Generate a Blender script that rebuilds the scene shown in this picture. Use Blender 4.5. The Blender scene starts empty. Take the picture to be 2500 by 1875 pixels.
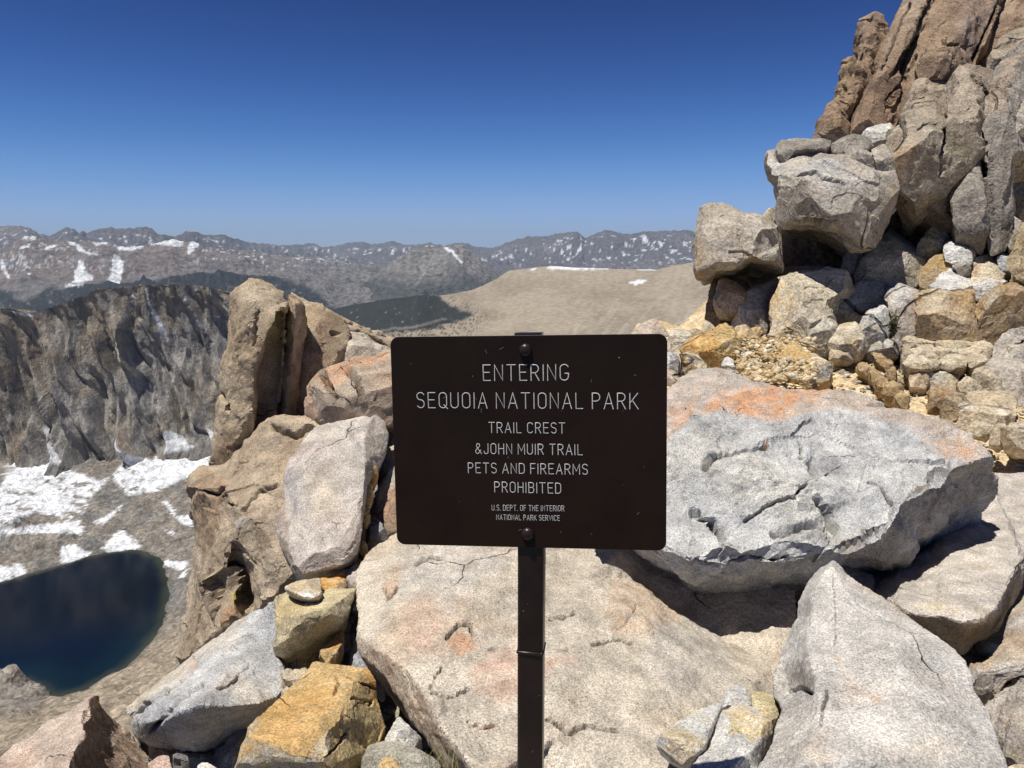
import bpy, bmesh, math, random
import numpy as np
from mathutils import Vector, Matrix
from mathutils.geometry import delaunay_2d_cdt
PI = math.pi
sc = bpy.context.scene
COL = sc.collection
# ------------------------------------------------------------------ camera
FPX, CX, CY = 1805.0, 1250.0, 937.5          # focal length and centre for a 2500 x 1875 frame
PITCH = math.radians(10.8)
CP, SP = math.cos(PITCH), math.sin(PITCH)
cam_d = bpy.data.cameras.new('camera'); cam = bpy.data.objects.new('camera', cam_d); COL.objects.link(cam)
cam_d.sensor_width = 36.0; cam_d.lens = FPX/2500*36.0
cam_d.clip_start = 0.05; cam_d.clip_end = 120000
cam.location = (0, 0, 0); cam.rotation_euler = (PI/2-PITCH, 0, 0)
sc.camera = cam
# ------------------------------------------------------------------ light
SUN_DIR = Vector((-0.25, -0.17, 0.93)).normalized()
elev = math.asin(SUN_DIR.z)
az = math.atan2(SUN_DIR.x, SUN_DIR.y)
w = bpy.data.worlds.new('World'); sc.world = w; w.use_nodes = True
nt = w.node_tree
bg = nt.nodes['Background']
sky = nt.nodes.new('ShaderNodeTexSky'); sky.sky_type = 'NISHITA'; sky.sun_disc = False
sky.sun_elevation = elev; sky.sun_rotation = az
sky.altitude = 3000; sky.air_density = 1.0; sky.dust_density = 0.0; sky.ozone_density = 10.0
# the deep, contrasty blue of thin mountain air: one tone curve on the sky's radiance, everywhere alike
def vmul(a, v):
    n = nt.nodes.new('ShaderNodeVectorMath'); n.operation = 'MULTIPLY'; nt.links.new(a, n.inputs[0]); n.inputs[1].default_value = v; return n.outputs[0]
def vop(op, a, b):
    n = nt.nodes.new('ShaderNodeVectorMath'); n.operation = op; nt.links.new(a, n.inputs[0])
    if isinstance(b, tuple): n.inputs[1].default_value = b
    else: nt.links.new(b, n.inputs[1])
    return n.outputs[0]
v1 = vmul(sky.outputs[0], (.08, .08, .08)); v3 = vop('MULTIPLY', vop('MULTIPLY', v1, v1), v1)
den = vop('ADD', vmul(v3, (139., 41., 7.7)), (1., 1., 1.))
nt.links.new(vop('DIVIDE', vmul(v3, (59.9*7.2, 25.2*8.0, 8.85*9.2)), den), bg.inputs[0]); bg.inputs[1].default_value = 0.1
sl = bpy.data.lights.new('sun', 'SUN'); so = bpy.data.objects.new('sun', sl); COL.objects.link(so)
sl.energy = 5.0; sl.angle = math.radians(0.53); sl.color = (1.0, 0.955, 0.885)
so.rotation_euler = SUN_DIR.to_track_quat('Z', 'Y').to_euler()
sc.view_settings.view_transform = 'Standard'; sc.view_settings.look = 'None'
sc.view_settings.exposure = 0.18; sc.view_settings.gamma = 1.0; sc.view_settings.use_curve_mapping = False
sc.render.engine = 'CYCLES'
sc.cycles.max_bounces = 5; sc.cycles.diffuse_bounces = 2; sc.cycles.volume_bounces = 0
sc.cycles.use_adaptive_sampling = True
# ------------------------------------------------------------------ rays of the frame -> world
VIEWS = {'S': (0, 0, 1.0), 'A': (0, 500, 2.212), 'B': (0, 1125, 2.212), 'C': (1500, 0, 2.212), 'D': (1500, 550, 2.212),
         'E': (1500, 1125, 2.212), 'F': (800, 1125, 2.212), 'G': (2000, 500, 4.424), 'H': (2000, 800, 4.424),
         'I': (1600, 650, 4.424), 'J': (0, 1400, 4.424), 'K': (300, 1500, 4.424), 'L': (650, 1350, 4.424), 'M': (2000, 1500, 4.424)}
def S(v, p):
    ox, oy, s = VIEWS[v]
    return (ox+p[0]/s, oy+p[1]/s)
def ray(px, py):
    u = (px-CX)/FPX; v = (CY-py)/FPX
    return np.array([u, CP+v*SP, -SP+v*CP])
def at(px, py, Y):                            # the point on the ray through (px, py) whose forward distance is Y
    r = ray(px, py); return r*(Y/r[1])
def project(P):
    d = P[:, 1]*CP-P[:, 2]*SP
    u = P[:, 1]*SP+P[:, 2]*CP
    d = np.maximum(d, 1e-3)
    return CX+FPX*P[:, 0]/d, CY-FPX*u/d
def tanrow(py):
    return np.tan(PITCH+np.arctan((py-CY)/FPX))
# ------------------------------------------------------------------ noise (numpy)
def _h(ix, iy, iz, seed):
    h = (ix.astype(np.uint32)*np.uint32(374761393) + iy.astype(np.uint32)*np.uint32(668265263)
         + iz.astype(np.uint32)*np.uint32(2147483647) + np.uint32((seed*974711+12345) & 0xffffffff))
    h = (h ^ (h >> np.uint32(13)))*np.uint32(1274126177)
    h = (h ^ (h >> np.uint32(15)))*np.uint32(2246822519)
    return h ^ (h >> np.uint32(16))
def perlin(P, seed=0):
    P = P.astype(np.float64)
    F = np.floor(P); I = F.astype(np.int64); f = (P-F).astype(np.float32)
    u = f*f*f*(f*(f*6-15)+10)
    out = np.zeros(len(P), np.float32)
    for dx in (0, 1):
        wx = u[:, 0] if dx else 1-u[:, 0]
        for dy in (0, 1):
            wy = u[:, 1] if dy else 1-u[:, 1]
            for dz in (0, 1):
                wz = u[:, 2] if dz else 1-u[:, 2]
                h = _h(I[:, 0]+dx, I[:, 1]+dy, I[:, 2]+dz, seed)
                gx = (h & 1023).astype(np.float32)/511.5-1
                gy = ((h >> np.uint32(10)) & 1023).astype(np.float32)/511.5-1
                gz = ((h >> np.uint32(20)) & 1023).astype(np.float32)/511.5-1
                out += wx*wy*wz*(gx*(f[:, 0]-dx)+gy*(f[:, 1]-dy)+gz*(f[:, 2]-dz))
    return out*1.35
def fbm(P, seed=0, octv=4, gain=0.5, lac=2.03):
    a = 1.0; o = np.zeros(len(P), np.float32); s = 0
    for k in range(octv):
        o += a*perlin(P, seed+k*17); s += a; a *= gain; P = P*lac+3.1
    return o/s*1.6
def ridged(P, seed=0, octv=4, gain=0.5, lac=2.07):
    a = 1.0; o = np.zeros(len(P), np.float32); s = 0; pr = 1.0
    for k in range(octv):
        n = 1-np.abs(perlin(P, seed+k*13))*2.0
        n = np.clip(n, 0, 1)**2
        o += a*n*pr; pr = np.clip(n*1.4, 0, 1); s += a; a *= gain; P = P*lac+1.7
    return o/s
def chips(P, seed=0, k=1.0):                  # faceted fracture relief: every cell has its own tilted plane
    P = P.astype(np.float64); I = np.floor(P).astype(np.int64); f = (P-I).astype(np.float32)
    best = np.full(len(P), 9e9, np.float32); val = np.zeros(len(P), np.float32)
    for dx in (-1, 0, 1):
        for dy in (-1, 0, 1):
            for dz in (-1, 0, 1):
                h = _h(I[:, 0]+dx, I[:, 1]+dy, I[:, 2]+dz, seed)
                jx = (h & 1023).astype(np.float32)/1023; jy = ((h >> np.uint32(10)) & 1023).astype(np.float32)/1023
                jz = ((h >> np.uint32(20)) & 1023).astype(np.float32)/1023
                ax = dx+jx-f[:, 0]; ay = dy+jy-f[:, 1]; az_ = dz+jz-f[:, 2]
                d = ax*ax+ay*ay+az_*az_
                h2 = h*np.uint32(2654435761); h2 ^= h2 >> np.uint32(15)
                g1 = (h2 & 1023).astype(np.float32)/511.5-1; g2 = ((h2 >> np.uint32(10)) & 1023).astype(np.float32)/511.5-1
                g3 = ((h2 >> np.uint32(20)) & 1023).astype(np.float32)/511.5-1
                v = -(ax*g1+ay*g2+az_*g3)*k+g3*0.35
                m = d < best
                best[m] = d[m]; val[m] = v[m]
    return val
def facets(P, seed=0):                        # continuous, piecewise flat relief with sharp creases
    P = P.astype(np.float64); I = np.floor(P).astype(np.int64); f = (P-I).astype(np.float32)
    o_ = np.argsort(-f, axis=1); fs = -np.sort(-f, axis=1); J = I.copy(); r_ = np.arange(len(P))
    def val(K): return (_h(K[:, 0], K[:, 1], K[:, 2], seed) & 4095).astype(np.float32)/2047.5-1
    out = (1-fs[:, 0])*val(J)
    J[r_, o_[:, 0]] += 1; out += (fs[:, 0]-fs[:, 1])*val(J)
    J[r_, o_[:, 1]] += 1; out += (fs[:, 1]-fs[:, 2])*val(J)
    J[r_, o_[:, 2]] += 1; out += fs[:, 2]*val(J)
    return out
def sstep(a, b, x):
    t = np.clip((x-a)/(b-a), 0, 1); return t*t*(3-2*t)
def pip(x, y, poly):
    ins = np.zeros(len(x), bool); n = len(poly); j = n-1
    for i in range(n):
        xi, yi = poly[i]; xj, yj = poly[j]
        if yi != yj:
            c = ((yi > y) != (yj > y)) & (x < (xj-xi)*(y-yi)/(yj-yi)+xi); ins ^= c
        j = i
    return ins
def segdist(x, y, pts, closed=False):
    d = np.full(len(x), 1e9); n = len(pts)
    for i in range(n if closed else n-1):
        ax, ay = pts[i]; bx, by = pts[(i+1) % n]
        vx, vy = bx-ax, by-ay; L = vx*vx+vy*vy+1e-9
        t = np.clip(((x-ax)*vx+(y-ay)*vy)/L, 0, 1)
        d = np.minimum(d, np.hypot(x-ax-t*vx, y-ay-t*vy))
    return d
def polymask(x, y, poly, soft):               # 1 inside, 0 outside
    s = segdist(x, y, poly, True); s = np.where(pip(x, y, poly), s, -s)
    return sstep(-soft, soft, s)
# ------------------------------------------------------------------ meshes
def mesh_np(name, V, F):
    me = bpy.data.meshes.new(name)
    V = np.asarray(V, np.float32); F = np.asarray(F, np.int32); k = F.shape[1]
    me.vertices.add(len(V)); me.vertices.foreach_set('co', V.ravel())
    me.loops.add(F.size); me.loops.foreach_set('vertex_index', F.ravel())
    me.polygons.add(len(F)); me.polygons.foreach_set('loop_start', np.arange(0, F.size, k, dtype=np.int32))
    me.polygons.foreach_set('loop_total', np.full(len(F), k, np.int32))
    me.update(calc_edges=True)
    return me
def set_tint(me, C):
    a = me.color_attributes.new('tint', 'FLOAT_COLOR', 'POINT')
    if C.shape[1] == 3: C = np.concatenate([C, np.ones((len(C), 1), C.dtype)], 1)
    a.data.foreach_set('color', C.astype(np.float32).ravel())
def link(name, me, mats, parent=None, label=None, cat=None, group=None, kind=None):
    o = bpy.data.objects.new(name, me); COL.objects.link(o)
    for m in (mats if isinstance(mats, (list, tuple)) else [mats]):
        if m: me.materials.append(m)
    if parent: o.parent = parent
    if label: o['label'] = label
    if cat: o['category'] = cat
    if group: o['group'] = group
    if kind: o['kind'] = kind
    return o
def empty(name, loc, label, cat, group=None):
    o = bpy.data.objects.new(name, None); COL.objects.link(o); o.location = loc; o.empty_display_size = .1
    o['label'] = label; o['category'] = cat
    if group: o['group'] = group
    bpy.context.view_layer.update()
    return o
def smooth(me, f=True):
    me.polygons.foreach_set('use_smooth', np.full(len(me.polygons), f))
# ------------------------------------------------------------------ materials
class N:
    def __init__(s, name):
        s.m = bpy.data.materials.new(name); s.m.use_nodes = True; s.t = s.m.node_tree; s.n = s.t.nodes; s.l = s.t.links
        s.b = s.n['Principled BSDF']; s.pos = s.n.new('ShaderNodeNewGeometry').outputs['Position']
    def put(s, sock, v):
        if isinstance(v, bpy.types.NodeSocket): s.l.new(v, sock)
        else: sock.default_value = v
    def noise(s, scale, det=3, rough=.5, vec=None, dist=0):
        n = s.n.new('ShaderNodeTexNoise'); n.inputs['Scale'].default_value = scale; n.inputs['Detail'].default_value = det
        n.inputs['Roughness'].default_value = rough; n.inputs['Distortion'].default_value = dist
        s.l.new(vec or s.pos, n.inputs['Vector']); return n.outputs['Fac']
    def vor(s, scale, vec=None, feat='F1', out='Color'):
        n = s.n.new('ShaderNodeTexVoronoi'); n.feature = feat; n.inputs['Scale'].default_value = scale
        s.l.new(vec or s.pos, n.inputs['Vector']); return n.outputs[out]
    def ramp(s, x, a, b, ya=0., yb=1.):
        n = s.n.new('ShaderNodeMapRange'); n.interpolation_type = 'SMOOTHSTEP'
        s.put(n.inputs[0], x); n.inputs[1].default_value = a; n.inputs[2].default_value = b
        n.inputs[3].default_value = ya; n.inputs[4].default_value = yb; return n.outputs[0]
    def math(s, op, a, b=0.):
        n = s.n.new('ShaderNodeMath'); n.operation = op; s.put(n.inputs[0], a); s.put(n.inputs[1], b); return n.outputs[0]
    def mix(s, f, a, b, mode='MIX'):
        n = s.n.new('ShaderNodeMix'); n.data_type = 'RGBA'; n.blend_type = mode
        s.put(n.inputs[0], f); s.put(n.inputs[6], a); s.put(n.inputs[7], b); return n.outputs[2]
    def attr(s, name):
        n = s.n.new('ShaderNodeAttribute'); n.attribute_name = name; return n.outputs['Color']
    def grey(s, v):
        n = s.n.new('ShaderNodeCombineColor'); [s.put(n.inputs[i], v) for i in range(3)]; return n.outputs[0]
    def mapping(s, scale, rot=(0, 0, 0)):
        n = s.n.new('ShaderNodeMapping'); n.inputs['Scale'].default_value = scale; n.inputs['Rotation'].default_value = rot
        s.l.new(s.pos, n.inputs['Vector']); return n.outputs[0]
    def bump(s, h, strength, dist, prev=None):
        n = s.n.new('ShaderNodeBump'); n.inputs['Strength'].default_value = strength; n.inputs['Distance'].default_value = dist
        s.l.new(h, n.inputs['Height'])
        if prev: s.l.new(prev, n.inputs['Normal'])
        return n.outputs[0]
    def done(s, col, rough=.85, spec=.2, bump=None):
        s.put(s.b.inputs['Base Color'], col); s.put(s.b.inputs['Roughness'], rough)
        s.b.inputs['Specular IOR Level'].default_value = spec
        if bump: s.l.new(bump, s.b.inputs['Normal'])
        return s.m
def granite(name, grain, dark=.55, contrast=.5, mott=12.0, bumpd=.0016, coarse=.006, crack=3.0, crackw=.12, crackt=.012):
    m = N(name); c = m.attr('tint')
    v = m.vor(grain); sep = m.n.new('ShaderNodeSeparateColor'); m.l.new(v, sep.inputs[0])
    g = m.ramp(sep.outputs[0], 0, 1, 1-contrast*.55, 1+contrast*.45)
    c = m.mix(1.0, c, m.grey(g), 'MULTIPLY')
    n1 = m.noise(grain*.62, 2, .6); patch = m.ramp(m.noise(mott*.35, 3, .6), .35, .65, .45, 1.25); dk = m.math('MULTIPLY', m.ramp(n1, .56, .66, 0, dark), patch)
    c = m.mix(dk, c, (.035, .032, .03, 1))
    n2 = m.noise(mott, 5, .62); c = m.mix(1.0, c, m.grey(m.ramp(n2, .25, .75, .72, 1.22)), 'MULTIPLY')
    wv = m.n.new('ShaderNodeMix'); wv.data_type = 'VECTOR'; wv.inputs[0].default_value = crackw
    nz = m.n.new('ShaderNodeTexNoise'); nz.inputs['Scale'].default_value = crack*1.3; nz.inputs['Detail'].default_value = 4; m.l.new(m.pos, nz.inputs['Vector'])
    m.l.new(m.mapping((1, 1, .62), (.35, .25, .1)), wv.inputs[4]); m.l.new(nz.outputs['Color'], wv.inputs[5])
    de = m.vor(crack, wv.outputs[1], 'DISTANCE_TO_EDGE', 'Distance')
    gate = m.ramp(m.noise(crack*.8, 2, .5), .56, .66)
    line = m.math('MULTIPLY', m.ramp(de, crackt, 0.0), gate)
    c = m.mix(m.math('MULTIPLY', line, .55), c, (.05, .04, .032, 1))
    rd = m.n.new('ShaderNodeTexNoise'); rd.noise_type = 'RIDGED_MULTIFRACTAL'; rd.inputs['Scale'].default_value = mott*.9; rd.inputs['Detail'].default_value = 6; m.l.new(m.pos, rd.inputs['Vector'])
    b = m.bump(m.noise(grain*.5, 3, .6), .8, bumpd)
    b = m.bump(rd.outputs['Fac'], .45, coarse, b)
    b = m.bump(m.noise(mott*3.5, 6, .68), .7, coarse, b)
    b = m.bump(m.math('MULTIPLY', line, -1.0), 1.0, coarse*2.0, b)
    return m.done(c, .88, .15, b)
M = {}
M['near'] = granite('granite_near', 300, .50, .55, 12, .0018, .009, 2.6, .14, .0045)
M['mid'] = granite('granite_middle', 90, .5, .6, 6, .004, .02, 2., .15, .02)
M['out'] = granite('granite_outcrop', 55, .30, .5, 3.4, .008, .05, 1.15, .25, .015)
# ------------------------------------------------------------------ far land
def far_mat(name, s1, s2, bumpd, lo=.62, hi=1.32):
    m = N(name); c = m.attr('tint')
    n = m.noise(s1, 6, .65); c = m.mix(1.0, c, m.grey(m.ramp(n, .28, .72, lo, hi)), 'MULTIPLY')
    b = m.bump(m.noise(s2, 6, .65), 1.0, bumpd)
    return m.done(c, .95, .05, b)
M['range'] = far_mat('mountain_rock', .016, .006, 110, .50, 1.45)
M['hill'] = far_mat('hill_scree', .03, .04, 2, .80, 1.18)
def cliff_mat():
    m = N('cliff_rock'); c = m.attr('tint'); vec = m.mapping((1, 1, .22), (0, math.radians(-14), 0))
    n = m.noise(.07, 6, .65, vec); c = m.mix(1.0, c, m.grey(m.ramp(n, .3, .7, .74, 1.22)), 'MULTIPLY')
    n2 = m.noise(.30, 4, .6, vec); c = m.mix(1.0, c, m.grey(m.ramp(n2, .3, .7, .8, 1.2)), 'MULTIPLY')
    b = m.bump(m.noise(.06, 6, .7, vec), 1.0, 12); b = m.bump(m.noise(.25, 5, .6), .8, 2.5, b)
    return m.done(c, .95, .05, b)
M['cliff'] = cliff_mat()
def talus_mat():
    m = N('talus'); c = m.attr('tint'); sp = m.n.new('ShaderNodeSeparateColor'); m.l.new(m.vor(.30), sp.inputs[0])
    c = m.mix(1.0, c, m.grey(m.ramp(sp.outputs[0], 0, 1,   .76, 1.22)), 'MULTIPLY')
    sp = m.n.new('ShaderNodeSeparateColor'); m.l.new(m.vor(.13), sp.inputs[0]); c = m.mix(1.0, c, m.grey(m.ramp(sp.outputs[1], 0, 1, .8, 1.2)), 'MULTIPLY')
    n = m.noise(.03, 5, .6); c = m.mix(1.0, c, m.grey(m.ramp(n, .3, .7, .8, 1.15)), 'MULTIPLY')
    b = m.bump(m.vor(.22, None, 'F1', 'Distance'), .8, 1.6); b = m.bump(m.noise(.05, 6, .7), .8, 4.0, b)
    return m.done(c, .95, .05, b)
M['basin'] = talus_mat()
ROCK = np.array([.165, .158, .155]); RED = np.array([.165, .13, .112]); LIGHT = np.array([.27, .255, .235]); DARK = np.array([.10, .098, .10])
SNOW = np.array([.64, .66, .69]); FOREST = np.array([.015, .020, .021])
def interp(pts, x):
    pts = sorted(pts); return np.interp(x, [p[0] for p in pts], [p[1] for p in pts])
def layer(name, label, top, ytop, bot, ybot, c0, c1, nc, nr, amp, wl, jag, colour, seed, back=2500., back_drop=900., kind='structure', powr=1.0, mat='range', ridgefn=None):
    cols = np.linspace(c0, c1, nc); T = np.linspace(0, 1, nr)
    tr = interp(top, cols)
    tr = tr+jag*fbm(np.stack([cols/14., cols*0+seed, cols*0], 1), seed, 5, .55)+.75*jag*facets(np.stack([cols/8.5, cols*0+.3, cols*0+.6], 1), seed+3)
    br = interp(bot, cols)
    C, TT = np.meshgrid(cols, T)
    Yt = interp(ytop, cols) if isinstance(ytop, list) else ytop; Yb = interp(ybot, cols) if isinstance(ybot, list) else ybot
    row = tr[None, :]+(br-tr)[None, :]*TT
    Y = Yt+(Yb-Yt)*TT**powr + 0*C
    V = CP+(CY-row)/FPX*SP
    X = (C-CX)/FPX*Y/V; Z = (-SP+(CY-row)/FPX*CP)*Y/V
    P = np.stack([X, Y, Z], 2).reshape(-1, 3)
    q = np.stack([P[:, 0]/wl, P[:, 1]/wl*1.0, P[:, 0]*0+seed*3.3], 1)
    rg = ridged(q, seed, 6, .52)
    q2 = q*1.0
    taper = np.clip(TT.ravel()*5, 0, 1)
    P[:, 2] += amp*(rg-.38)*taper
    t = TT.ravel()
    colr = colour(P, C.ravel(), row.ravel(), t, rg)
    # the far side of the ridge, out of sight from here
    nb = 6; B = []; 
    for k in range(1, nb+1):
        b = P.reshape(nr, nc, 3)[0].copy(); b[:, 1] += back*k/nb; b[:, 2] -= back_drop*(k/nb)**1.2
        b[:, 0] *= 1+back*k/nb/b[:, 1].mean(); B.append(b)
    P3 = np.concatenate([np.stack(B[::-1]), P.reshape(nr, nc, 3)], 0)
    C3 = np.concatenate([np.repeat(colr.reshape(nr, nc, 3)[:1], nb, 0), colr.reshape(nr, nc, 3)], 0)
    return grid_obj(name, P3, C3, mat, label, kind)
def grid_obj(name, P3, C3, mat, label=None, kind=None, cat=None):
    nr, nc = P3.shape[:2]
    i = np.arange(nr*nc).reshape(nr, nc)
    F = np.stack([i[1:, :-1], i[1:, 1:], i[:-1, 1:], i[:-1, :-1]], 2).reshape(-1, 4)
    me = mesh_np(name, P3.reshape(-1, 3), F); smooth(me)
    if mat in ('cliff', 'range'): me.set_sharp_from_angle(angle=math.radians(24 if mat == 'cliff' else 34))
    set_tint(me, C3.reshape(-1, 3))
    return link(name, me, M[mat] if isinstance(mat, str) else mat, None, label, cat, None, kind)
def lerp(a, b, w): return a+(b-a)*w[:, None]
def snowpoly(c, r, colr, view, polys, seed, warp=5., soft=1.0):
    q = np.stack([c/9., r/5., c*0+seed], 1)
    cx = c+warp*fbm(q, seed, 4, .6); ry = r+warp*.7*fbm(q+9, seed+5, 4, .6)
    for p in polys:
        pp = [S(view, v) for v in p]
        m = polymask(cx, ry, pp, soft); colr = lerp(colr, SNOW, m)
    return colr
A_SNOW = [[(610,215),(640,195),(700,188),(780,205),(775,232),(700,242),(640,240)], [(765,182),(840,172),(990,192),(985,218),(860,220),(780,206)],
  [(385,420),(400,365),(432,305),(500,370),(490,400),(430,425)], [(70,380),(110,372),(155,340),(182,370),(190,410),(120,418)],
  [(575,385),(600,340),(622,280),(650,300),(668,340),(640,385)], [(360,198),(400,200),(450,240),(530,298),(500,292),(430,250)],
  [(90,222),(170,205),(135,232)], [(118,178),(150,162),(192,170),(188,186)], [(225,240),(290,212),(300,232),(240,245)], [(500,205),(580,192),(575,210),(520,218)],
  [(680,238),(750,246),(745,256),(690,250)], [(1000,240),(1040,190),(1078,205),(1070,222),(1020,250)], [(0,320),(40,350),(60,385),(10,350)], [(800,300),(826,285),(830,302)], [(350,455),(420,430),(470,440),(400,455)]]
def col_left(P, c, r, t, rg):
    q = P/2600.; k = sstep(-.3, .5, fbm(q, 3, 4)+.25)
    left = sstep(900, 200, c)
    colr = lerp(np.broadcast_to(ROCK, P.shape)*1.0, RED*1.12, k*left*.9)
    colr = lerp(colr, LIGHT, sstep(.05, .7, fbm(P/900., 9, 4))*.6)
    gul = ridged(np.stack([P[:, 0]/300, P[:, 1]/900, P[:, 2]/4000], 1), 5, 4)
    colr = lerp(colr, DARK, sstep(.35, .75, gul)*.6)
    # forest at the foot
    fq = fbm(np.stack([c/60., r/9., c*0], 1), 21, 5, .6)
    edge = interp([(-300,712),(0,716),(60,720),(150,713),(200,700),(290,672),(400,668),(520,668),(640,672),(700,690),(760,712),(860,760),(1200,780)], c)
    fr = sstep(-3, 4, r-edge+9*fq)*sstep(-.35, .05, fbm(np.stack([c/22., r/4., c*0+2], 1), 23, 4, .6)+.25)
    colr = lerp(colr, FOREST*1.15, fr*.93)
    sp = fbm(np.stack([(c-.8*r)/13., r/4.5, c*0+4], 1), 31, 5, .62)+.38*fbm(np.stack([c/80., r/18., c*0+8], 1), 33, 3)
    band = sstep(600, 612, r)*sstep(662, 625, r)*sstep(420, 560, c)+.55*sstep(575, 590, r)*sstep(680, 640, r)*sstep(420, 200, c)
    colr = lerp(colr, SNOW, sstep(.24, .33, sp)*np.clip(band, 0, 1))
    return snowpoly(c, r, colr, 'A', A_SNOW, 2)
def col_sky(P, c, r, t, rg):
    colr = np.broadcast_to(np.array([.115, .112, .122]), P.shape)*1.0
    colr = lerp(colr, LIGHT*.9, sstep(.0, .7, fbm(P/1500., 19, 4))*.5)
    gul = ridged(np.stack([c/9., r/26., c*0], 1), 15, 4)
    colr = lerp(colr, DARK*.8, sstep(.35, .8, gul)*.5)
    sp = fbm(np.stack([c/15., r/4.2, c*0+7], 1), 51, 5, .62)
    pt = fbm(np.stack([c/90., r/16., c*0+3], 1), 53, 3)
    band = sstep(.06, .14, t)*sstep(.75, .3, t)
    colr = lerp(colr, SNOW, sstep(.16, .26, sp+.38*pt-.10)*np.clip(band, 0, 1)*.95)
    return colr
SKY_TOP = [(-500,556),(-200,560),(0,551),(50,551),(80,560),(98,572),(125,575),(160,556),(180,558),(192,568),(205,560),(212,571),(222,565),(248,556),(262,558),(270,553),(282,558),(300,558),(335,556),(355,553),(372,560),(392,573),(430,577),(452,566),(478,566),(500,574),(545,573),(570,582),(610,592),(655,596),(700,600),(740,596),(765,592),(785,604),(840,596),(880,588),(905,596),(925,594),(960,588),(985,598),(1015,598),(1050,592),(1065,596),(1080,600),(1110,592),(1130,593),(1165,602),(1205,605),(1245,590),(1290,577),(1330,577),(1370,570),(1395,565),(1410,566),(1430,582),(1455,570),(1480,562),(1515,568),(1540,572),(1570,565),(1600,564),(1690,562),(1700,572),(1760,585),(2200,560),(2900,575)]
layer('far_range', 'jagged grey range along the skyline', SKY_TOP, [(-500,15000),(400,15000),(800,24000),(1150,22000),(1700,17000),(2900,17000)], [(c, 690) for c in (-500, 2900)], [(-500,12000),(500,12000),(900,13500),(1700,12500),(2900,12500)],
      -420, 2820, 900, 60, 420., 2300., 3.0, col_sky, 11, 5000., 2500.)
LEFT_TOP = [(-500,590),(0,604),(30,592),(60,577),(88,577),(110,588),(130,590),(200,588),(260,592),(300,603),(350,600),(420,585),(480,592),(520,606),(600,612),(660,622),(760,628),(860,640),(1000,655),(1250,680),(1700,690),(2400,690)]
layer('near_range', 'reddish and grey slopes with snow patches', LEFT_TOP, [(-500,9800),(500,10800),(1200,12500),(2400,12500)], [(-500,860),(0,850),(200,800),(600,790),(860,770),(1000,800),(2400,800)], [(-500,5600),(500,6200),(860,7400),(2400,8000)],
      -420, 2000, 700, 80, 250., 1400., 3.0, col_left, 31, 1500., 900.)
def col_pyr(P, c, r, t, rg):
    colr = np.broadcast_to(np.array([.19, .18, .17]), P.shape)*1.0
    st = fbm(np.stack([(c+.9*r)/30., r/60., c*0], 1), 61, 5, .6)
    colr = lerp(colr, LIGHT*.95, sstep(-.1, .5, st)*.5)
    fr = sstep(640, 700, r+20*fbm(np.stack([c/18., r/9., c*0+1], 1), 63, 5, .65))
    colr = lerp(colr, FOREST*2.0, fr*.72)
    colr = snowpoly(c, r, colr, 'S', [[(1082,602),(1092,603),(1130,633),(1126,635),(1095,618)]], 4, 1.2, .8)
    m = polymask(c+2*fbm(np.stack([c/6, r/6, c*0], 1), 3, 3), r, [(1052,625),(1058,625),(1030,665),(1012,690),(1006,690)], 3)
    return lerp(colr, LIGHT*1.05, m*.7)
layer('pyramid_mountain', 'grey pyramid shaped mountain beyond the valley', [(800,760),(840,735),(880,700),(920,668),(960,636),(1000,612),(1040,603),(1080,601),(1092,604),(1110,596),(1130,598),(1150,616),(1180,640),(1210,668),(1260,700),(1330,740),(1400,790)], [(800,9300),(1080,10200),(1400,9300)],
      [(760,800),(1420,830)], 7400., 790, 1400, 340, 76, 190., 1100., 1.6, col_pyr, 71, 1800., 900.)
def col_hill(P, c, r, t, rg):
    colr = np.broadcast_to(np.array([.30, .255, .195]), P.shape)*1.0
    colr = lerp(colr, np.array([.24, .20, .15]), sstep(-.1, .6, fbm(P/420., 91, 5)+.25*sstep(1300, 1600, c)))
    st = fbm(np.stack([(c+.75*r)/16., (c-.6*r)/160., c*0], 1), 93, 4, .6)
    colr = lerp(colr, np.array([.34, .31, .265]), sstep(.05, .5, st)*sstep(1300, 1400, c)*sstep(700, 760, r)*.55)
    spk = perlin(np.stack([c/2.4, r/1.7, c*0], 1), 95)+.5*perlin(np.stack([c/5., r/3., c*0], 1), 96)
    wc = c+16*fbm(np.stack([c/26, r/8, c*0], 1), 97, 4, .6); wr = r+7*fbm(np.stack([c/26, r/8, c*0+3], 1), 98, 4, .6)
    FP = [(600,780),(808,748),(880,734),(1034,712),(1062,716),(1092,742),(1150,760),(1152,770),(1095,788),(1040,802),(990,808),(900,818),(700,850),(600,850)]
    f = polymask(wc, wr, FP, 4); f2 = polymask(c, r, [(560,760),(1020,700),(1085,722),(1200,765),(1120,840),(900,880),(560,880)], 26)
    cover = f*sstep(-1.0, -.5, spk)+(1-f)*f2*sstep(.10, .30, spk)
    colr = lerp(colr, FOREST*1.25, np.clip(cover, 0, 1)*.96)
    m = polymask(c, r+3*spk, [(905,806),(1000,795),(1085,772),(1092,775),(1010,800),(940,808)], 2.0)
    colr = lerp(colr, np.array([.20, .18, .15]), m*.6)
    colr = snowpoly(c, r, colr, 'S', [[(1330,653),(1345,649),(1490,653),(1480,658),(1350,658)], [(1535,690),(1550,686),(1568,684),(1582,687),(1570,691),(1552,695)], [(1545,654),(1600,657),(1602,660),(1560,659)], [(1280,657),(1312,656),(1300,659)]], 6, 1.6, .9)
    return colr
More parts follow.
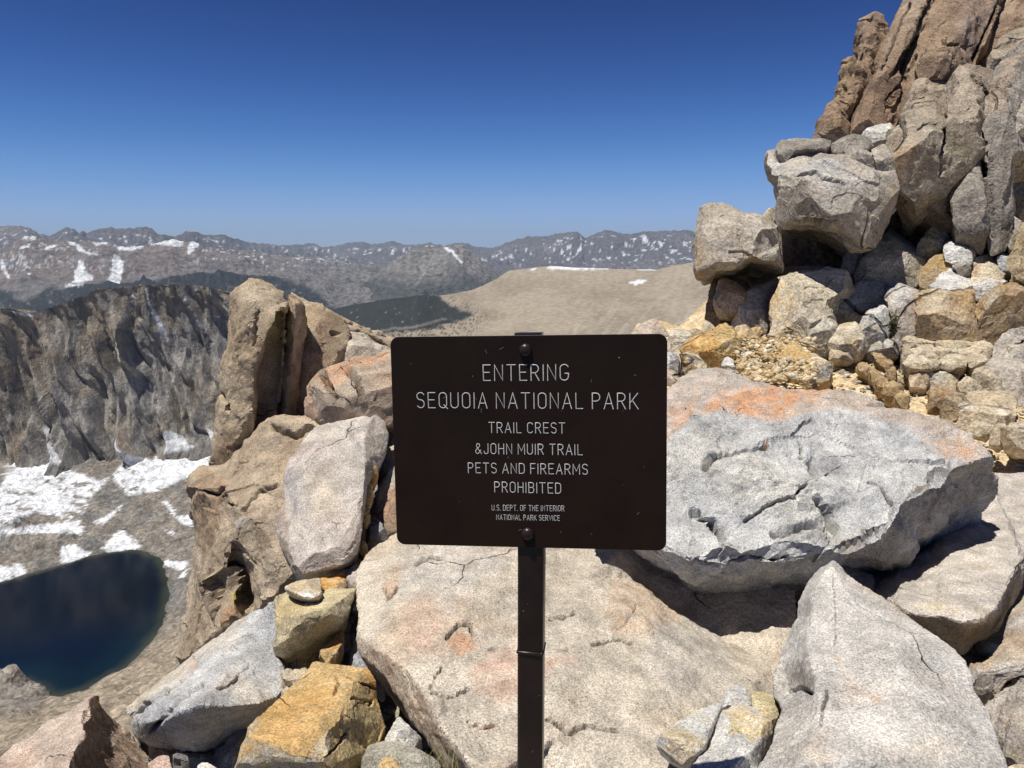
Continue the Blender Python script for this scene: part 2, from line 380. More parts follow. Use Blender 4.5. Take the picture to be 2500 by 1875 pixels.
layer('tan_hill', 'bare tan hill of scree with dark conifer forest on its left flank', [(640,800),(700,786),(760,770),(808,755),(880,741),(944,731),(1034,720),(1060,723),(1084,721),(1120,714),(1152,708),(1180,697),(1211,681),(1230,668),(1245,660),(1283,656),(1342,649),(1400,653),(1491,656),(1604,658),(1649,647),(1700,640),(1760,634),(1900,615),(2300,590),(2700,590)], [(640,5200),(860,4700),(1020,4600),(1240,5400),(1700,5000),(2700,4600)],
      [(640,980),(2700,980)], 2600., 640, 2700, 560, 80, 24., 500., 1.0, col_hill, 95, 900., 450., mat='hill')
# ---- valley floor under everything
me = mesh_np('valley_floor', [(-60000, -9000, -1640), (60000, -9000, -1640), (60000, 60000, -1640), (-60000, 60000, -1640)], [(0, 1, 2, 3)])
set_tint(me, np.tile(np.array([[.12, .12, .10]]), (4, 1))); link('valley_floor', me, M['range'], kind='structure', label='valley floor far below the ranges')
# ---- the grooved cliff across the lake
LAKE_Z = -500.
def shore(rowcol): r = ray(*rowcol); return r*(LAKE_Z/r[2])
SHORE_B = [(-900,760),(-500,720),(-200,690),(0,656),(150,612),(330,562),(500,512),(600,492),(700,482),(760,484),(800,500),(860,520),(885,570),(905,640),(915,680),(905,780),(885,870),(850,930),(800,990),(740,1060),(690,1118),(600,1150),(520,1200),(450,1240),(380,1262),(280,1280),(235,1262),(205,1220),(150,1212),(100,1185),(60,1196),(0,1205),(-200,1240),(-600,1330),(-900,1300)]
SHORE = np.array([shore(S('B', p))[:2] for p in SHORE_B])
def col_cliff(P, c, r, t, ribs):
    colr = np.broadcast_to(np.array([.33, .31, .285]), P.shape)*1.0
    colr = lerp(colr, np.array([.30, .255, .20]), sstep(-.1, .5, fbm(P/140., 101, 4)+.5*sstep(860, 720, r)))
    colr = lerp(colr, np.array([.20, .19, .18]), sstep(.0, .5, fbm(np.stack([(P[:, 0]-.12*P[:, 2])/22, P[:, 1]/60, P[:, 2]/240], 1), 103, 4)))
    return colr
CL_TOP = [(-700,720),(-300,735),(-60,752),(0,752),(35,755),(60,765),(85,762),(120,750),(160,738),(200,722),(235,706),(280,703),(340,698),(420,694),(470,698),(520,704),(565,716),(620,735),(700,770),(900,850)]
CL_BOT = [(-700,1230),(-60,1200),(0,1215),(30,1195),(60,1178),(95,1180),(110,1110),(150,1105),(195,1160),(250,1178),(285,1150),(310,1110),(360,1128),(385,1085),(430,1080),(470,1070),(560,1060),(700,1060),(900,1080)]
nc, nr = 480, 250
cols = np.linspace(-200, 720, nc); T = np.linspace(0, 1, nr)
tr = interp(CL_TOP, cols)+4.2*fbm(np.stack([cols/16., cols*0, cols*0], 1), 7, 5, .62)+2.0*facets(np.stack([cols/9., cols*0+.3, cols*0+.7], 1), 8); br = interp(CL_BOT, cols)+22
C, TT = np.meshgrid(cols, T); row = tr+(br-tr)*TT
Y = interp([(-300,1470),(0,1500),(300,1590),(560,1700),(800,1780)], C)-(interp([(-300,105),(800,165)], C))*TT**1.3
V = CP+(CY-row)/FPX*SP; X = (C-CX)/FPX*Y/V; Z = (-SP+(CY-row)/FPX*CP)*Y/V
P = np.stack([X, Y, Z], 2).reshape(-1, 3)
# grooves: chutes run down and to the right, buttresses between them
u = P[:, 0]+.46*P[:, 2]+7*fbm(P/160., 5, 3)
cham = np.zeros(len(P), np.float32)
ku = fbm(np.stack([u/95., P[:, 2]/900., P[:, 0]*0+1.5], 1), 41, 2)
big = 1-np.abs(ku)*2.2
r1 = ridged(np.stack([u/66., P[:, 2]/1700., P[:, 0]*0+.5], 1), 43, 5, .55)
r2 = chips(np.stack([u/26., P[:, 1]/80., P[:, 2]/85.], 1), 45)
r3 = fbm(P/14., 47, 4, .6)
tt = TT.ravel(); amp = np.clip(.34+tt*1.5, 0, 1)*np.clip((1.06-tt)*9, .35, 1)
def saw(v, seed, drop=.16):        # ribs that build out to the right and break off in a steep shaded side
    k = np.floor(v); t = v-k; hk = (_h(k.astype(np.int64), k.astype(np.int64)*0, k.astype(np.int64)*0+3, seed) & 1023)/1023.
    return np.where(t < 1-drop, t/(1-drop), (1-t)/drop)*(.35+.65*hk)
f1 = facets(np.stack([u/34., P[:, 1]/70., P[:, 2]/110.], 1), 55); f2 = facets(np.stack([u/13., P[:, 1]/30., P[:, 2]/38.], 1), 56)
ph = u/64.+.55*fbm(P/np.array([170., 400., 260.]), 57, 3); ph2 = u/23.+.7*fbm(P/np.array([60., 200., 110.]), 58, 3)
env = np.clip(.55+.9*fbm(np.stack([u/90., P[:, 2]/130., u*0], 1), 59, 2), .15, 1.2)
d = -amp*(74*saw(ph, 60)*env-28)-amp*15*(saw(ph2, 61, .22)-.4)+amp*20*f1+8*f2+1.6*r3
P[:, 1] += d
# hand placed chutes in shade
px, py = C.ravel(), row.ravel()
def gully(pts, wd, dep):
    global P
    pp = [S('A', p) for p in pts]; y0, y1 = min(p[1] for p in pp), max(p[1] for p in pp)
    m = np.exp(-(segdist(px, py, pp)/wd)**2)*sstep(y0-20, y0+.55*(y1-y0), py)*sstep(y1+25, y1-10, py); P[:, 1] += dep*.35*m
for pts, wd, dep in [([(640,590),(680,760),(750,930),(800,1080),(840,1330)], 13, 46), ([(760,620),(830,800),(890,990),(950,1230)], 10, 34), ([(1040,700),(1095,830),(1130,980)], 12, 40),
                     ([(300,1080),(240,1240),(200,1200),(130,960),(90,750)], 12, 36), ([(590,740),(600,1000),(590,1200)], 9, 26), ([(20,700),(60,950),(110,1250)], 14, 40), ([(480,960),(560,1180),(640,1400)], 11, 34), ([(960,1050),(1000,1180),(1100,1270)], 10, 30), ([(270,1000),(290,1290)], 7, 22)]:
    gully(pts, wd*.8, dep*1.5)
colr = col_cliff(P, px, py, tt, r1)
colr = snowpoly(px, py, colr, 'A', [[(775,450),(785,452),(800,520),(830,580),(870,680),(890,735),(885,752),(850,690),(820,600)], [(760,960),(775,970),(795,1030),(775,1030)], [(895,940),(925,928),(905,970),(890,975)],
     [(1145,455),(1150,490),(1140,490)], [(1130,602),(1170,606),(1160,616)], [(1052,445),(1060,470),(1050,470)], [(50,955),(65,950),(85,985)], [(700,480),(730,510),(705,500)], [(1000,490),(1010,515),(1000,520)], [(385,515),(405,512),(395,524)], [(0,570),(60,575),(190,590),(185,605),(130,600),(60,585)],
     [(595,1205),(615,1225),(660,1300),(740,1360),(840,1400),(960,1500),(680,1500),(690,1420),(640,1320)], [(185,1210),(215,1235),(262,1330),(340,1400),(380,1450),(540,1505),(500,1600),(220,1600),(240,1400)], [(856,1236),(900,1250),(1000,1300),(1140,1340),(1140,1480),(900,1460),(860,1330)], [(1090,1215),(1150,1240),(1150,1300)]], 8, 3.0, .8)
P3 = P.reshape(nr, nc, 3); C3 = colr.reshape(nr, nc, 3)
sk = []; sc_ = []
for k in range(1, 15):
    b = P3[-1].copy(); b[:, 1] -= 9*k; b[:, 2] -= 6.6*k; b += 3.2*fbm(b/11., 71, 3)[:, None]; b[:, 0] += .10*9*k; sk.append(b)
    sc_.append(np.tile(np.array([[.19, .18, .165]]), (nc, 1))*(1+.3*fbm(b/8., 72, 3))[:, None])
P3 = np.concatenate([P3, np.stack(sk)], 0); C3 = np.concatenate([C3, np.stack(sc_)], 0)
B = []
for k in range(1, 6):
    b = P3[0].copy(); b[:, 1] += 90*k; b[:, 2] -= 14*k*k; B.append(b)
P3 = np.concatenate([np.stack(B[::-1]), P3], 0); C3 = np.concatenate([np.repeat(C3[:1], 5, 0), C3], 0)
grid_obj('lake_cliff', P3, C3, 'cliff', 'grooved brown cliff above the lake with snow in its chutes', 'structure')
# ---- basin: talus, snow fields, lake shore, the slope below the viewpoint
xs = np.concatenate([np.arange(-1500, -980, 20), np.arange(-980, -240, 3.4), np.arange(-240, 420, 16)])
ys = np.concatenate([np.arange(60, 520, 12), np.arange(520, 1640, 4.6), np.arange(1640, 1900, 20)])
GX, GY = np.meshgrid(xs, ys); x = GX.ravel(); y = GY.ravel()
sh = [tuple(p) for p in SHORE]
dist = segdist(x, y, sh, True); ins = pip(x, y, sh); 
q = np.stack([x/60, y/60, x*0], 1)
sd = np.where(ins, -dist, dist)
h = LAKE_Z+np.where(ins, -np.minimum(dist*.5, 30)-.6, .6+dist*np.interp(y, [700, 1000, 1150], [.20, .16, .13])+np.minimum(dist, 60)*.08)
far = sstep(1150, 1500, y)
h += sstep(45, 8, dist)*3.4*fbm(np.stack([x/26, y/26, x*0+7], 1), 207, 4, .6)
h += np.where(ins, 0, np.clip(dist/40, 0, 1)*(9*fbm(q, 201, 5, .55)+5*ridged(q*1.7, 203, 4)))
near = sstep(900, 650, y)*np.where(ins, 0, 1)
h += near*np.clip(dist-6, 0, 400)*.22
h += np.where(ins, 0, np.clip(dist/25, 0, 1))*(5.5*near*facets(np.stack([x/17, y/17, x*0+.5], 1), 205)+2.2*facets(np.stack([x/8, y/8, x*0+.5], 1), 206))
h = np.maximum(h, np.where(y < 330, -30-1.02*y, -9999))
# small rocky bluffs by the shore
def bump_at(pts, wd, hh):
    global h
    dd = segdist(x, y, [tuple(shore(S('B', p))[:2]) for p in pts]); h = h+hh*sstep(wd, wd*.35, dd)*np.where(ins, 0, 1)*(0.7+.6*ridged(q*2.4, 77, 4))
bump_at([(130,470),(200,490),(300,480)], 40, 13); bump_at([(40,420),(90,480)], 34, 12)
bump_at([(60,1235),(120,1240)], 22, 10); bump_at([(190,1290),(-60,1330)], 26, 12); bump_at([(-40,1250),(40,1290)], 24, 9)
P = np.stack([x, y, h], 1)
px, py = project(P)
colr = np.broadcast_to(np.array([.25, .225, .195]), P.shape)*1.0
colr = lerp(colr, np.array([.20, .195, .185]), sstep(-.1, .5, fbm(P/70., 211, 4)))
colr = lerp(colr, np.array([.36, .30, .225]), sstep(940, 820, y)*sstep(-520, -430, x)*.9)
colr = lerp(colr, np.array([.33, .30, .265]), sstep(860, 780, y)*sstep(-500, -560, x)*.7)
st = ridged(np.stack([x/7, y/7, x*0], 1), 215, 3); colr = colr*(.66+.40*st)[:, None]
colr = lerp(colr, np.array([.10, .095, .085]), sstep(6, 0, dist)*.6)
W = polymask(px, py, [S('B', p) for p in [(-900,500),(-900,-100),(0,150),(60,20),(130,-140),(200,20),(250,-40),(300,-60),(380,50),(540,110),(600,80),(700,-20),(600,-150),(640,-120),(700,-40),(830,0),(870,-160),(1000,-60),(1130,-150),(1180,-60),(1100,60),(960,110),(870,160),(700,190),(600,90),(500,190),(400,400),(330,300),(180,280),(60,370),(0,400)]], 3)
nn = fbm(np.stack([px/26, py/12, px*0], 1), 221, 5, .58)
thr = interp([(-60, .2), (100, .1), (240, .0), (320, .12), (500, .25)], px)
bare = sstep(.0, .22, nn+.05*(py-1190)/20-thr*1.0)
colr = lerp(colr, SNOW, W*(1-bare*.96))
pat = [[(330,540),(330,460),(400,450),(490,500),(480,520),(400,545),(335,560)], [(550,470),(640,375),(660,370),(730,430),(770,470),(700,480),(600,500)], [(885,560),(900,530),(960,550),(1010,540),(1005,590),(960,590)], [(880,220),(905,215),(960,300),(1040,290),(1040,360),(990,340),(940,300)], [(0,560),(60,580),(100,540),(150,605),(0,656)], [(880,370),(945,385),(930,400)], [(480,330),(560,310),(655,240),(640,270),(560,340)], [(0,400),(60,370),(160,350),(300,330),(460,350),(440,400),(300,390),(110,390)], [(200,280),(330,300),(400,200),(240,160),(120,200)], [(970,620),(1000,600),(1000,620),(980,640)], [(-300,640),(0,560),(0,660),(-300,690)]]
colr = snowpoly(px, py, colr, 'B', pat, 12, 7.0, .9)
colr = snowpoly(px, py, colr, 'A', [[(850,1240),(900,1250),(960,1300),(1060,1340),(1140,1360),(1140,1450),(1000,1420),(880,1380),(870,1300),(830,1400),(850,1330)], [(1090,1220),(1150,1240),(1150,1330),(1090,1260)]], 14, 5.0, .9)
P3 = P.reshape(len(ys), len(xs), 3); C3 = colr.reshape(len(ys), len(xs), 3)
P3 = P3[::-1]; C3 = C3[::-1]
grid_obj('talus_slope', P3, C3, 'basin', 'talus and snow around the lake', 'structure')
m = N('lake_water'); b = m.bump(m.noise(.35, 4, .6), .25, .12); b2 = m.noise(.004, 3, .5)
lake_m = m.done(m.mix(1.0, m.attr('tint'), m.grey(m.ramp(b2, .35, .65, .75, 1.25)), 'MULTIPLY'), .10, .32, b)
gx, gy = np.meshgrid(np.arange(-1480, -199, 8.), np.arange(600, 1361, 8.)); lx, ly = gx.ravel(), gy.ravel()
dd = segdist(lx, ly, sh, True)+5*fbm(np.stack([lx/40, ly/40, lx*0], 1), 5, 3)
lc = np.broadcast_to(np.array([.0004, .0040, .0115]), (len(lx), 3))*1.0
lc = lerp(lc, np.array([.002, .012, .017]), sstep(60, 15, dd)*.7*sstep(1000, 850, ly)); lc = lerp(lc, np.array([.03, .036, .026]), sstep(15, 1, dd))
grid_obj('lake', np.stack([lx, ly, lx*0+LAKE_Z], 1).reshape(gx.shape+(3,))[::-1], lc.reshape(gx.shape+(3,))[::-1], lake_m, 'dark blue mountain lake far below on the left', 'structure')
# ---- haze
def box_mesh(name, lo, hi):
    x0, y0, z0 = lo; x1, y1, z1 = hi
    Vv = [(x0,y0,z0),(x1,y0,z0),(x1,y1,z0),(x0,y1,z0),(x0,y0,z1),(x1,y0,z1),(x1,y1,z1),(x0,y1,z1)]
    return mesh_np(name, Vv, [(0,3,2,1),(4,5,6,7),(0,1,5,4),(1,2,6,5),(2,3,7,6),(3,0,4,7)])
hm = bpy.data.materials.new('haze_air'); hm.use_nodes = True; hn = hm.node_tree.nodes; hn.remove(hn['Principled BSDF'])
pv = hn.new('ShaderNodeVolumePrincipled'); pv.inputs['Color'].default_value = (.62, .78, 1.0, 1); pv.inputs['Density'].default_value = HAZE if 'HAZE' in globals() else 1.8e-5
pv.inputs['Anisotropy'].default_value = 0.0
hm.node_tree.links.new(pv.outputs[0], hn['Material Output'].inputs['Volume'])
link('haze', box_mesh('haze', (-61000, -9100, -1641), (61000, 60100, 900)), hm, kind='stuff', label='thin blue mountain haze')
# ------------------------------------------------------------------ rocks
PAL = {  # base, patch colour, third (sparse stain)
 'grey': [(.50,.49,.47), (.38,.38,.38), (.52,.47,.40)],
 'white': [(.60,.585,.55), (.50,.49,.46), (.55,.47,.34)],
 'pale': [(.50,.45,.395), (.47,.40,.345), (.40,.375,.35)],
 'pink': [(.49,.42,.365), (.47,.385,.325), (.46,.30,.20)],
 'tan': [(.43,.36,.275), (.36,.285,.205), (.47,.41,.34)],
 'brown': [(.33,.25,.175), (.25,.175,.115), (.38,.31,.23)],
 'red': [(.34,.235,.165), (.27,.175,.115), (.40,.31,.23)],
 'umber': [(.26,.21,.165), (.20,.155,.12), (.33,.28,.22)],
 'cream': [(.58,.51,.39), (.50,.42,.30), (.60,.42,.20)],
 'ochre': [(.54,.38,.18), (.50,.28,.09), (.58,.48,.31)],
 'orange': [(.56,.33,.12), (.52,.24,.06), (.58,.46,.28)],
 'khaki': [(.50,.43,.27), (.44,.37,.23), (.54,.42,.22)],
 'bluegrey': [(.33,.34,.36), (.25,.26,.29), (.40,.39,.37)],
 'slate': [(.30,.285,.28), (.22,.21,.21), (.36,.33,.29)],
 'greybrown': [(.36,.315,.265), (.29,.245,.20), (.42,.35,.26)],
 'soil': [(.60,.46,.27), (.52,.37,.19), (.62,.52,.36)],
}
rng = random.Random(4)
RC = [0]
def rock(name, label, view, Y0, thick, pal, outline, ridges=(), cat='boulder', chip=.5, rough=1.0, big=.5, vox=None, cracks=(), stains=(), parent=None, group=None,
         down=.45, bands=None, mat=None, seed=None, dirt=0., fine=1.0, kind=None, lean=None, grow=None, cut=None):
    RC[0] += 1; sd = seed if seed is not None else RC[0]*7
    O = [S(view, p) for p in outline]; OY = [Y0+(p[2] if len(p) > 2 else 0) for p in outline]
    if grow is None: grow = 1.045 if sum(OY)/len(OY) > 6.9 else 1.
    if grow != 1.:
        gx_ = sum(p[0] for p in O)/len(O); gy_ = sum(p[1] for p in O)/len(O); O = [(gx_+(p[0]-gx_)*grow, gy_+(p[1]-gy_)*grow) for p in O]
    pts = [Vector(p) for p in O]; Ys = list(OY); edges = []
    for rd in ridges:
        k0 = len(pts)
        for p in rd:
            pts.append(Vector(S(view, p))); Ys.append(Y0+(p[2] if len(p) > 2 else 0))
        edges += [(k, k+1) for k in range(k0, len(pts)-1)]
    n = len(O)
    vc, ed, fc, ov, oe, of = delaunay_2d_cdt(pts, edges, [list(range(n))], 1, .35)
    FY = []
    for k, v in enumerate(vc):
        src = ov[k]
        if src: FY.append(sum(Ys[i] for i in src)/len(src))
        else:   # a crossing point: take the nearest inputs
            ds = sorted(((v-pts[i]).length, Ys[i]) for i in range(len(pts)))[:3]
            FY.append(sum(y/(d+.1) for d, y in ds)/sum(1/(d+.1) for d, y in ds))
    if lean is None: my_ = sum(FY)/len(FY); lean = 0. if my_ < 4.2 else (.5 if 6.3 < my_ < 8.93 and parent is None else .28)
    if lean:
        fz = [at(v.x, v.y, y)[2] for v, y in zip(vc, FY)]; zm = sum(fz)/len(fz); FY = [y+lean*(z-zm) for y, z in zip(FY, fz)]
    front = [at(v.x, v.y, y) for v, y in zip(vc, FY)]
    cen = np.mean([at(x, y, yy) for (x, y), yy in zip(O, OY)], axis=0)
    dirv = cen/np.linalg.norm(cen); dirv = dirv+np.array([0, 0, -down]); dirv /= np.linalg.norm(dirv)
    # map outline verts
    om = {}
    for k, s_ in enumerate(ov):
        for i in s_:
            if i < n: om[i] = k
    # boundary edges from the triangulation
    ec = {}
    for f in fc:
        for a, b in zip(f, list(f[1:])+[f[0]]): ec.setdefault((min(a, b), max(a, b)), []).append((a, b))
    bd = [v[0] for v in ec.values() if len(v) == 1]
    V = list(front); F = [list(f) for f in fc]
    nf = len(front); ring1 = {}; ring2 = {}
    for a, b in bd:
        for q_ in (a, b):
            if q_ not in ring1:
                p = front[q_]
                ring1[q_] = len(V); V.append(cen+(p-cen)*.95+dirv*thick*.55)
                ring2[q_] = len(V); V.append(cen+(p-cen)*.62+dirv*thick)
    cap = len(V); V.append(cen+dirv*thick*1.08)
    for a, b in bd:
        F += [[b, a, ring1[a]], [b, ring1[a], ring1[b]], [ring1[b], ring1[a], ring2[a]], [ring1[b], ring2[a], ring2[b]], [ring2[b], ring2[a], cap]]
    V = np.array(V)
    me = mesh_np('tmp', V, np.array(F))
    ext = np.ptp(V, axis=0); size = float(np.sort(ext)[1:].mean())
    dmean = float(np.mean(FY))
    if vox is None: vox = dmean/739*(1.7 if dmean < 4.2 else 1.35)
    vox = max(vox, size/250)
    bm = bmesh.new(); bm.from_mesh(me); bmesh.ops.recalc_face_normals(bm, faces=bm.faces); bm.to_mesh(me); bm.free()
    tmp = bpy.data.objects.new('tmp', me); COL.objects.link(tmp)
    md = tmp.modifiers.new('r', 'REMESH'); md.mode = 'VOXEL'; md.voxel_size = vox
    dg = bpy.context.evaluated_depsgraph_get()
    m2 = bpy.data.meshes.new_from_object(tmp.evaluated_get(dg)); bpy.data.objects.remove(tmp); bpy.data.meshes.remove(me)
    nv = len(m2.vertices)
    co = np.empty(nv*3, np.float32); m2.vertices.foreach_get('co', co); co = co.reshape(-1, 3)
    no = np.empty(nv*3, np.float32); m2.vertices.foreach_get('normal', no); no = no.reshape(-1, 3)
    s = size
    rr_ = np.random.RandomState(sd); Q_ = np.linalg.qr(rr_.normal(size=(3, 3)))[0]; rc = (co@Q_).astype(np.float32)
    w = rc+.05*s*np.stack([perlin(rc*(2.5/s), sd+1), perlin(rc*(2.5/s)+7, sd+2), perlin(rc*(2.5/s)+13, sd+3)], 1)
    d = (.4 if dmean < 4.2 else .7)*vox+big*.034*s*facets(w*(1.9/s), sd)
    if chip:
        d += chip*.042*s*facets(w*(4.3/s), sd+4)
        if s/vox > 18: d += chip*(.022 if dmean < 4.2 else .030)*s*facets(w*(10.5/s)+3, sd+5)
        if s/vox > 40: d += chip*(.010 if dmean < 4.2 else .014)*s*facets(w*(26/s)+5, sd+6)
        d += chip*.010*s*chips(w*(5.5/s), sd+7, 1.2)
    if bands is not None:     # foliation: thin parallel steps along direction
        bv = np.array(bands[:3]); bv = bv/np.linalg.norm(bv)
        tb = (co@bv)*bands[3]+.8*fbm(co*(2.2/s), sd+8, 3)
        z = np.zeros(nv); d += bands[4]*(np.abs(perlin(np.stack([tb, z+sd, fbm(co*(1.2/s), sd+19, 2)*.9], 1), sd+9))*-1.6+.3)
    d += rough*.7*vox*fbm(co*(1/(10*vox)), sd+10, 3, .6)+rough*.45*vox*fbm(co*(1/(3.2*vox)), sd+11, 2, .6)*fine
    px, py = project(co); dark = np.zeros(nv)
    if cracks:
        vr = co/np.linalg.norm(co, axis=1)[:, None]; facing = ((no*vr).sum(1) < .15)
        wx = px+3*perlin(np.stack([px/14, py/14, px*0], 1), sd)*1.5; wy = py+3*perlin(np.stack([px/14, py/14, px*0+5], 1), sd)*1.5
        for c in cracks:
            pl = [S(view, p) for p in c[0]]
            dd = segdist(wx, wy, pl)
            g_ = np.where(facing, np.exp(-(dd/c[1])**2), 0); d -= 1.4*c[2]*g_; dark = np.maximum(dark, np.where(facing, np.exp(-(dd/(c[1]*.7))**2), 0)*(.75 if c[1] < 5 else .35))
    co2 = co+no*d[:, None].astype(np.float32)
    # flat fracture planes that trim the bulges
    cf = cut if cut is not None else (.03 if parent is not None else .075 if dmean > 4.2 else .05 if s < .32 else .014)
    if cf > 0:
        before = co2.copy()
        for k in range(22):
            n_ = rr_.normal(size=3); n_[1] -= 1.25; n_[2] += .5; n_ /= np.linalg.norm(n_); n_ = n_.astype(np.float32)
            pr_ = co2@n_; hi_ = float(np.percentile(pr_, 99.6)); lo_ = float(pr_.min()); lim = hi_-rr_.uniform(.25, 1.)*cf*(hi_-lo_)
            co2 = co2-np.maximum(pr_-lim, 0)[:, None]*n_
        mv = np.linalg.norm(co2-before, axis=1); w_ = sstep(0, .5*vox, mv)
        co2 = co2+no*(w_*(.006*s*facets(w*(14/s)+9, sd+51)+.004*s*chips(w*(11/s)+5, sd+52)+.35*vox*fbm(co*(1/(4*vox)), sd+53, 2)))[:, None].astype(np.float32)
    P = [np.array(c) for c in PAL[pal]] if isinstance(pal, str) else [np.array(c) for c in pal]
    a = sstep(-.15, .45, fbm(co*(2.3/s), sd+21, 4, .55)); b = sstep(.12, .5, fbm(co*(3.1/s), sd+22, 4, .6))
    c = P[0][None]*(1-a[:, None])+P[1][None]*a[:, None]; c = lerp(c, P[2], b*.75)
    c = c*(1+.16*fbm(co*(9/s), sd+23, 3))[:, None]
    if stains:  # own stains, plus patches that paint shade onto some faces
        q = np.stack([px, py, px*0], 1); brk = .45+.55*sstep(-.30, .12, fbm(co*(26/s), sd+33, 4, .65))
        for st in stains:
            poly, colr, stren, soft, warp = (list(st)+[.8, 8, 10])[:5] if len(st) < 5 else st
            wx = px+warp*fbm(q/24, sd+31, 4, .6); wy = py+warp*fbm(q/24+5, sd+32, 4, .6)
            mk = polymask(wx, wy, [S(view, p) for p in poly], soft)*stren
            c = lerp(c, np.array(colr), mk*brk)
    c = lerp(c, np.array((.07, .06, .05)), dark)  # crack lines painted darker: dirt plus the shade the high sun leaves out
    if dirt: c = lerp(c, np.array((.50,.36,.19)), sstep(.0, .5, fbm(co*(1.6/s)+4, sd+41, 4))*dirt)
    # coarser mesh on the side turned away
    nfc = len(m2.polygons); fi = np.empty(len(m2.loops), np.int32); m2.loops.foreach_get('vertex_index', fi)
    ls = np.empty(nfc, np.int32); m2.polygons.foreach_get('loop_start', ls); lt = np.empty(nfc, np.int32); m2.polygons.foreach_get('loop_total', lt)
    qd = ls[lt == 4][:, None]+np.arange(4); td = ls[lt == 3][:, None]+np.arange(3)
    T = np.concatenate([fi[qd][:, [0, 1, 2]], fi[qd][:, [0, 2, 3]], fi[td]]) if len(td) else np.concatenate([fi[qd][:, [0, 1, 2]], fi[qd][:, [0, 2, 3]]])
    vr = co/np.linalg.norm(co, axis=1)[:, None]; away = (no*vr).sum(1) > .22
    key = np.floor(co/(6*vox)).astype(np.int64); kk = (key[:, 0]*73856093) ^ (key[:, 1]*19349663) ^ (key[:, 2]*83492791)
    kk = np.where(away, kk*2+1, np.arange(nv, dtype=np.int64)*2)
    uq, inv_ = np.unique(kk, return_inverse=True); cnt = np.bincount(inv_).astype(np.float64)
    co2 = np.stack([np.bincount(inv_, co2[:, k])/cnt for k in range(3)], 1).astype(np.float32)
    c = np.stack([np.bincount(inv_, c[:, k])/cnt for k in range(3)], 1)
    T = inv_[T]; T = T[(T[:, 0] != T[:, 1]) & (T[:, 1] != T[:, 2]) & (T[:, 0] != T[:, 2])]
    bpy.data.meshes.remove(m2); m2 = mesh_np(name, co2, T)
    zmin = float(co2[:, 2].min()); org = np.array([cen[0], cen[1], zmin], np.float32)
    if parent is not None: org = np.array(parent.location, np.float32)
    m2.vertices.foreach_set('co', (co2-org).astype(np.float32).ravel())
    for nm in [x.name for x in m2.color_attributes]: m2.color_attributes.remove(m2.color_attributes[nm])
    set_tint(m2, np.clip(c, .01, .85)); smooth(m2, True)
    tmp = bpy.data.objects.new('tmp', m2); COL.objects.link(tmp)
    md = tmp.modifiers.new('d', 'DECIMATE'); md.ratio = DECI
    m3 = bpy.data.meshes.new_from_object(tmp.evaluated_get(bpy.context.evaluated_depsgraph_get())); bpy.data.objects.remove(tmp); bpy.data.meshes.remove(m2); m2 = m3
    m2.set_sharp_from_angle(angle=math.radians(21))
    m2.name = name; m2.update()
    mt = mat or ('near' if dmean < 4.2 else 'out')
    o = link(name, m2, M[mt] if isinstance(mt, str) else mt, None, label, cat if not parent else None, group, kind)
    if parent is not None: o.parent = parent
    else: o.location = org
    STAT.append((len(m2.polygons), name))
    return o
STAT = []; DECI = .38
# ================================================================= near left cluster
rock('boulder', 'long grey granite boulder with a pale upper edge, pointing down towards the lake', 'B', 0, .5, 'grey',
 [(1480,765,2.3),(1400,800,2.36),(1270,850,2.42),(1190,920,2.42),(1050,1020,2.4),(940,1110,2.36),(830,1190,2.3),(740,1270,2.25),(660,1330,2.18),(700,1385,2.15),(690,1420,2.15),(720,1490,2.1),(800,1500,2.0),(900,1510,1.98),(1040,1540,1.92),(1110,1525,1.92),(1250,1440,1.93),(1380,1370,1.95),(1495,1295,1.97),(1530,1230,1.96),(1510,1100,2.05),(1480,1040,2.1),(1500,900,2.2)],
 [[(790,1410,1.93),(900,1402,1.82),(990,1350,1.76),(1080,1322,1.75),(1250,1327,1.78),(1400,1312,1.83),(1495,1275,1.9)], [(820,1290,2.0),(1000,1170,2.08),(1200,990,2.2),(1330,880,2.3)], [(1200,1180,1.9),(1350,1100,2.02)]],
 chip=.28, big=.5, cracks=[([(820,1450),(870,1400),(960,1290),(1080,1210)], 4, .03), ([(900,1260),(930,1230),(1030,1150)], 2.5, .012), ([(1180,1230),(1230,1215),(1290,1170)], 2.5, .012), ([(700,1380),(760,1350),(800,1310)], 4, .03)],
 stains=[([(660,1330),(740,1260),(940,1100),(1190,910),(1330,830),(1300,890),(1150,1010),(980,1170),(880,1240),(790,1310),(700,1345)], (.50,.42,.31), .8, 9, 14), ([(1020,1110),(1060,1090),(1070,1110),(1030,1130)], (.5,.27,.15), .7, 4, 6)], seed=11, cut=0)
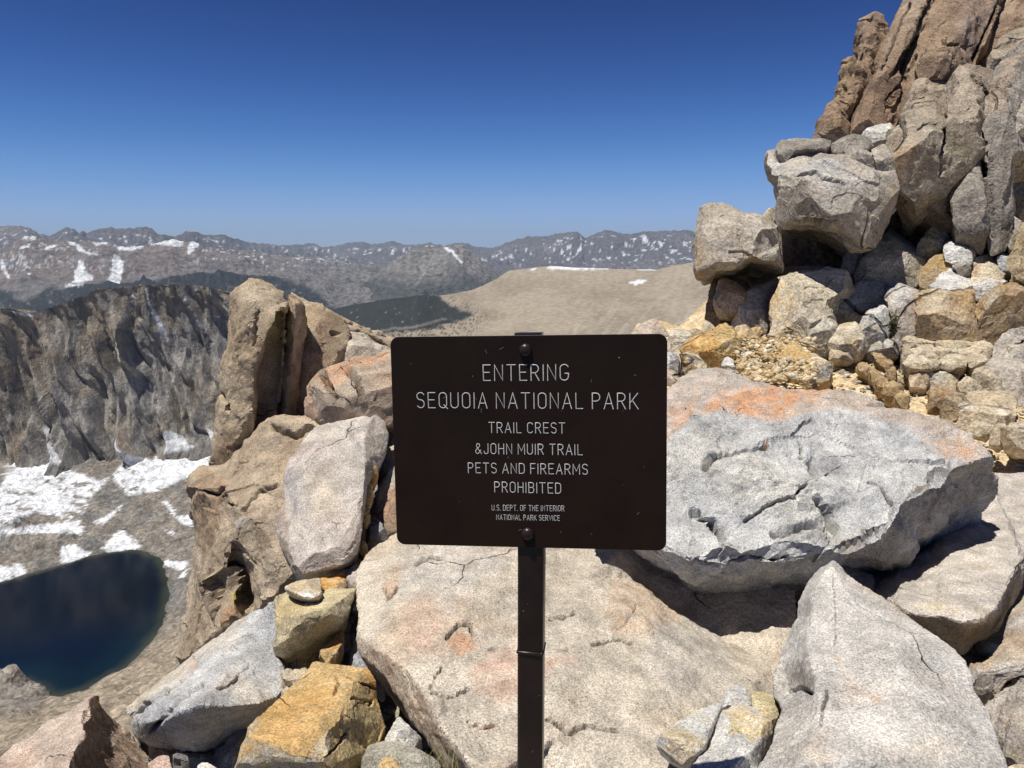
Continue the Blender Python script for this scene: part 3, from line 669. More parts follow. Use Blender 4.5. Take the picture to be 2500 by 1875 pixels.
rock('boulder', 'orange stained boulder with a dark grey lower edge at the bottom of the photo', 'B', 0, .45, 'ochre',
 [(1690,1090,1.8),(1740,1084,1.8),(1850,1095,1.78),(1960,1110,1.76),(2010,1160,1.72),(2032,1190,1.7),(2030,1290,1.68),(2060,1420,1.62),(2085,1480,1.6),(2000,1560,1.55),(1950,1680,1.5),(1900,1800,1.45),(1300,1760,1.42),(1265,1660,1.38),(1265,1600,1.34),(1292,1505,1.36),(1390,1400,1.45),(1480,1320,1.53),(1540,1260,1.6),(1620,1190,1.7)],
 [[(1275,1585,1.32),(1330,1578,1.3),(1480,1570,1.3),(1600,1585,1.3),(1680,1600,1.3),(1760,1655,1.3)], [(1680,1600,1.3),(1700,1540,1.33),(1725,1470,1.38),(1790,1390,1.45),(1860,1290,1.54),(1920,1200,1.64),(1955,1125,1.73)]],
 chip=.22, big=.4, cracks=[([(1890,1290),(1960,1305),(2000,1310),(1985,1330)], 2.5, .02), ([(1880,1180),(1930,1200),(1990,1215),(2020,1230)], 2.5, .015), ([(1720,1640),(1840,1520),(1860,1470)], 2, .01), ([(1810,1280),(1830,1210),(1810,1180)], 2, .008)],
 stains=[([(1280,1560),(1400,1420),(1640,1220),(1790,1180),(1840,1260),(1740,1400),(1690,1540),(1640,1580),(1480,1560)], (.58,.36,.14), .65, 14, 22), ([(1250,1610),(1330,1585),(1480,1575),(1700,1610),(1720,1700),(1300,1720)], (.36,.33,.27), .9, 6, 8),
  ([(1285,1580),(1300,1500),(1390,1410),(1400,1430),(1330,1520),(1310,1580)], (.52,.47,.38), .75, 5, 8), ([(1690,1600),(1730,1480),(1780,1440),(1790,1560),(1760,1680)], (.50,.45,.36), .8, 8, 14), ([(1900,1270),(1990,1180),(2060,1460),(2000,1600),(1800,1660),(1830,1440)], (.44,.36,.20), .75, 12, 14),
  ([(1560,1500),(1600,1450),(1640,1460),(1620,1510)], (.30,.18,.10), .5, 5, 10)], seed=12, cut=0.014)
rock('boulder', 'khaki block with a flat pale top between the grey boulder and the big slab', 'L', 0, .4, 'khaki',
 [(95,470,2.2),(150,448,2.26),(240,418,2.3),(420,405,2.33),(590,398,2.34),(800,388,2.36),(965,393,2.36),(945,470,2.28),(905,600,2.2),(872,700,2.14),(822,762,2.1),(560,932,2.07),(420,1030,2.06),(330,1052,2.06),(200,1106,2.06),(105,1085,2.07),(82,1030,2.07),(95,930,2.04),(130,860,2.04),(100,620,2.12)],
 [[(150,900,1.99),(250,808,1.98),(400,712,1.98),(520,665,2.0),(655,617,2.03),(720,560,2.1),(840,480,2.2),(945,412,2.31)], [(655,617,2.03),(720,665,2.05),(790,740,2.09)]],
 chip=.15, big=.25, stains=[([(80,1110),(90,900),(150,860),(200,960),(230,1110)], (.56,.47,.30), .7, 6, 10), ([(700,640),(880,450),(960,400),(900,620),(820,740)], (.42,.36,.27), .6, 8, 12)], cracks=[([(110,700),(300,690),(480,640)], 1.3, .003)], seed=13, cut=0.012)
rock('stone_slab', 'thin yellow slab with a white patch lying on the khaki block', 'L', 0, .07, 'cream',
 [(203,368,2.2),(300,322,2.26),(430,290,2.3),(575,265,2.34),(580,300,2.32),(600,345,2.3),(590,400,2.24),(603,440,2.2),(565,497,2.15),(500,505,2.13),(400,485,2.13),(262,432,2.16),(215,398,2.18)], [[(235,395,2.14),(360,460,2.10),(495,485,2.1),(555,470,2.13),(590,415,2.19)]],
 cat='slab', chip=.1, big=.2, stains=[([(350,440),(430,420),(520,430),(530,470),(480,490),(380,470)], (.74,.73,.71), .95, 3, 7), ([(210,350),(300,330),(480,330),(420,400),(300,430)], (.56,.40,.18), .6, 6, 8)], seed=14, cut=0)
rock('stone_slab', 'orange wedge of stone behind the thin yellow slab', 'L', 0, .12, 'orange',
 [(580,275,2.44),(680,245,2.48),(760,215,2.5),(842,203,2.5),(862,290,2.46),(878,365,2.42),(800,392,2.37),(690,402,2.34),(600,402,2.33),(598,345,2.38)], [[(700,398,2.34),(760,355,2.37),(862,290,2.43)]], cat='slab', chip=.2, big=.2, stains=[([(690,410),(760,350),(870,290),(880,380)], (.42,.36,.28), .9, 4, 5)], seed=15)
rock('stone', 'yellow wedge of stone under the tip of the khaki block', 'L', 0, .16, 'ochre',
 [(565,1072,2.02),(620,1050,2.04),(700,950,2.1),(822,815,2.16),(832,1000,2.08),(785,1090,2.02),(735,1150,1.97),(675,1190,1.95),(640,1130,1.97)], [[(615,1075,1.98),(665,1150,1.94),(750,1080,2.0),(828,960,2.07)]], chip=.2, big=.2, cat='stone', stains=[([(660,1190),(650,1130),(750,1070),(835,960),(830,1020),(740,1160)], (.50,.45,.34), .8, 4, 6)], seed=16)
rock('stone', 'dark brown sliver of stone in the shade below the khaki block', 'L', 0, .15, 'brown', [(415,1050,2.16),(540,960,2.2),(825,775,2.28),(720,930,2.2),(600,1040,2.14),(480,1135,2.1),(435,1110,2.12)], chip=.2, cat='stone', seed=17)
rock('stone', 'jagged cream stone between the grey boulder and the orange boulder', 'L', 0, .12, 'cream', [(168,1345,1.9),(160,1262,1.93),(215,1278,1.92),(245,1258,1.93),(290,1295,1.92),(350,1262,1.94),(432,1235,1.96),(457,1315,1.92),(380,1370,1.88),(305,1440,1.86),(230,1400,1.86)], [[(170,1350,1.86),(250,1390,1.83),(300,1425,1.83),(345,1350,1.86),(440,1310,1.9)]], chip=.9, cat='stone', seed=18)
rock('stone', 'small rounded tan stone below the jagged cream stone', 'L', 1.84, .09, 'tan', [(172,1490,.02),(190,1455,.04),(245,1435,.05),(295,1450,.03),(262,1500,0),(215,1555,0),(168,1545,.02)], chip=.4, cat='stone', seed=19)
rock('stone', 'dim grey stone in the shaded hollow under the khaki block', 'L', 2.12, .12, 'slate', [(210,1090),(330,1085),(338,1180,-.02),(280,1205,-.03),(225,1170)], chip=.5, cat='stone', seed=20)
rock('stone', 'blue grey sliver of stone in the gap beside the big pink slab', 'L', 0, .2, 'bluegrey',
 [(925,820,2.3),(960,730,2.34),(1000,625,2.38),(1040,640,2.36),(1050,800,2.3),(1060,1000,2.2),(1130,1140,2.14),(1240,1330,2.06),(1262,1420,2.02),(1282,1510,1.98),(1250,1500,1.98),(1192,1400,2.0),(1100,1300,2.03),(1000,1240,2.05),(915,1190,2.06),(930,1000,2.18)], chip=.3, cat='stone', seed=21)
rock('boulder', 'smooth pale upright slab leaning left of the sign', 'B', 0, .45, 'pale',
 [(1900,-242,3.1),(1965,-242,3.1),(2000,-225,3.1),(2030,-252,3.12),(2078,-212,3.1),(2095,-152,3.06),(2085,-62,2.98),(2040,40,2.88),(1988,105,2.8),(1975,200,2.7),(1962,340,2.58),(1950,440,2.52),(1935,495,2.5),(1890,560,2.5),(1800,592,2.49),(1700,620,2.47),(1600,650,2.46),(1560,560,2.52),(1510,470,2.6),(1482,370,2.68),(1480,300,2.74),(1540,240,2.76),(1530,100,2.86),(1550,20,2.92),(1610,-70,2.98),(1700,-190,3.06),(1800,-205,3.1)],
 [[(1588,600,2.42),(1620,580,2.38),(1700,566,2.38),(1800,548,2.39),(1860,553,2.41),(1925,500,2.46)], [(1560,480,2.5),(1600,300,2.64),(1600,120,2.76),(1650,-40,2.88)], [(2000,-222,3.05),(1965,-120,2.9),(1975,0,2.82),(1965,150,2.7),(1940,330,2.54)], [(1620,580,2.38),(1600,480,2.46)]],
 chip=.10, big=.3, stains=[([(1480,300),(1540,240),(1560,470),(1610,620),(1560,600),(1500,450)], (.30,.22,.16), .75, 6, 10), ([(1970,-200),(2090,-200),(2080,-50),(1985,90),(1965,60),(1990,-80)], (.36,.30,.22), .55, 6, 16), ([(1650,50),(1800,60),(1850,250),(1700,330),(1640,200)], (.56,.48,.36), .6, 14, 22)], seed=22, cut=0.012)
rock('boulder', 'sloping brown boulder with a deep hollow, below the tall split pinnacle', 'B', 0, .8, [(.42,.34,.245), (.34,.265,.185), (.27,.19,.13)],
 [(1005,140,3.3),(1030,80,3.34),(1100,20,3.4),(1160,-5,3.4),(1250,-80,3.4),(1350,-160,3.4),(1480,-235,3.35),(1570,-245,3.3),(1700,-235,3.25),(1795,-195,3.2),(1800,-60,3.1),(1750,120,3.0),(1700,400,2.8),(1650,640,2.65),(1580,700,2.62),(1490,780,2.6),(1400,830,2.62),(1270,870,2.65),(1190,930,2.66),(1080,1030,2.68),(940,1110,2.85),(935,1060,2.95),(950,900,3.05),(980,700,3.15),(1010,560,3.2),(1030,400,3.25),(1030,250,3.27),(1040,170,3.28)],
 [[(1060,150,3.15),(1190,120,3.02),(1180,300,2.98),(1130,480,2.95),(1080,700,2.9),(1010,930,2.85)], [(1500,-220,3.3),(1420,-60,3.16),(1350,60,3.05),(1200,160,2.98)], [(1480,180,2.86),(1300,300,2.84),(1240,420,2.82),(1220,560,2.8)], [(1235,590,2.8),(1260,700,2.78),(1345,800,2.76)], [(1270,570,2.93),(1320,670,2.95),(1350,730,2.9)], [(1360,560,2.76),(1385,700,2.72),(1380,790,2.7)], [(1500,300,2.74),(1560,560,2.64)]],
 chip=.5, big=.7, rough=1.3, cracks=[([(1245,590),(1270,690),(1330,790)], 9, .09), ([(1070,160),(1130,190),(1190,150)], 4, .03), ([(1310,260),(1380,150),(1500,120)], 3, .02), ([(1210,240),(1270,235)], 3, .02), ([(1480,-170),(1600,-130),(1700,-180)], 5, .03)],
 stains=[([(1010,140),(1100,30),(1200,60),(1190,200),(1120,500),(1040,480),(1030,300)], (.24,.155,.095), .65, 10, 16), ([(1260,700),(1330,790),(1260,870),(1180,920),(1200,830)], (.30,.17,.09), .8, 8, 12), ([(1240,710),(1262,705),(1275,760),(1250,760)], (.42,.40,.05), .7, 3, 5), ([(1260,340),(1300,300),(1330,330),(1280,360)], (.40,.40,.40), .8, 2, 3)], seed=23, cut=0.01)
rock('boulder', 'tan boulder resting left of the sign, behind the pale upright slab', 'B', 0, .4, 'tan',
 [(2000,-120,3.3),(2060,-180,3.3),(2150,-200,3.3),(2300,-150,3.3),(2350,100,3.1),(2300,380,2.9),(2200,420,2.8),(2130,425,2.75),(2090,412,2.78),(2020,320,2.85),(1985,280,2.9),(2010,180,2.95),(2050,100,3.05),(2030,0,3.15)],
 [[(2060,120,2.96),(2110,60,2.98),(2150,200,2.86),(2100,380,2.76)]], chip=.4, stains=[([(2090,160),(2160,120),(2180,400),(2100,410),(2060,300)], (.33,.20,.13), .8, 7, 12), ([(2010,180),(2060,100),(2130,40),(2110,130),(2060,230)], (.48,.45,.40), .7, 6, 10)], seed=24)
rock('stone', 'dark grey wedge shaped stone against the tan boulder left of the sign', 'B', 2.74, .2, 'slate', [(2000,262,.08),(2060,330,.02),(2100,410,-.02),(2085,430,-.02),(2010,475,0),(1962,495,.02),(1975,400,.05),(1985,330,.08)], [[(2020,380,-.04),(1990,440,-.02)]], chip=.5, cat='stone', seed=25)
for k, (cx_, cy_, r_, lb) in enumerate([(2010,60,34,'topmost of the yellow crumbs in the crack beside the pale upright slab'),(1985,180,30,'second of the yellow crumbs down the crack beside the pale upright slab'),(1970,290,26,'third of the yellow crumbs down the crack beside the pale upright slab'),(1958,470,26,'fourth yellow crumb, just above the lower end of the crack'),(1935,560,20,'lowest yellow crumb at the foot of the crack')]):
    rock('stone', lb, 'B', 2.85-.07*k, .12, 'ochre', [(cx_-r_*.8,cy_-r_*1.5),(cx_+r_*.5,cy_-r_*1.8,.02),(cx_+r_,cy_+r_*.2,0),(cx_+r_*.3,cy_+r_*1.9,-.02),(cx_-r_,cy_+r_)], [[(cx_,cy_,-.04)]][:0], chip=.9, cat='stone', seed=26+k, group='yellow crumbs in the crack')
rock('boulder', 'rough pale rock at the upper left corner of the big pink slab', 'L', 0, .3, 'pale', [(800,190,2.56),(870,165,2.6),(930,150,2.62),(1040,120,2.66),(1150,60,2.66),(1200,250,2.5),(1100,380,2.42),(990,400,2.4),(900,385,2.42),(865,300,2.46),(845,225,2.52)], [[(930,300,2.38),(1020,220,2.42)]], chip=.8, cat='rock', seed=33)
# ---- the tall split pinnacle
t = empty('rock_pinnacle', (-.9, 3.6, -1.9), 'tall split brown rock pinnacle rising left of the sign with two vertical cracks', 'rock pinnacle')
PB = [(.43,.34,.235), (.37,.28,.185), (.30,.22,.145)]
def part(name, *a, **k): return rock(name, None, *a, parent=t, cat=None, **k)
part('main_column', 'A', 0, .7, PB,
 [(1290,412,3.62),(1340,396,3.62),(1420,406,3.62),(1480,440,3.62),(1538,468,3.64),(1546,520,3.62),(1536,700,3.6),(1515,1000,3.56),(1495,1150,3.54),(1380,1300,3.4),(1200,1420,3.36),(1130,1400,3.42),(1145,1250,3.46),(1180,1060,3.5),(1190,900,3.52),(1222,750,3.55),(1240,600,3.58),(1250,480,3.6)],
 [[(1330,440,3.48),(1375,500,3.44),(1470,560,3.42),(1545,556,3.46)], [(1375,552,3.40),(1462,590,3.36),(1428,740,3.36),(1374,880,3.36),(1368,1050,3.36),(1345,1255,3.34)], [(1490,590,3.60),(1448,745,3.60),(1394,885,3.60),(1388,1055,3.58),(1366,1240,3.52)], [(1530,575,3.66),(1520,800,3.66),(1505,1000,3.62)], [(1300,560,3.42),(1270,800,3.42),(1220,1050,3.40),(1190,1300,3.36)]],
 chip=.35, big=.35, rough=1.2, bands=(.9,.1,.15,9,.004), cracks=[([(1385,560),(1375,700),(1370,760)], 3, .03), ([(1190,1020),(1240,1110)], 3, .03)],
 stains=[([(1300,400),(1545,470),(1540,560),(1400,560),(1280,520)], (.50,.42,.31), .6, 10, 16), ([(1450,590),(1540,560),(1530,800),(1480,820),(1440,800)], (.28,.24,.06), .55, 10, 14), ([(1130,1400),(1160,1250),(1300,1300),(1200,1420)], (.30,.20,.12), .5, 8, 14)], seed=41, cut=0.006)
part('narrow_column', 'A', 0, .5, PB, [(1552,485,3.74),(1572,470,3.74),(1610,492,3.76),(1636,510,3.76),(1642,560,3.74),(1638,700,3.73),(1620,900,3.70),(1602,1140,3.66),(1560,1160,3.64),(1495,1150,3.64),(1512,1000,3.67),(1532,750,3.7),(1546,560,3.72)], [[(1590,540,3.62),(1585,750,3.60),(1560,1000,3.58),(1545,1130,3.56)]], chip=.5, big=.3, rough=1.2, seed=42, cut=0)
part('right_column', 'A', 0, .8, PB, [(1650,520,3.95),(1700,530,3.96),(1760,560,3.98),(1840,610,4.0),(1850,680,3.95),(1830,800,3.85),(1760,880,3.75),(1690,940,3.7),(1660,1060,3.65),(1645,1150,3.62),(1602,1140,3.68),(1622,900,3.76),(1645,700,3.85)], [[(1680,620,3.78),(1720,700,3.74),(1690,850,3.68),(1640,1050,3.62)], [(1720,640,3.80),(1800,650,3.82)]], chip=.9, big=.8, rough=1.3,
 cracks=[([(1720,640),(1790,660),(1820,700)], 7, .05), ([(1700,720),(1790,740)], 5, .04)], stains=[([(1700,620),(1800,620),(1820,720),(1700,730)], (.27,.17,.11), .6, 6, 10)], seed=43)
part('sloping_ridge', 'A', 0, 1.0, [(.46,.38,.29), (.40,.31,.22), (.50,.44,.36)], [(1570,470,4.2),(1640,500,4.2),(1750,545,4.25),(1850,600,4.3),(1950,645,4.3),(2040,680,4.3),(2115,712,4.3),(2160,760,4.25),(2160,860,4.1),(2000,860,4.0),(1830,860,3.9),(1650,700,3.95),(1600,560,4.1)], [[(1700,570,4.1),(1830,640,4.05),(1960,690,4.1),(2100,740,4.15)]], chip=.3, big=.3, cracks=[([(1830,640),(1900,640),(2080,705)], 2.5, .03), ([(1850,690),(1950,690),(2100,770)], 2.5, .03)], seed=44, cut=0)
part('sloping_ridge', 'A', 0, .7, [(.48,.42,.34), (.42,.34,.26), (.5,.45,.38)], [(1840,690,4.0),(1950,700,4.05),(2100,770,4.05),(2160,800,4.0),(2160,880,3.9),(1960,860,3.8),(1880,900,3.7),(1800,920,3.7),(1820,800,3.85)], [[(1860,760,3.86),(1980,780,3.88)]], chip=.6, big=.5, seed=45)
rock('boulder', 'orange brown pitted boulder between the pinnacle and the sign', 'A', 0, .7, [(.42,.34,.26), (.38,.25,.17), (.32,.25,.19)],
 [(1640,1140,3.3),(1648,1040,3.36),(1665,970,3.4),(1720,900,3.45),(1820,845,3.52),(1950,812,3.58),(2100,788,3.6),(2250,800,3.6),(2260,1000,3.4),(2240,1200,3.2),(2115,1160,3.15),(1960,1170,3.14),(1900,1175,3.16),(1790,1200,3.2),(1700,1180,3.24)],
 [[(1700,970,3.24),(1830,930,3.2),(1900,900,3.26),(2060,880,3.32),(2200,880,3.35)], [(1760,1060,3.14),(1900,1040,3.1),(2100,1040,3.1)]], chip=.7, big=.7, rough=1.5, cracks=[([(1740,900),(1780,1000),(1820,1050)], 8, .05), ([(1860,880),(1930,960),(1960,1040)], 7, .04)],
 stains=[([(1700,920),(1830,850),(2100,790),(2100,850),(1900,890),(1800,960),(1740,960)], (.50,.27,.15), .75, 8, 14)], seed=46, cut=0.025)
# ---- bottom left corner
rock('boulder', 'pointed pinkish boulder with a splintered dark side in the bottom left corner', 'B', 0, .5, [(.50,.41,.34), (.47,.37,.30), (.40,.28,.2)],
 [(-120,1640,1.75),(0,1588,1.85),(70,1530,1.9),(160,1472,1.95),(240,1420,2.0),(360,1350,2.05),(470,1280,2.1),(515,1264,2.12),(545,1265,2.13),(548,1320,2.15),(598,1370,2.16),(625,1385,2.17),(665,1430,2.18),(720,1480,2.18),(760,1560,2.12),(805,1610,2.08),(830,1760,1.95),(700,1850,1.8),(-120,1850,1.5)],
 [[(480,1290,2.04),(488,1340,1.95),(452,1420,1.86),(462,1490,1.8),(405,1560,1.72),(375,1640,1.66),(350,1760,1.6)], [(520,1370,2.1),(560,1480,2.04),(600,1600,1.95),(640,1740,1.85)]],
 chip=.3, big=.3, bands=(.95,.1,.05,26,.010), stains=[([(470,1275),(560,1260),(620,1380),(820,1640),(820,1800),(340,1800),(380,1640),(460,1490),(455,1430),(490,1340)], (.22,.145,.095), .85, 4, 6), ([(20,1600),(200,1500),(180,1700),(0,1700)], (.50,.36,.28), .5, 12, 14)], seed=51, cut=0)  # first patch paints the shade of the dark side into the tint
rock('stone', 'small pink stone at the bottom edge between the corner boulder and the orange boulder', 'K', 1.62, .14, [(.52,.38,.31),(.5,.36,.29),(.5,.4,.34)], [(268,1590,.02),(340,1570,.03),(400,1540,.05),(478,1543,.05),(520,1600,.02),(545,1659),(560,1760,-.02),(290,1760,-.03),(285,1650)], chip=.4, cat='stone', seed=52)
rock('stone', 'dark grey stone in the shade right of the small pink stone', 'K', 1.7, .14, 'slate', [(535,1480),(600,1462),(700,1520),(712,1640),(680,1740),(560,1740),(540,1600)], chip=.5, cat='stone', seed=53)
rock('stone', 'cream splinter poking up at the bottom edge left of the orange boulder', 'K', 1.56, .1, 'white', [(812,1645,.02),(850,1608,.03),(930,1630,.02),(1010,1655),(1060,1740,-.02),(820,1740,-.02)], chip=.5, cat='stone', seed=54)
rock('stone', 'tiny white pebble behind the small pink stone', 'K', 1.68, .05, 'white', [(415,1530),(432,1495),(455,1530),(440,1550)], chip=.5, cat='pebble', seed=55)
rock('boulder', 'shaded dark rock deep in the hollow under the long grey boulder', 'K', 2.02, .5, 'slate', [(290,1400,.1),(420,1330,.12),(700,1480,.05),(900,1420,0),(1250,1180,0),(1420,1250,-.1),(1250,1420,-.15),(1230,1700,-.25),(700,1760,-.1),(300,1760)], [[(620,1580,-.06),(850,1560,-.08),(1000,1640,-.12)]], chip=.9, cat='rock', seed=56)
# ---- bottom centre-left
rock('boulder', 'pale grey stone wedged under the left edge of the big pink slab', 'F', 0, .25, 'white', [(310,1510,1.6),(345,1440,1.66),(382,1378,1.7),(440,1430,1.68),(505,1500,1.62),(470,1550,1.55),(400,1560,1.52)], [[(330,1505,1.52),(420,1500,1.5)]], chip=.4, cat='stone', seed=57)
rock('boulder', 'rounded greenish grey stone carrying a tuft of dry grass at the bottom edge', 'F', 0, .3, [(.42,.39,.32),(.36,.34,.27),(.46,.42,.34)], [(160,1720,1.36),(180,1620,1.42),(215,1545,1.47),(300,1512,1.5),(440,1520,1.5),(540,1560,1.47),(600,1620,1.44),(660,1740,1.36)], [[(260,1620,1.36),(420,1600,1.37),(540,1660,1.36)]], chip=.2, cat='stone', seed=58)
rock('stone', 'bright yellow pebble in front of the rounded greenish stone', 'F', 1.28, .06, 'ochre', [(265,1680),(292,1610,.02),(340,1588,.03),(378,1625,.02),(390,1700),(330,1740)], chip=.4, cat='pebble', seed=59)
# ================================================================= big slab under the sign
rock('rock_slab', 'big flat pinkish slab lying behind and under the sign post', 'F', 0, .55, [(.51,.455,.375), (.48,.42,.34), (.48,.38,.285)],
 [(165,600,2.42),(200,540,2.5),(262,470,2.6),(370,400,2.7),(700,330,2.78),(1300,330,2.8),(1750,345,2.8),(2150,470,2.7),(2500,700,2.5),(2550,1000,2.25),(2430,1300,1.9),(2300,1650,1.6),(2250,1820,1.45),(2000,1880,1.4),(850,1880,1.42),(790,1790,1.46),(720,1700,1.52),(640,1640,1.57),(575,1555,1.62),(500,1440,1.69),(420,1320,1.76),(340,1220,1.83),(270,1130,1.9),(185,1030,1.99),(170,940,2.05),(182,850,2.15),(160,760,2.25),(158,680,2.34)],
 [[(190,960,2.0),(290,1030,1.9),(430,1130,1.78),(545,1300,1.64),(640,1470,1.53),(740,1600,1.44),(830,1740,1.36)], [(420,760,2.16),(700,620,2.32),(1000,560,2.42),(1400,640,2.36)], [(640,1000,1.9),(760,920,2.0),(860,1060,1.9)], [(1180,1220,1.74),(1500,1120,1.86),(1800,1200,1.8)], [(900,1500,1.56),(1250,1480,1.58),(1600,1500,1.58)], [(1700,640,2.52),(1900,800,2.44),(2150,980,2.3),(2400,1100,2.15)], [(1560,780,2.2),(1800,950,2.06),(2050,1090,1.95),(2300,1200,1.88)]],
 cat='slab', chip=.14, big=.32, rough=1.2, vox=.0054,
 cracks=[([(310,700),(330,760),(380,700)], 3, .012), ([(560,1240),(580,1170),(620,1120)], 2.5, .01), ([(640,960),(700,900),(760,890),(790,960)], 4, .016), ([(1200,870),(1270,855),(1330,830)], 3, .012), ([(1180,1400),(1300,1480),(1400,1440),(1560,1460)], 3.5, .014), ([(760,1420),(830,1450),(900,1440)], 2.5, .01), ([(1430,1000),(1560,960),(1650,980)], 3, .012), ([(480,560),(560,520),(620,540)], 3, .012), ([(560,1250),(640,1290),(760,1240)], 2.5, .01)],
 stains=[([(1540,660),(1740,650),(1780,720),(1960,800),(1900,860),(1700,950),(1560,940),(1500,800)], (.50,.37,.26), .75, 14, 26), ([(300,640),(400,560),(400,660),(350,760),(310,740)], (.44,.31,.22), .8, 6, 12), ([(440,800),(560,740),(640,860),(620,1000),(780,960),(820,1020),(700,1060),(600,1080),(480,1040),(340,940)], (.47,.33,.25), .6, 14, 22),
  ([(640,960),(720,920),(780,980),(800,1040),(700,1060),(650,1030)], (.53,.31,.19), .8, 8, 12), ([(780,1120),(1000,1000),(1100,1100),(1320,1060),(1360,1110),(1250,1130),(1000,1300),(820,1280),(760,1200)], (.50,.30,.22), .55, 14, 24), ([(1750,860),(2100,900),(2200,1200),(1900,1280),(1720,1120)], (.37,.35,.33), .55, 20, 30), ([(420,500),(800,460),(980,560),(700,760),(520,700),(380,720)], (.50,.48,.45), .5, 18, 26),
  ([(180,960),(290,1040),(430,1140),(560,1320),(640,1480),(800,1700),(700,1720),(500,1450),(290,1150),(170,1020)], (.36,.27,.20), .75, 6, 8), ([(840,1040),(920,1040),(900,1060),(860,1060)], (.06,.055,.05), .8, 2, 8), ([(600,1290),(640,1300),(650,1370),(610,1380)], (.08,.07,.06), .7, 2, 9), ([(1230,1030),(1290,1030),(1280,1050),(1240,1050)], (.07,.06,.06), .7, 2, 9), ([(1170,1380),(1400,1450),(1340,1540),(1180,1560)], (.38,.31,.24), .6, 10, 20), ([(760,1440),(900,1420),(940,1460),(820,1480)], (.50,.28,.2), .4, 6, 10)], seed=61, cut=0)
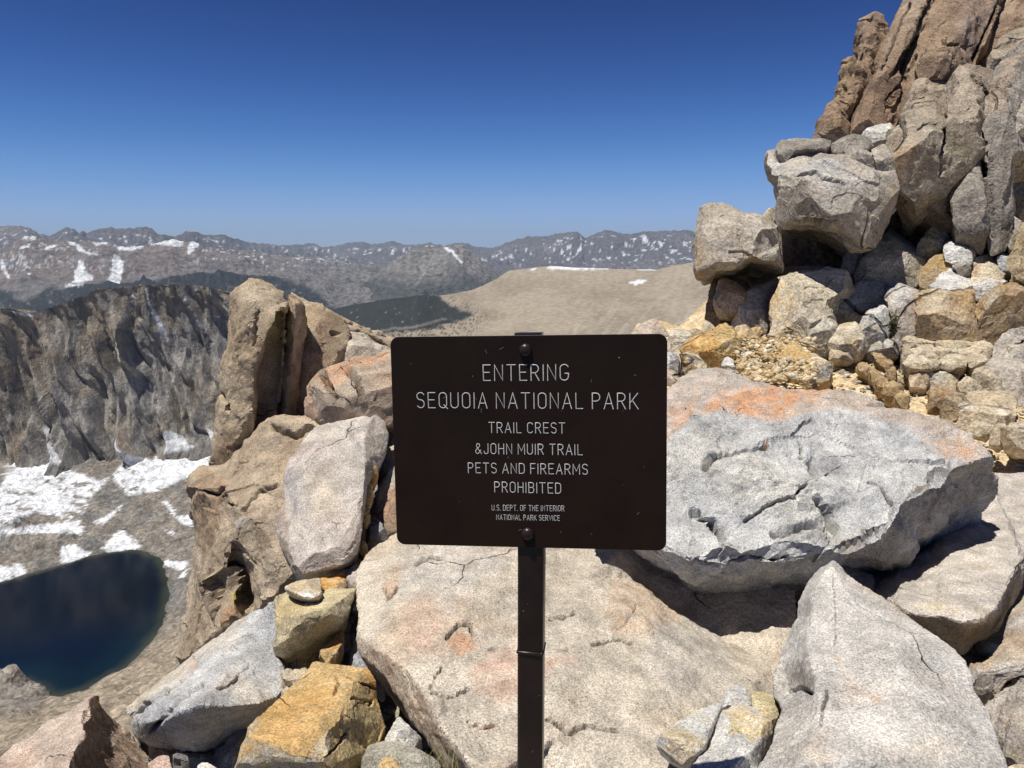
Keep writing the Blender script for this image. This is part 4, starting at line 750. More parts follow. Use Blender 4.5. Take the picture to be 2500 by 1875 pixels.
# ================================================================= right side
rock('boulder', 'huge boulder right of the sign with an orange stained top and broken pale grey front', 'D', 0, .95, [(.485,.48,.465), (.35,.35,.345), (.50,.48,.43)],
 [(-150,1400,2.5),(-100,1050,3.1),(60,940,3.5),(290,862,3.7),(420,815,3.8),(560,800,3.78),(700,824,3.7),(850,888,3.52),(1000,920,3.45),(1200,940,3.36),(1450,973,3.2),(1640,1044,3.03),(1800,1112,2.92),(1930,1172,2.83),(2062,1246,2.75),(2050,1350,2.87),(2010,1500,2.93),(1960,1600,2.92),(1880,1660,2.9),(1780,1705,2.85),(1650,1772,2.78),(1560,1832,2.72),(1440,1862,2.66),(1340,1850,2.60),(1250,1838,2.54),(1100,1870,2.36),(1000,1864,2.34),(850,1912,2.3),(700,1937,2.28),(600,1927,2.28),(430,1922,2.28),(330,1872,2.3),(250,1812,2.33),(115,1762,2.38),(0,1700,2.42)],
 [[(-60,1300,2.72),(290,1195,2.78),(375,1060,2.9),(420,985,2.98),(520,975,3.0),(640,1012,2.96),(870,1050,2.9),(1050,1032,2.97),(1200,1016,3.02),(1400,1056,2.97),(1600,1120,2.86),(1740,1222,2.72),(1900,1288,2.64),(2040,1242,2.68)],
  [(1890,1292,2.62),(1800,1335,2.56),(1700,1420,2.48),(1560,1505,2.40),(1500,1620,2.32),(1410,1690,2.27),(1260,1755,2.24),(1190,1800,2.24)],
  [(450,1560,2.44),(600,1700,2.26),(730,1740,2.24),(900,1700,2.28),(1180,1710,2.24)], [(560,1190,2.66),(720,1270,2.56),(980,1390,2.46)], [(470,1590,2.45),(560,1650,2.40),(600,1690,2.34)], [(830,1590,2.40),(1000,1540,2.38)], [(1190,1560,2.42),(1290,1480,2.48)], [(180,1700,2.32),(400,1800,2.24),(640,1860,2.25),(900,1850,2.24),(1100,1800,2.26)], [(1300,1230,2.70),(1500,1290,2.62)]],
 chip=.70, big=.5, rough=1.8, vox=.0064,
 cracks=[([(480,1290),(510,1225),(560,1195)], 5, .05), ([(560,1195),(700,1180),(840,1165)], 3, .022), ([(960,1130),(1010,1070),(1060,1050)], 2.5, .015), ([(1010,1150),(1020,1220)], 3, .02), ([(1075,1240),(1090,1290),(1125,1320)], 8, .05), ([(430,1515),(455,1575),(530,1590),(560,1640),(590,1700)], 5.5, .055), ([(1120,1480),(1180,1540),(1200,1620),(1180,1690)], 7, .06), ([(700,1600),(820,1520),(1000,1440),(1060,1380)], 4, .02), ([(860,1660),(1000,1600),(1100,1580),(1180,1610)], 7, .04), ([(400,1790),(480,1840),(560,1860)], 3, .025), ([(640,1830),(800,1830),(950,1790)], 3, .025), ([(1380,1380),(1440,1440),(1500,1500)], 3, .015)],
 stains=[([(-200,1420),(-100,1000),(290,830),(560,770),(860,860),(1200,890),(1640,990),(2060,1230),(1900,1285),(1740,1215),(1600,1100),(1400,1040),(1200,1005),(1050,1025),(870,1040),(640,1005),(500,970),(410,985),(385,1060),(290,1180),(100,1300)], (.47,.385,.315), .95, 4, 7), ([(450,960),(570,900),(760,905),(1000,915),(1250,935),(1000,990),(870,1030),(640,1000),(600,975)], (.55,.29,.15), .85, 12, 22), ([(290,1180),(300,950),(420,900),(430,980),(380,1060)], (.52,.33,.22), .7, 12, 20), ([(1740,1180),(1850,1180),(1960,1230),(1900,1270),(1800,1240)], (.55,.33,.2), .75, 10, 16), ([(1000,900),(1450,930),(1700,1040),(1850,1150),(1600,1090),(1400,1030),(1200,990)], (.40,.33,.265), .6, 14, 24),
  ([(1400,1050),(1560,1080),(1720,1190),(1700,1230),(1560,1170),(1380,1130),(1250,1080)], (.27,.275,.285), .65, 10, 26), ([(1070,1240),(1200,1230),(1280,1290),(1180,1320),(1100,1290)], (.25,.25,.255), .7, 8, 20), ([(760,1060),(950,1080),(970,1140),(840,1130)], (.27,.27,.275), .65, 8, 20), ([(400,990),(600,985),(620,1030),(480,1080),(410,1060)], (.28,.285,.29), .7, 8, 20), ([(540,1230),(660,1230),(720,1290),(620,1290)], (.34,.34,.34), .6, 10, 20), ([(1150,1400),(1400,1380),(1440,1560),(1280,1620),(1180,1540)], (.36,.36,.365), .5, 14, 26), ([(860,1700),(1000,1600),(1180,1600),(1180,1700),(1000,1640),(900,1720)], (.27,.265,.26), .6, 10, 18),
  ([(1890,1285),(2050,1240),(2060,1400),(1960,1620),(1660,1790),(1440,1880),(1240,1830),(1260,1740),(1420,1680),(1500,1620),(1570,1500),(1700,1410)], (.36,.305,.255), .85, 3, 5), ([(800,1150),(840,1145),(835,1165)], (.5,.2,.05), .8, 2, 5), ([(1110,1390),(1130,1400),(1140,1415)], (.45,.18,.05), .8, 2, 5)], seed=71, cut=0)  # large patch paints shade onto the right facet
rock('rock_slab', 'flat pale slab under the right end of the huge overhanging boulder, half in its shadow', 'E', 0, .30, [(.50,.455,.40), (.45,.40,.35), (.50,.42,.3)],
 [(1300,620,2.75),(1500,400,3.2),(1800,150,3.55),(2030,60,3.75),(2300,40,3.8),(2400,300,3.2),(2330,480,2.85),(2215,530,2.75),(2190,640,2.58),(2140,740,2.42),(2105,850,2.3),(2040,905,2.2),(1940,928,2.16),(1885,980,2.14),(1850,970,2.14),(1790,950,2.14),(1700,905,2.16),(1600,850,2.2),(1450,740,2.4)],
 [[(1560,800,2.16),(1620,832,2.12),(1760,838,2.10),(1880,872,2.06),(1980,850,2.08),(2060,792,2.14),(2120,700,2.26),(2170,600,2.4),(2200,540,2.55)]],
 cat='slab', chip=.22, big=.25, bands=(0,.05,1,42,.006), stains=[([(1600,840),(1760,850),(1880,880),(2040,840),(2100,840),(1900,980),(1760,950)], (.42,.33,.22), .8, 5, 9), ([(1600,800),(1700,760),(1900,830),(1800,850)], (.50,.42,.28), .5, 8, 12)], seed=72, cut=0)
rock('boulder', 'smooth pale grey boulder with a pointed top in the bottom right of the photo', 'E', 0, .75, [(.52,.495,.455), (.48,.455,.42), (.50,.41,.33)],
 [(1185,545,2.1),(1225,590,2.08),(1250,620,2.06),(1330,680,2.0),(1480,765,1.9),(1560,835,1.84),(1640,898,1.77),(1700,940,1.73),(1780,990,1.68),(1830,1030,1.65),(1885,1085,1.6),(1915,1160,1.55),(1930,1240,1.5),(2010,1350,1.44),(2050,1470,1.38),(2085,1580,1.32),(2115,1680,1.28),(2150,1800,1.22),(2100,1900,1.2),(760,1900,1.2),(755,1720,1.3),(790,1640,1.34),(840,1570,1.38),(880,1440,1.48),(918,1345,1.56),(900,1310,1.6),(868,1250,1.64),(865,1160,1.7),(900,1080,1.78),(940,985,1.85),(970,900,1.9),(1000,850,1.94),(1008,760,2.0),(1060,650,2.06),(1120,590,2.09)],
 [[(1170,570,2.05),(1100,700,1.92),(1075,760,1.87),(1085,850,1.79),(1045,950,1.72),(1050,1080,1.62),(1095,1180,1.54),(1095,1300,1.46),(1115,1430,1.37),(1050,1540,1.3),(1000,1640,1.24)], [(1500,1000,1.62),(1600,1300,1.42),(1620,1600,1.26)], [(960,1240,1.64),(1010,1340,1.5),(1000,1450,1.42)], [(1230,700,1.92),(1400,850,1.8)]],
 chip=.12, big=.28, rough=1.0, vox=.0044, cracks=[([(1115,1440),(1120,1360),(1145,1300),(1150,1250)], 2.2, .012), ([(1180,620),(1190,800),(1195,950),(1190,1060)], 1.2, .004), ([(960,1250),(1010,1230),(1070,1260)], 4, .02), ([(870,1600),(920,1560),(960,1500)], 2, .01)],
 stains=[([(865,1260),(870,1150),(960,1080),(1010,1090),(1050,1040),(1095,1200),(1060,1280),(980,1220),(915,1300)], (.33,.30,.26), .75, 6, 14), ([(960,1090),(1040,1100),(1090,1190),(1060,1260),(990,1200)], (.17,.15,.13), .55, 6, 12), ([(1190,1060),(1230,1080),(1240,1120),(1200,1100)], (.50,.31,.18), .7, 4, 8), ([(1360,1280),(1440,1260),(1460,1330),(1380,1320)], (.50,.38,.27), .55, 8, 12), ([(1000,1500),(1150,1480),(1200,1620),(1050,1680)], (.52,.43,.34), .6, 14, 20), ([(780,1640),(880,1450),(920,1330),(1060,1300),(1110,1430),(1040,1540),(980,1700)], (.42,.385,.34), .7, 6, 10), ([(1650,1050),(1850,1100),(1900,1250),(1750,1200)], (.42,.42,.42), .45, 14, 22), ([(1500,1560),(1800,1500),(1900,1600),(1600,1680)], (.50,.42,.32), .45, 16, 22)], seed=73, cut=0)
rock('boulder', 'tan boulder with a shaded lower lip at the right edge, under the flat pale slab', 'E', 0, .5, [(.48,.41,.32), (.46,.36,.26), (.45,.43,.40)],
 [(1905,1108,1.86),(1940,1100,1.9),(2050,1066,1.98),(2085,1010,2.04),(2110,960,2.1),(2150,830,2.24),(2215,700,2.4),(2420,560,2.5),(2420,1250,1.8),(2212,1160,1.8),(2110,1190,1.8),(2060,1240,1.78),(2000,1340,1.76),(1965,1300,1.78),(1932,1235,1.8),(1918,1160,1.82)],
 [[(1925,1180,1.76),(2000,1190,1.73),(2060,1135,1.74),(2150,1115,1.76),(2300,1120,1.76)]], chip=.25, big=.3, stains=[([(1910,1110),(2060,1070),(2070,1110),(1940,1150)], (.52,.36,.22), .7, 6, 12), ([(1920,1190),(2060,1140),(2220,1120),(2220,1200),(2000,1340)], (.33,.28,.23), .6, 5, 8)], seed=74)  # second patch puts the lower lip's shade into the tint
rock('boulder', 'rough grey brown boulder in the bottom right corner', 'E', 0, .5, [(.36,.32,.28), (.31,.27,.235), (.42,.36,.27)],
 [(2000,1345,1.72),(2040,1290,1.76),(2100,1235,1.8),(2170,1190,1.82),(2230,1165,1.84),(2420,1180,1.84),(2420,1720,1.5),(2200,1690,1.5),(2110,1640,1.52),(2085,1570,1.54),(2050,1470,1.6)], [[(2060,1400,1.62),(2180,1320,1.6),(2320,1300,1.6)], [(2110,1580,1.5),(2250,1560,1.46)]], chip=.8, big=.5, rough=2.0, bands=(.3,.1,1,16,.008), stains=[([(2090,1560),(2300,1500),(2300,1640),(2130,1650)], (.42,.35,.24), .6, 6, 10)], seed=75)
rock('stone', 'pale chip of stone at the very bottom of the right corner', 'E', 1.36, .1, 'cream', [(2110,1700),(2125,1650,.02),(2180,1635,.03),(2260,1650,.02),(2300,1720)], chip=.4, cat='stone', seed=76)
rock('stone', 'white and yellow pointed stone flat on the slab, left of the bigger white stone', 'E', 0, .12, 'white',
 [(228,1535,1.42),(255,1470,1.46),(360,1400,1.5),(460,1345,1.55),(560,1308,1.6),(580,1320,1.6),(572,1370,1.57),(530,1460,1.5),(500,1520,1.46),(490,1560,1.43),(440,1610,1.4),(390,1642,1.38),(310,1600,1.38)],
 [[(245,1520,1.39),(330,1575,1.35),(400,1615,1.34),(470,1560,1.38),(520,1440,1.46),(560,1345,1.55)]], chip=.14, big=.2, cat='stone', stains=[([(230,1540),(250,1460),(360,1430),(420,1480),(500,1500),(440,1620),(380,1640)], (.57,.44,.25), .75, 10, 16), ([(240,1540),(330,1600),(390,1650),(300,1620)], (.40,.28,.12), .6, 4, 6)], seed=77)
rock('stone', 'white stone with a yellow ochre patch, against the smooth pale boulder at the bottom', 'E', 0, .16, 'white',
 [(582,1345,1.56),(640,1318,1.6),(690,1310,1.62),(760,1322,1.6),(800,1370,1.57),(850,1400,1.54),(856,1475,1.5),(820,1530,1.46),(790,1580,1.42),(770,1640,1.38),(755,1760,1.3),(430,1760,1.28),(400,1660,1.34),(450,1610,1.38),(500,1545,1.44),(540,1450,1.5)],
 [[(600,1400,1.5),(700,1360,1.54),(800,1420,1.47),(780,1520,1.42),(700,1600,1.34),(620,1700,1.28)]], chip=.2, big=.2, cat='stone', stains=[([(590,1340),(700,1310),(790,1370),(850,1410),(850,1470),(770,1500),(740,1540),(700,1480),(610,1480),(620,1400)], (.56,.43,.22), .85, 6, 10), ([(780,1500),(856,1470),(780,1600),(760,1560)], (.22,.2,.18), .7, 3, 4)], cracks=[([(600,1480),(640,1450),(700,1470)], 1.5, .005)], seed=78)
rock('stone', 'small grey stone bedded in the slab above the white and yellow stones', 'E', 1.72, .12, 'grey', [(575,1300,-.04),(610,1230,.02),(660,1208,.05),(715,1235,.03),(765,1300,-.02),(700,1320,-.06),(600,1335,-.07)], chip=.4, cat='stone', seed=79)
rock('stone', 'tan stone wedged between the small grey stone and the smooth pale boulder', 'E', 1.66, .14, 'khaki', [(735,1245,.04),(800,1240,.05),(875,1270,.02),(890,1400,-.08),(850,1400,-.1),(790,1370,-.08),(750,1310,-.04)], chip=.3, cat='stone', seed=80)
rock('boulder', 'dark speckled stone in the shadow behind the tip of the smooth pale boulder', 'E', 2.5, .3, 'slate', [(1260,560,.1),(1330,590,.08),(1400,620,.05),(1425,655),(1400,690,-.05),(1300,700,-.1),(1200,620)], chip=.5, cat='stone', seed=81)
# ================================================================= right outcrop, far side of the trail
TANO = [(.37,.31,.235), (.31,.25,.185), (.42,.37,.30)]
REDO = [(.30,.215,.145), (.25,.17,.115), (.36,.29,.21)]
GREYO = [(.33,.295,.25), (.27,.24,.205), (.37,.32,.24)]
CRM = [(.54,.47,.35), (.48,.39,.26), (.58,.52,.42)]
rock('boulder', 'blocky overhanging boulder jutting out against the distant range, left end of the outcrop', 'C', 8.6, 2.4, [(.42,.365,.295), (.37,.31,.24), (.44,.40,.35)],
 [(468,1150,.3),(485,1120,.35),(500,1104,.4),(560,1107,.4),(700,1150,.3),(860,1190,.3),(884,1212,.2),(890,1320,.1),(896,1430,.1),(870,1425,.2),(800,1410,.3),(740,1398,.35),(640,1438,.4),(560,1440,.4),(470,1486,.3),(452,1450,.1),(450,1380,.1),(465,1280,.1)],
 [[(480,1440,-.4),(560,1430,-.38),(640,1425,-.3),(740,1385,-.25),(880,1405,-.3)], [(500,1130,.0),(600,1180,-.1),(780,1220,-.15),(875,1230,-.05)], [(470,1440,-.3),(475,1300,-.15),(500,1140,.1)]], chip=.35, big=.4,
 stains=[([(450,1490),(450,1300),(475,1290),(480,1490)], (.36,.25,.14), .7, 4, 6), ([(700,1200),(880,1210),(890,1400),(820,1390)], (.42,.40,.37), .5, 8, 12)], cracks=[([(620,1370),(700,1360),(760,1390)], 2, .05)], seed=101, cut=.012, lean=.3, down=.16)
rock('boulder', 'largest boulder of the outcrop, a grey brown block roofing the black cave', 'C', 8.4, 3.4, [(.42,.37,.305), (.37,.315,.25), (.44,.42,.39)],
 [(818,800,.4),(835,788,.4),(885,795,.5),(925,835,.5),(975,800,.6),(1050,795,.7),(1110,800,.7),(1250,830,.6),(1420,890,.5),(1512,918,.4),(1535,1000,.2),(1515,1100,.15),(1490,1190,.1),(1455,1260,.1),(1400,1332,.1),(1340,1350,.2),(1268,1345,.3),(1170,1275,.45),(1060,1240,.5),(940,1240,.4),(880,1200,.2),(862,1130,.1),(872,1050,.1),(852,1000,.1),(868,935,.15),(838,912,.2),(818,850,.3)],
 [[(985,830,.1),(935,900,-.1),(945,1000,-.15),(930,1090,-.3),(945,1160,-.45)], [(945,1165,-.5),(1080,1180,-.55),(1230,1215,-.5),(1320,1300,-.35)], [(960,1200,.12),(1090,1215,.15),(1220,1245,.15),(1290,1320,.15)], [(1000,830,.05),(1150,840,.1),(1300,880,.05),(1450,940,.05)], [(1000,950,-.25),(1200,1000,-.3),(1450,1100,-.2)]],
 chip=.40, big=.45, bands=(.45,.1,.85,3.2,.03), cracks=[([(985,920),(1090,930),(1130,960),(1250,990)], 2.5, .08), ([(1130,1140),(1220,1140),(1300,1130)], 2, .05), ([(940,1190),(1080,1200),(1240,1215)], 3.5, .12)],
 stains=[([(1020,870),(1200,830),(1260,900),(1100,930)], (.42,.42,.41), .6, 10, 16), ([(1480,1180),(1500,1000),(1540,980),(1540,1060)], (.36,.24,.13), .5, 6, 10), ([(860,940),(930,900),(930,1230),(880,1200)], (.40,.37,.29), .6, 6, 8), ([(940,1100),(1060,1170),(1230,1220),(1330,1340),(1180,1280),(940,1235)], (.27,.23,.19), .55, 8, 14)], seed=102, cut=.022, lean=.3, down=.10)
rock('stone_slab', 'thin slab capping the left top of the largest outcrop boulder', 'C', 9.0, .9, GREYO, [(884,772),(935,756,.1),(1050,756,.2),(1145,748,.3),(1162,772,.2),(1125,798,0),(1060,800,-.1),(985,800,-.2),(925,838,-.35),(892,802,-.3)], [[(900,785,-.2),(1000,790,-.15),(1120,790,-.1)]], chip=.3, cat='slab', seed=103, cut=0.03)
rock('stone_slab', 'curved grey slab leaning between the thin cap slab and the reddish cliff', 'C', 9.2, .8, GREYO, [(1130,797,0),(1170,780,.1),(1240,745,.2),(1310,722,.3),(1375,752,.2),(1392,790,0),(1350,820,-.1),(1290,825,-.1),(1240,832,-.1)], [[(1200,800,-.2),(1300,740,.05),(1365,765,0)]], chip=.2, cat='slab', seed=104, cut=0.03)
rock('stone_slab', 'bright white topped slab at the foot of the reddish cliff', 'C', 9.6, .8, [(.56,.54,.49),(.50,.47,.42),(.5,.45,.37)], [(1300,725,0),(1400,688,.3),(1515,650,.6),(1520,665,.5),(1470,762,.1),(1385,752,-.1)], [[(1370,745,-.1),(1465,740,0)]], chip=.2, cat='slab', seed=105)
rock('boulder', 'brown upright block beside the white topped slab', 'C', 9.3, .8, TANO, [(1468,765,0),(1480,715,.1),(1530,670,.2),(1590,628,.3),(1600,680,.1),(1565,740,-.1),(1520,798,-.2),(1480,780,-.1)], [[(1560,650,.1),(1510,730,-.2)]], chip=.4, seed=106)
rock('stone_slab', 'dark edged flat splinter on top of the largest outcrop boulder', 'C', 9.0, .5, GREYO, [(1250,792,0),(1310,800,.1),(1390,838,.1),(1412,888,-.1),(1360,870,-.2),(1260,835,-.1)], [[(1270,825,-.2),(1390,870,-.2)]], chip=.2, cat='slab', seed=107)
rock('boulder', 'pale angular block on the right shoulder of the largest outcrop boulder', 'C', 8.9, .9, [(.42,.375,.31),(.37,.32,.26),(.45,.42,.37)], [(1378,785,.2),(1430,764,.3),(1520,800,.3),(1530,850,.1),(1515,922,-.1),(1425,890,-.1),(1405,830,0)], [[(1400,800,0),(1470,830,-.1),(1510,870,-.2)]], chip=.4, seed=108)
rock('stone', 'pale flat stone resting on the blocky boulder behind the largest outcrop boulder', 'C', 9.1, .4, CRM, [(798,1150),(830,1128,.1),(880,1122,.2),(880,1170,.1),(830,1172,-.1),(800,1165,-.1)], chip=.3, cat='stone', seed=109)
# back wall of the cave
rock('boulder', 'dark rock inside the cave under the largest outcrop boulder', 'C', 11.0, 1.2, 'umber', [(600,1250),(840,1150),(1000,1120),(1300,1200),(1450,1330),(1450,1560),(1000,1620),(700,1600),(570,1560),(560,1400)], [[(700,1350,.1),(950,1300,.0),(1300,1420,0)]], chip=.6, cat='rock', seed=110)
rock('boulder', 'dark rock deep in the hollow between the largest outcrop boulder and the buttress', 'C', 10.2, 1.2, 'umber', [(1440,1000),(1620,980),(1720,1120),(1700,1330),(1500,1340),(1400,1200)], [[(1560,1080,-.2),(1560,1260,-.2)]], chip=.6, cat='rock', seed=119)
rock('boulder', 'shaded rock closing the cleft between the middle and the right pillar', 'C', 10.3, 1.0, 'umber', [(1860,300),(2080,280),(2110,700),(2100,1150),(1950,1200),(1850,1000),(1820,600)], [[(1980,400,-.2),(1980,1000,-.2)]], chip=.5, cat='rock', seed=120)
# grey buttress of rounded pillars
t = empty('grey_buttress', (4.4, 9.2, -1.0), 'grey brown buttress of rounded rock pillars in front of the reddish cliff', 'rock buttress')
part('left_pillar', 'C', 8.9, 1.6, TANO, [(1518,930,.1),(1530,800,.3),(1560,710,.4),(1600,615,.5),(1650,555,.6),(1740,522,.7),(1800,560,.6),(1810,700,.4),(1810,860,.2),(1795,965,.1),(1700,1015,.1),(1640,1070,.1),(1590,1120,.2),(1560,1060,.1),(1530,960,.1)],
 [[(1650,590,.2),(1600,700,-.1),(1580,850,-.2),(1600,1000,-.15)], [(1740,550,.3),(1740,640,.0),(1690,760,-.25),(1690,960,-.2)]], chip=.9, big=.35, rough=1.2, stains=[([(1520,800),(1640,740),(1690,800),(1620,900),(1530,930)], (.44,.29,.16), .6, 8, 14), ([(1530,900),(1560,900),(1560,1000),(1530,1010)], (.42,.24,.08), .7, 5, 8)], cracks=[([(1780,700),(1770,860),(1785,960)], 5, .2), ([(1650,660),(1700,640),(1740,660)], 5, .12)], bands=(.93,.3,.15,2.3,.07), seed=111, cut=0.045)
part('middle_pillar', 'C', 9.0, 1.6, TANO, [(1800,470,.6),(1820,415,.7),(1900,352,.8),(1980,345,.8),(2032,378,.7),(2012,450,.5),(1992,560,.4),(1980,700,.2),(1982,800,.1),(1900,862,0),(1850,925,0),(1800,970,0),(1770,900,0),(1770,780,.1),(1760,640,.3),(1775,540,.5)],
 [[(1890,390,.3),(1880,520,0),(1860,700,-.25),(1810,900,-.25)], [(1960,390,.4),(1940,560,.05)]], chip=.8, big=.35, rough=1.2, stains=[([(1840,760),(1900,730),(1905,800),(1860,880),(1820,860)], (.20,.22,.05), .5, 8, 14)], cracks=[([(1770,640),(1765,780),(1780,950)], 6, .25), ([(1900,640),(1910,760),(1850,840)], 5, .12)], bands=(.93,.3,.15,2.3,.07), seed=112, cut=0.04)
part('right_pillar', 'C', 9.0, 2.0, GREYO, [(1988,560,.3),(2010,440,.5),(2100,345,.7),(2180,280,.8),(2212,235,.9),(2420,160,1.0),(2440,800,.2),(2300,840,.1),(2150,870,.1),(2140,960,.1),(2160,1100,.1),(2160,1250,.1),(2120,1332,.1),(2030,1328,.1),(2010,1200,0),(1985,1000,0),(1978,800,.1)],
 [[(2090,420,.2),(2040,600,-.1),(2030,900,-.2),(2060,1250,-.15)], [(2170,330,.4),(2130,560,-.05),(2120,800,-.15),(2100,1250,-.1)]], chip=.6, big=.35, rough=1.2, stains=[([(1990,560),(2100,350),(2200,260),(2160,450),(2080,600)], (.46,.33,.22), .5, 12, 20)], cracks=[([(2010,940),(2025,1080),(2040,1230),(2050,1300)], 1.6, .08), ([(1982,560),(1985,800),(1985,980)], 4, .2)], bands=(.93,.3,.15,2.3,.07), seed=113, cut=0.03)
part('lower_block', 'C', 8.75, 1.4, GREYO, [(1815,1000,.1),(1850,920,.2),(1905,860,.2),(1975,800,.3),(1992,1000,.1),(2020,1180,0),(2032,1190,.05),(1990,1302,.05),(1845,1272,.1),(1838,1100,.1)], [[(1900,890,.05),(1880,1000,-.15),(1870,1180,-.15)], [(1845,1195,-.15),(2020,1185,-.1)]], chip=.3, big=.4, seed=114, cut=0.05)
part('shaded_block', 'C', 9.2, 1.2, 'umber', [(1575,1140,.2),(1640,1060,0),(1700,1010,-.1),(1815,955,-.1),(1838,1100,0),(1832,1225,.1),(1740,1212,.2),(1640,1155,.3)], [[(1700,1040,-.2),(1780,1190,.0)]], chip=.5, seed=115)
part('side_block', 'C', 8.8, .9, GREYO, [(2130,1330),(2150,1200,.1),(2165,1150,.1),(2190,1172,.1),(2214,1250),(2190,1335,-.1),(2160,1345)], chip=.5, seed=116)
rock('boulder', 'dark blue grey block in the cleft at the right edge of the outcrop', 'C', 9.6, 1.2, 'slate', [(2130,880,0),(2200,845,.1),(2420,830,.3),(2420,1180,.2),(2212,1160,.1),(2170,1000,-.1),(2140,950,-.1)], [[(2160,900,-.1),(2230,960,-.2)]], chip=.8, cat='rock', seed=117)
rock('boulder', 'pale block perched high at the right edge of the outcrop', 'C', 9.1, .9, [(.52,.49,.44),(.44,.39,.32),(.4,.36,.3)], [(2148,660,.1),(2170,600,.2),(2180,540,.3),(2230,510,.4),(2400,480,.5),(2400,760,0),(2212,730,-.1),(2160,700,0)], [[(2160,660,-.1),(2200,640,-.1),(2260,560,0)]], chip=.5, seed=118)
# reddish cliff behind
t = empty('red_cliff', (4.5, 12.5, -.5), 'tall reddish brown cliff rising out of the top right of the photo', 'cliff')
part('outer_spire', 'C', 12.2, 2.0, REDO, [(1118,748,0),(1122,660,.1),(1165,570,.2),(1205,430,.4),(1240,332,.5),(1296,300,.5),(1318,195,.7),(1340,80,.9),(1385,66,1.0),(1440,85,1.0),(1484,135,.9),(1445,250,.6),(1400,360,.4),(1350,500,.2),(1285,640,.05),(1240,790,0),(1150,780,0)],
 [[(1385,110,.6),(1330,300,.2),(1260,480,0),(1190,650,-.3)], [(1440,140,.7),(1380,320,.3),(1310,500,0)]], chip=.8, big=.35, rough=1.3, bands=(.9,.2,-.35,2.2,.05), cracks=[([(1345,110),(1400,100),(1470,140)], 3, .15), ([(1200,600),(1260,420),(1300,300)], 3, .15)], stains=[([(1330,60),(1450,70),(1480,140),(1400,110),(1340,110)], (.24,.19,.16), .6, 6, 8), ([(1190,560),(1240,350),(1300,320),(1250,600),(1170,700)], (.42,.30,.17), .5, 10, 18)], seed=121, cut=0.012)
part('main_face', 'C', 12.0, 2.6, REDO, [(1245,790,0),(1285,640,.1),(1350,495,.3),(1400,355,.5),(1440,240,.7),(1500,150,.8),(1545,55,1.0),(1590,0,1.1),(1640,-160,1.3),(1760,-160,1.3),(1705,20,.9),(1640,190,.6),(1560,330,.4),(1545,450,.2),(1530,560,.1),(1590,640,0),(1500,700,-.1)],
 [[(1560,120,.6),(1470,300,.2),(1400,480,-.1),(1330,660,-.3)], [(1680,0,.8),(1600,180,.3),(1500,420,-.1),(1440,640,-.3)]], chip=.5, big=.35, rough=1.1, bands=(.88,.2,-.42,2.6,.05), cracks=[([(1700,0),(1620,200),(1560,330),(1490,420)], 3.5, .25), ([(1540,450),(1490,520),(1480,600)], 3, .15), ([(1600,30),(1500,240),(1440,380)], 1.5, .08)], stains=[([(1440,240),(1590,0),(1620,-100),(1690,0),(1560,200),(1440,420)], (.36,.275,.20), .6, 12, 20)], seed=122, cut=0.015)
part('second_face', 'C', 12.1, 2.2, REDO, [(1530,660,0),(1530,560,.1),(1548,440,.3),(1565,330,.4),(1650,180,.6),(1705,20,.9),(1765,-160,1.3),(2000,-160,1.3),(2150,-160,1.3),(2085,0,1.0),(2050,90,.8),(2005,240,.5),(1940,370,.3),(1860,420,.2),(1720,560,0),(1600,680,-.1)],
 [[(1760,0,.8),(1700,180,.3),(1640,360,0),(1590,560,-.2)], [(1950,-50,.9),(1900,150,.4),(1880,330,.1)], [(2060,0,1.0),(1960,220,.5)]], chip=.4, big=.35, bands=(.88,.2,-.42,2.2,.05), cracks=[([(1620,300),(1560,420),(1545,600)], 3, .15), ([(2080,0),(2000,200),(1950,330)], 3, .2)], stains=[([(1880,0),(2080,0),(2000,240),(1920,340),(1850,200)], (.30,.235,.20), .6, 12, 18)], seed=123, cut=0.015)
part('knob_block', 'C', 11.6, 1.2, REDO, [(1630,400,.1),(1660,310,.2),(1700,240,.3),(1775,215,.3),(1780,192,.3),(1850,185,.3),(1868,230,.2),(1862,330,.1),(1815,415,0),(1720,420,0),(1650,430,0)], [[(1690,260,.05),(1680,400,-.2)], [(1800,230,-.05),(1800,400,-.2)]], chip=.9, big=.35, cracks=[([(1780,195),(1785,235),(1860,240)], 3, .12)], seed=124)
part('lower_knob', 'C', 11.2, 1.2, TANO, [(1580,630,.1),(1590,540,.2),(1620,450,.3),(1700,418,.3),(1810,420,.3),(1800,500,.1),(1740,530,0),(1660,560,-.1),(1600,640,-.1)], [[(1640,470,.0),(1620,580,-.2)], [(1760,450,0)]][:1], chip=.6, big=.35, seed=125)
part('upper_right_face', 'C', 12.6, 2.4, REDO, [(1990,345,.2),(2010,230,.4),(2060,90,.7),(2100,0,.9),(2160,-160,1.2),(2450,-160,1.2),(2450,240,.3),(2212,270,.2),(2100,350,.1),(2040,380,.1)], [[(2140,0,.7),(2080,180,.2),(2060,340,0)]], chip=.5, big=.35, bands=(.88,.2,-.42,2.2,.05), seed=126)
part('right_knob', 'C', 11.8, 1.4, TANO, [(2030,365,.1),(2045,250,.3),(2100,190,.4),(2220,165,.5),(2450,120,.5),(2450,300,.2),(2212,260,.1),(2100,345,0)], [[(2090,230,.1),(2080,320,-.1)]], chip=.6, big=.35, seed=127)
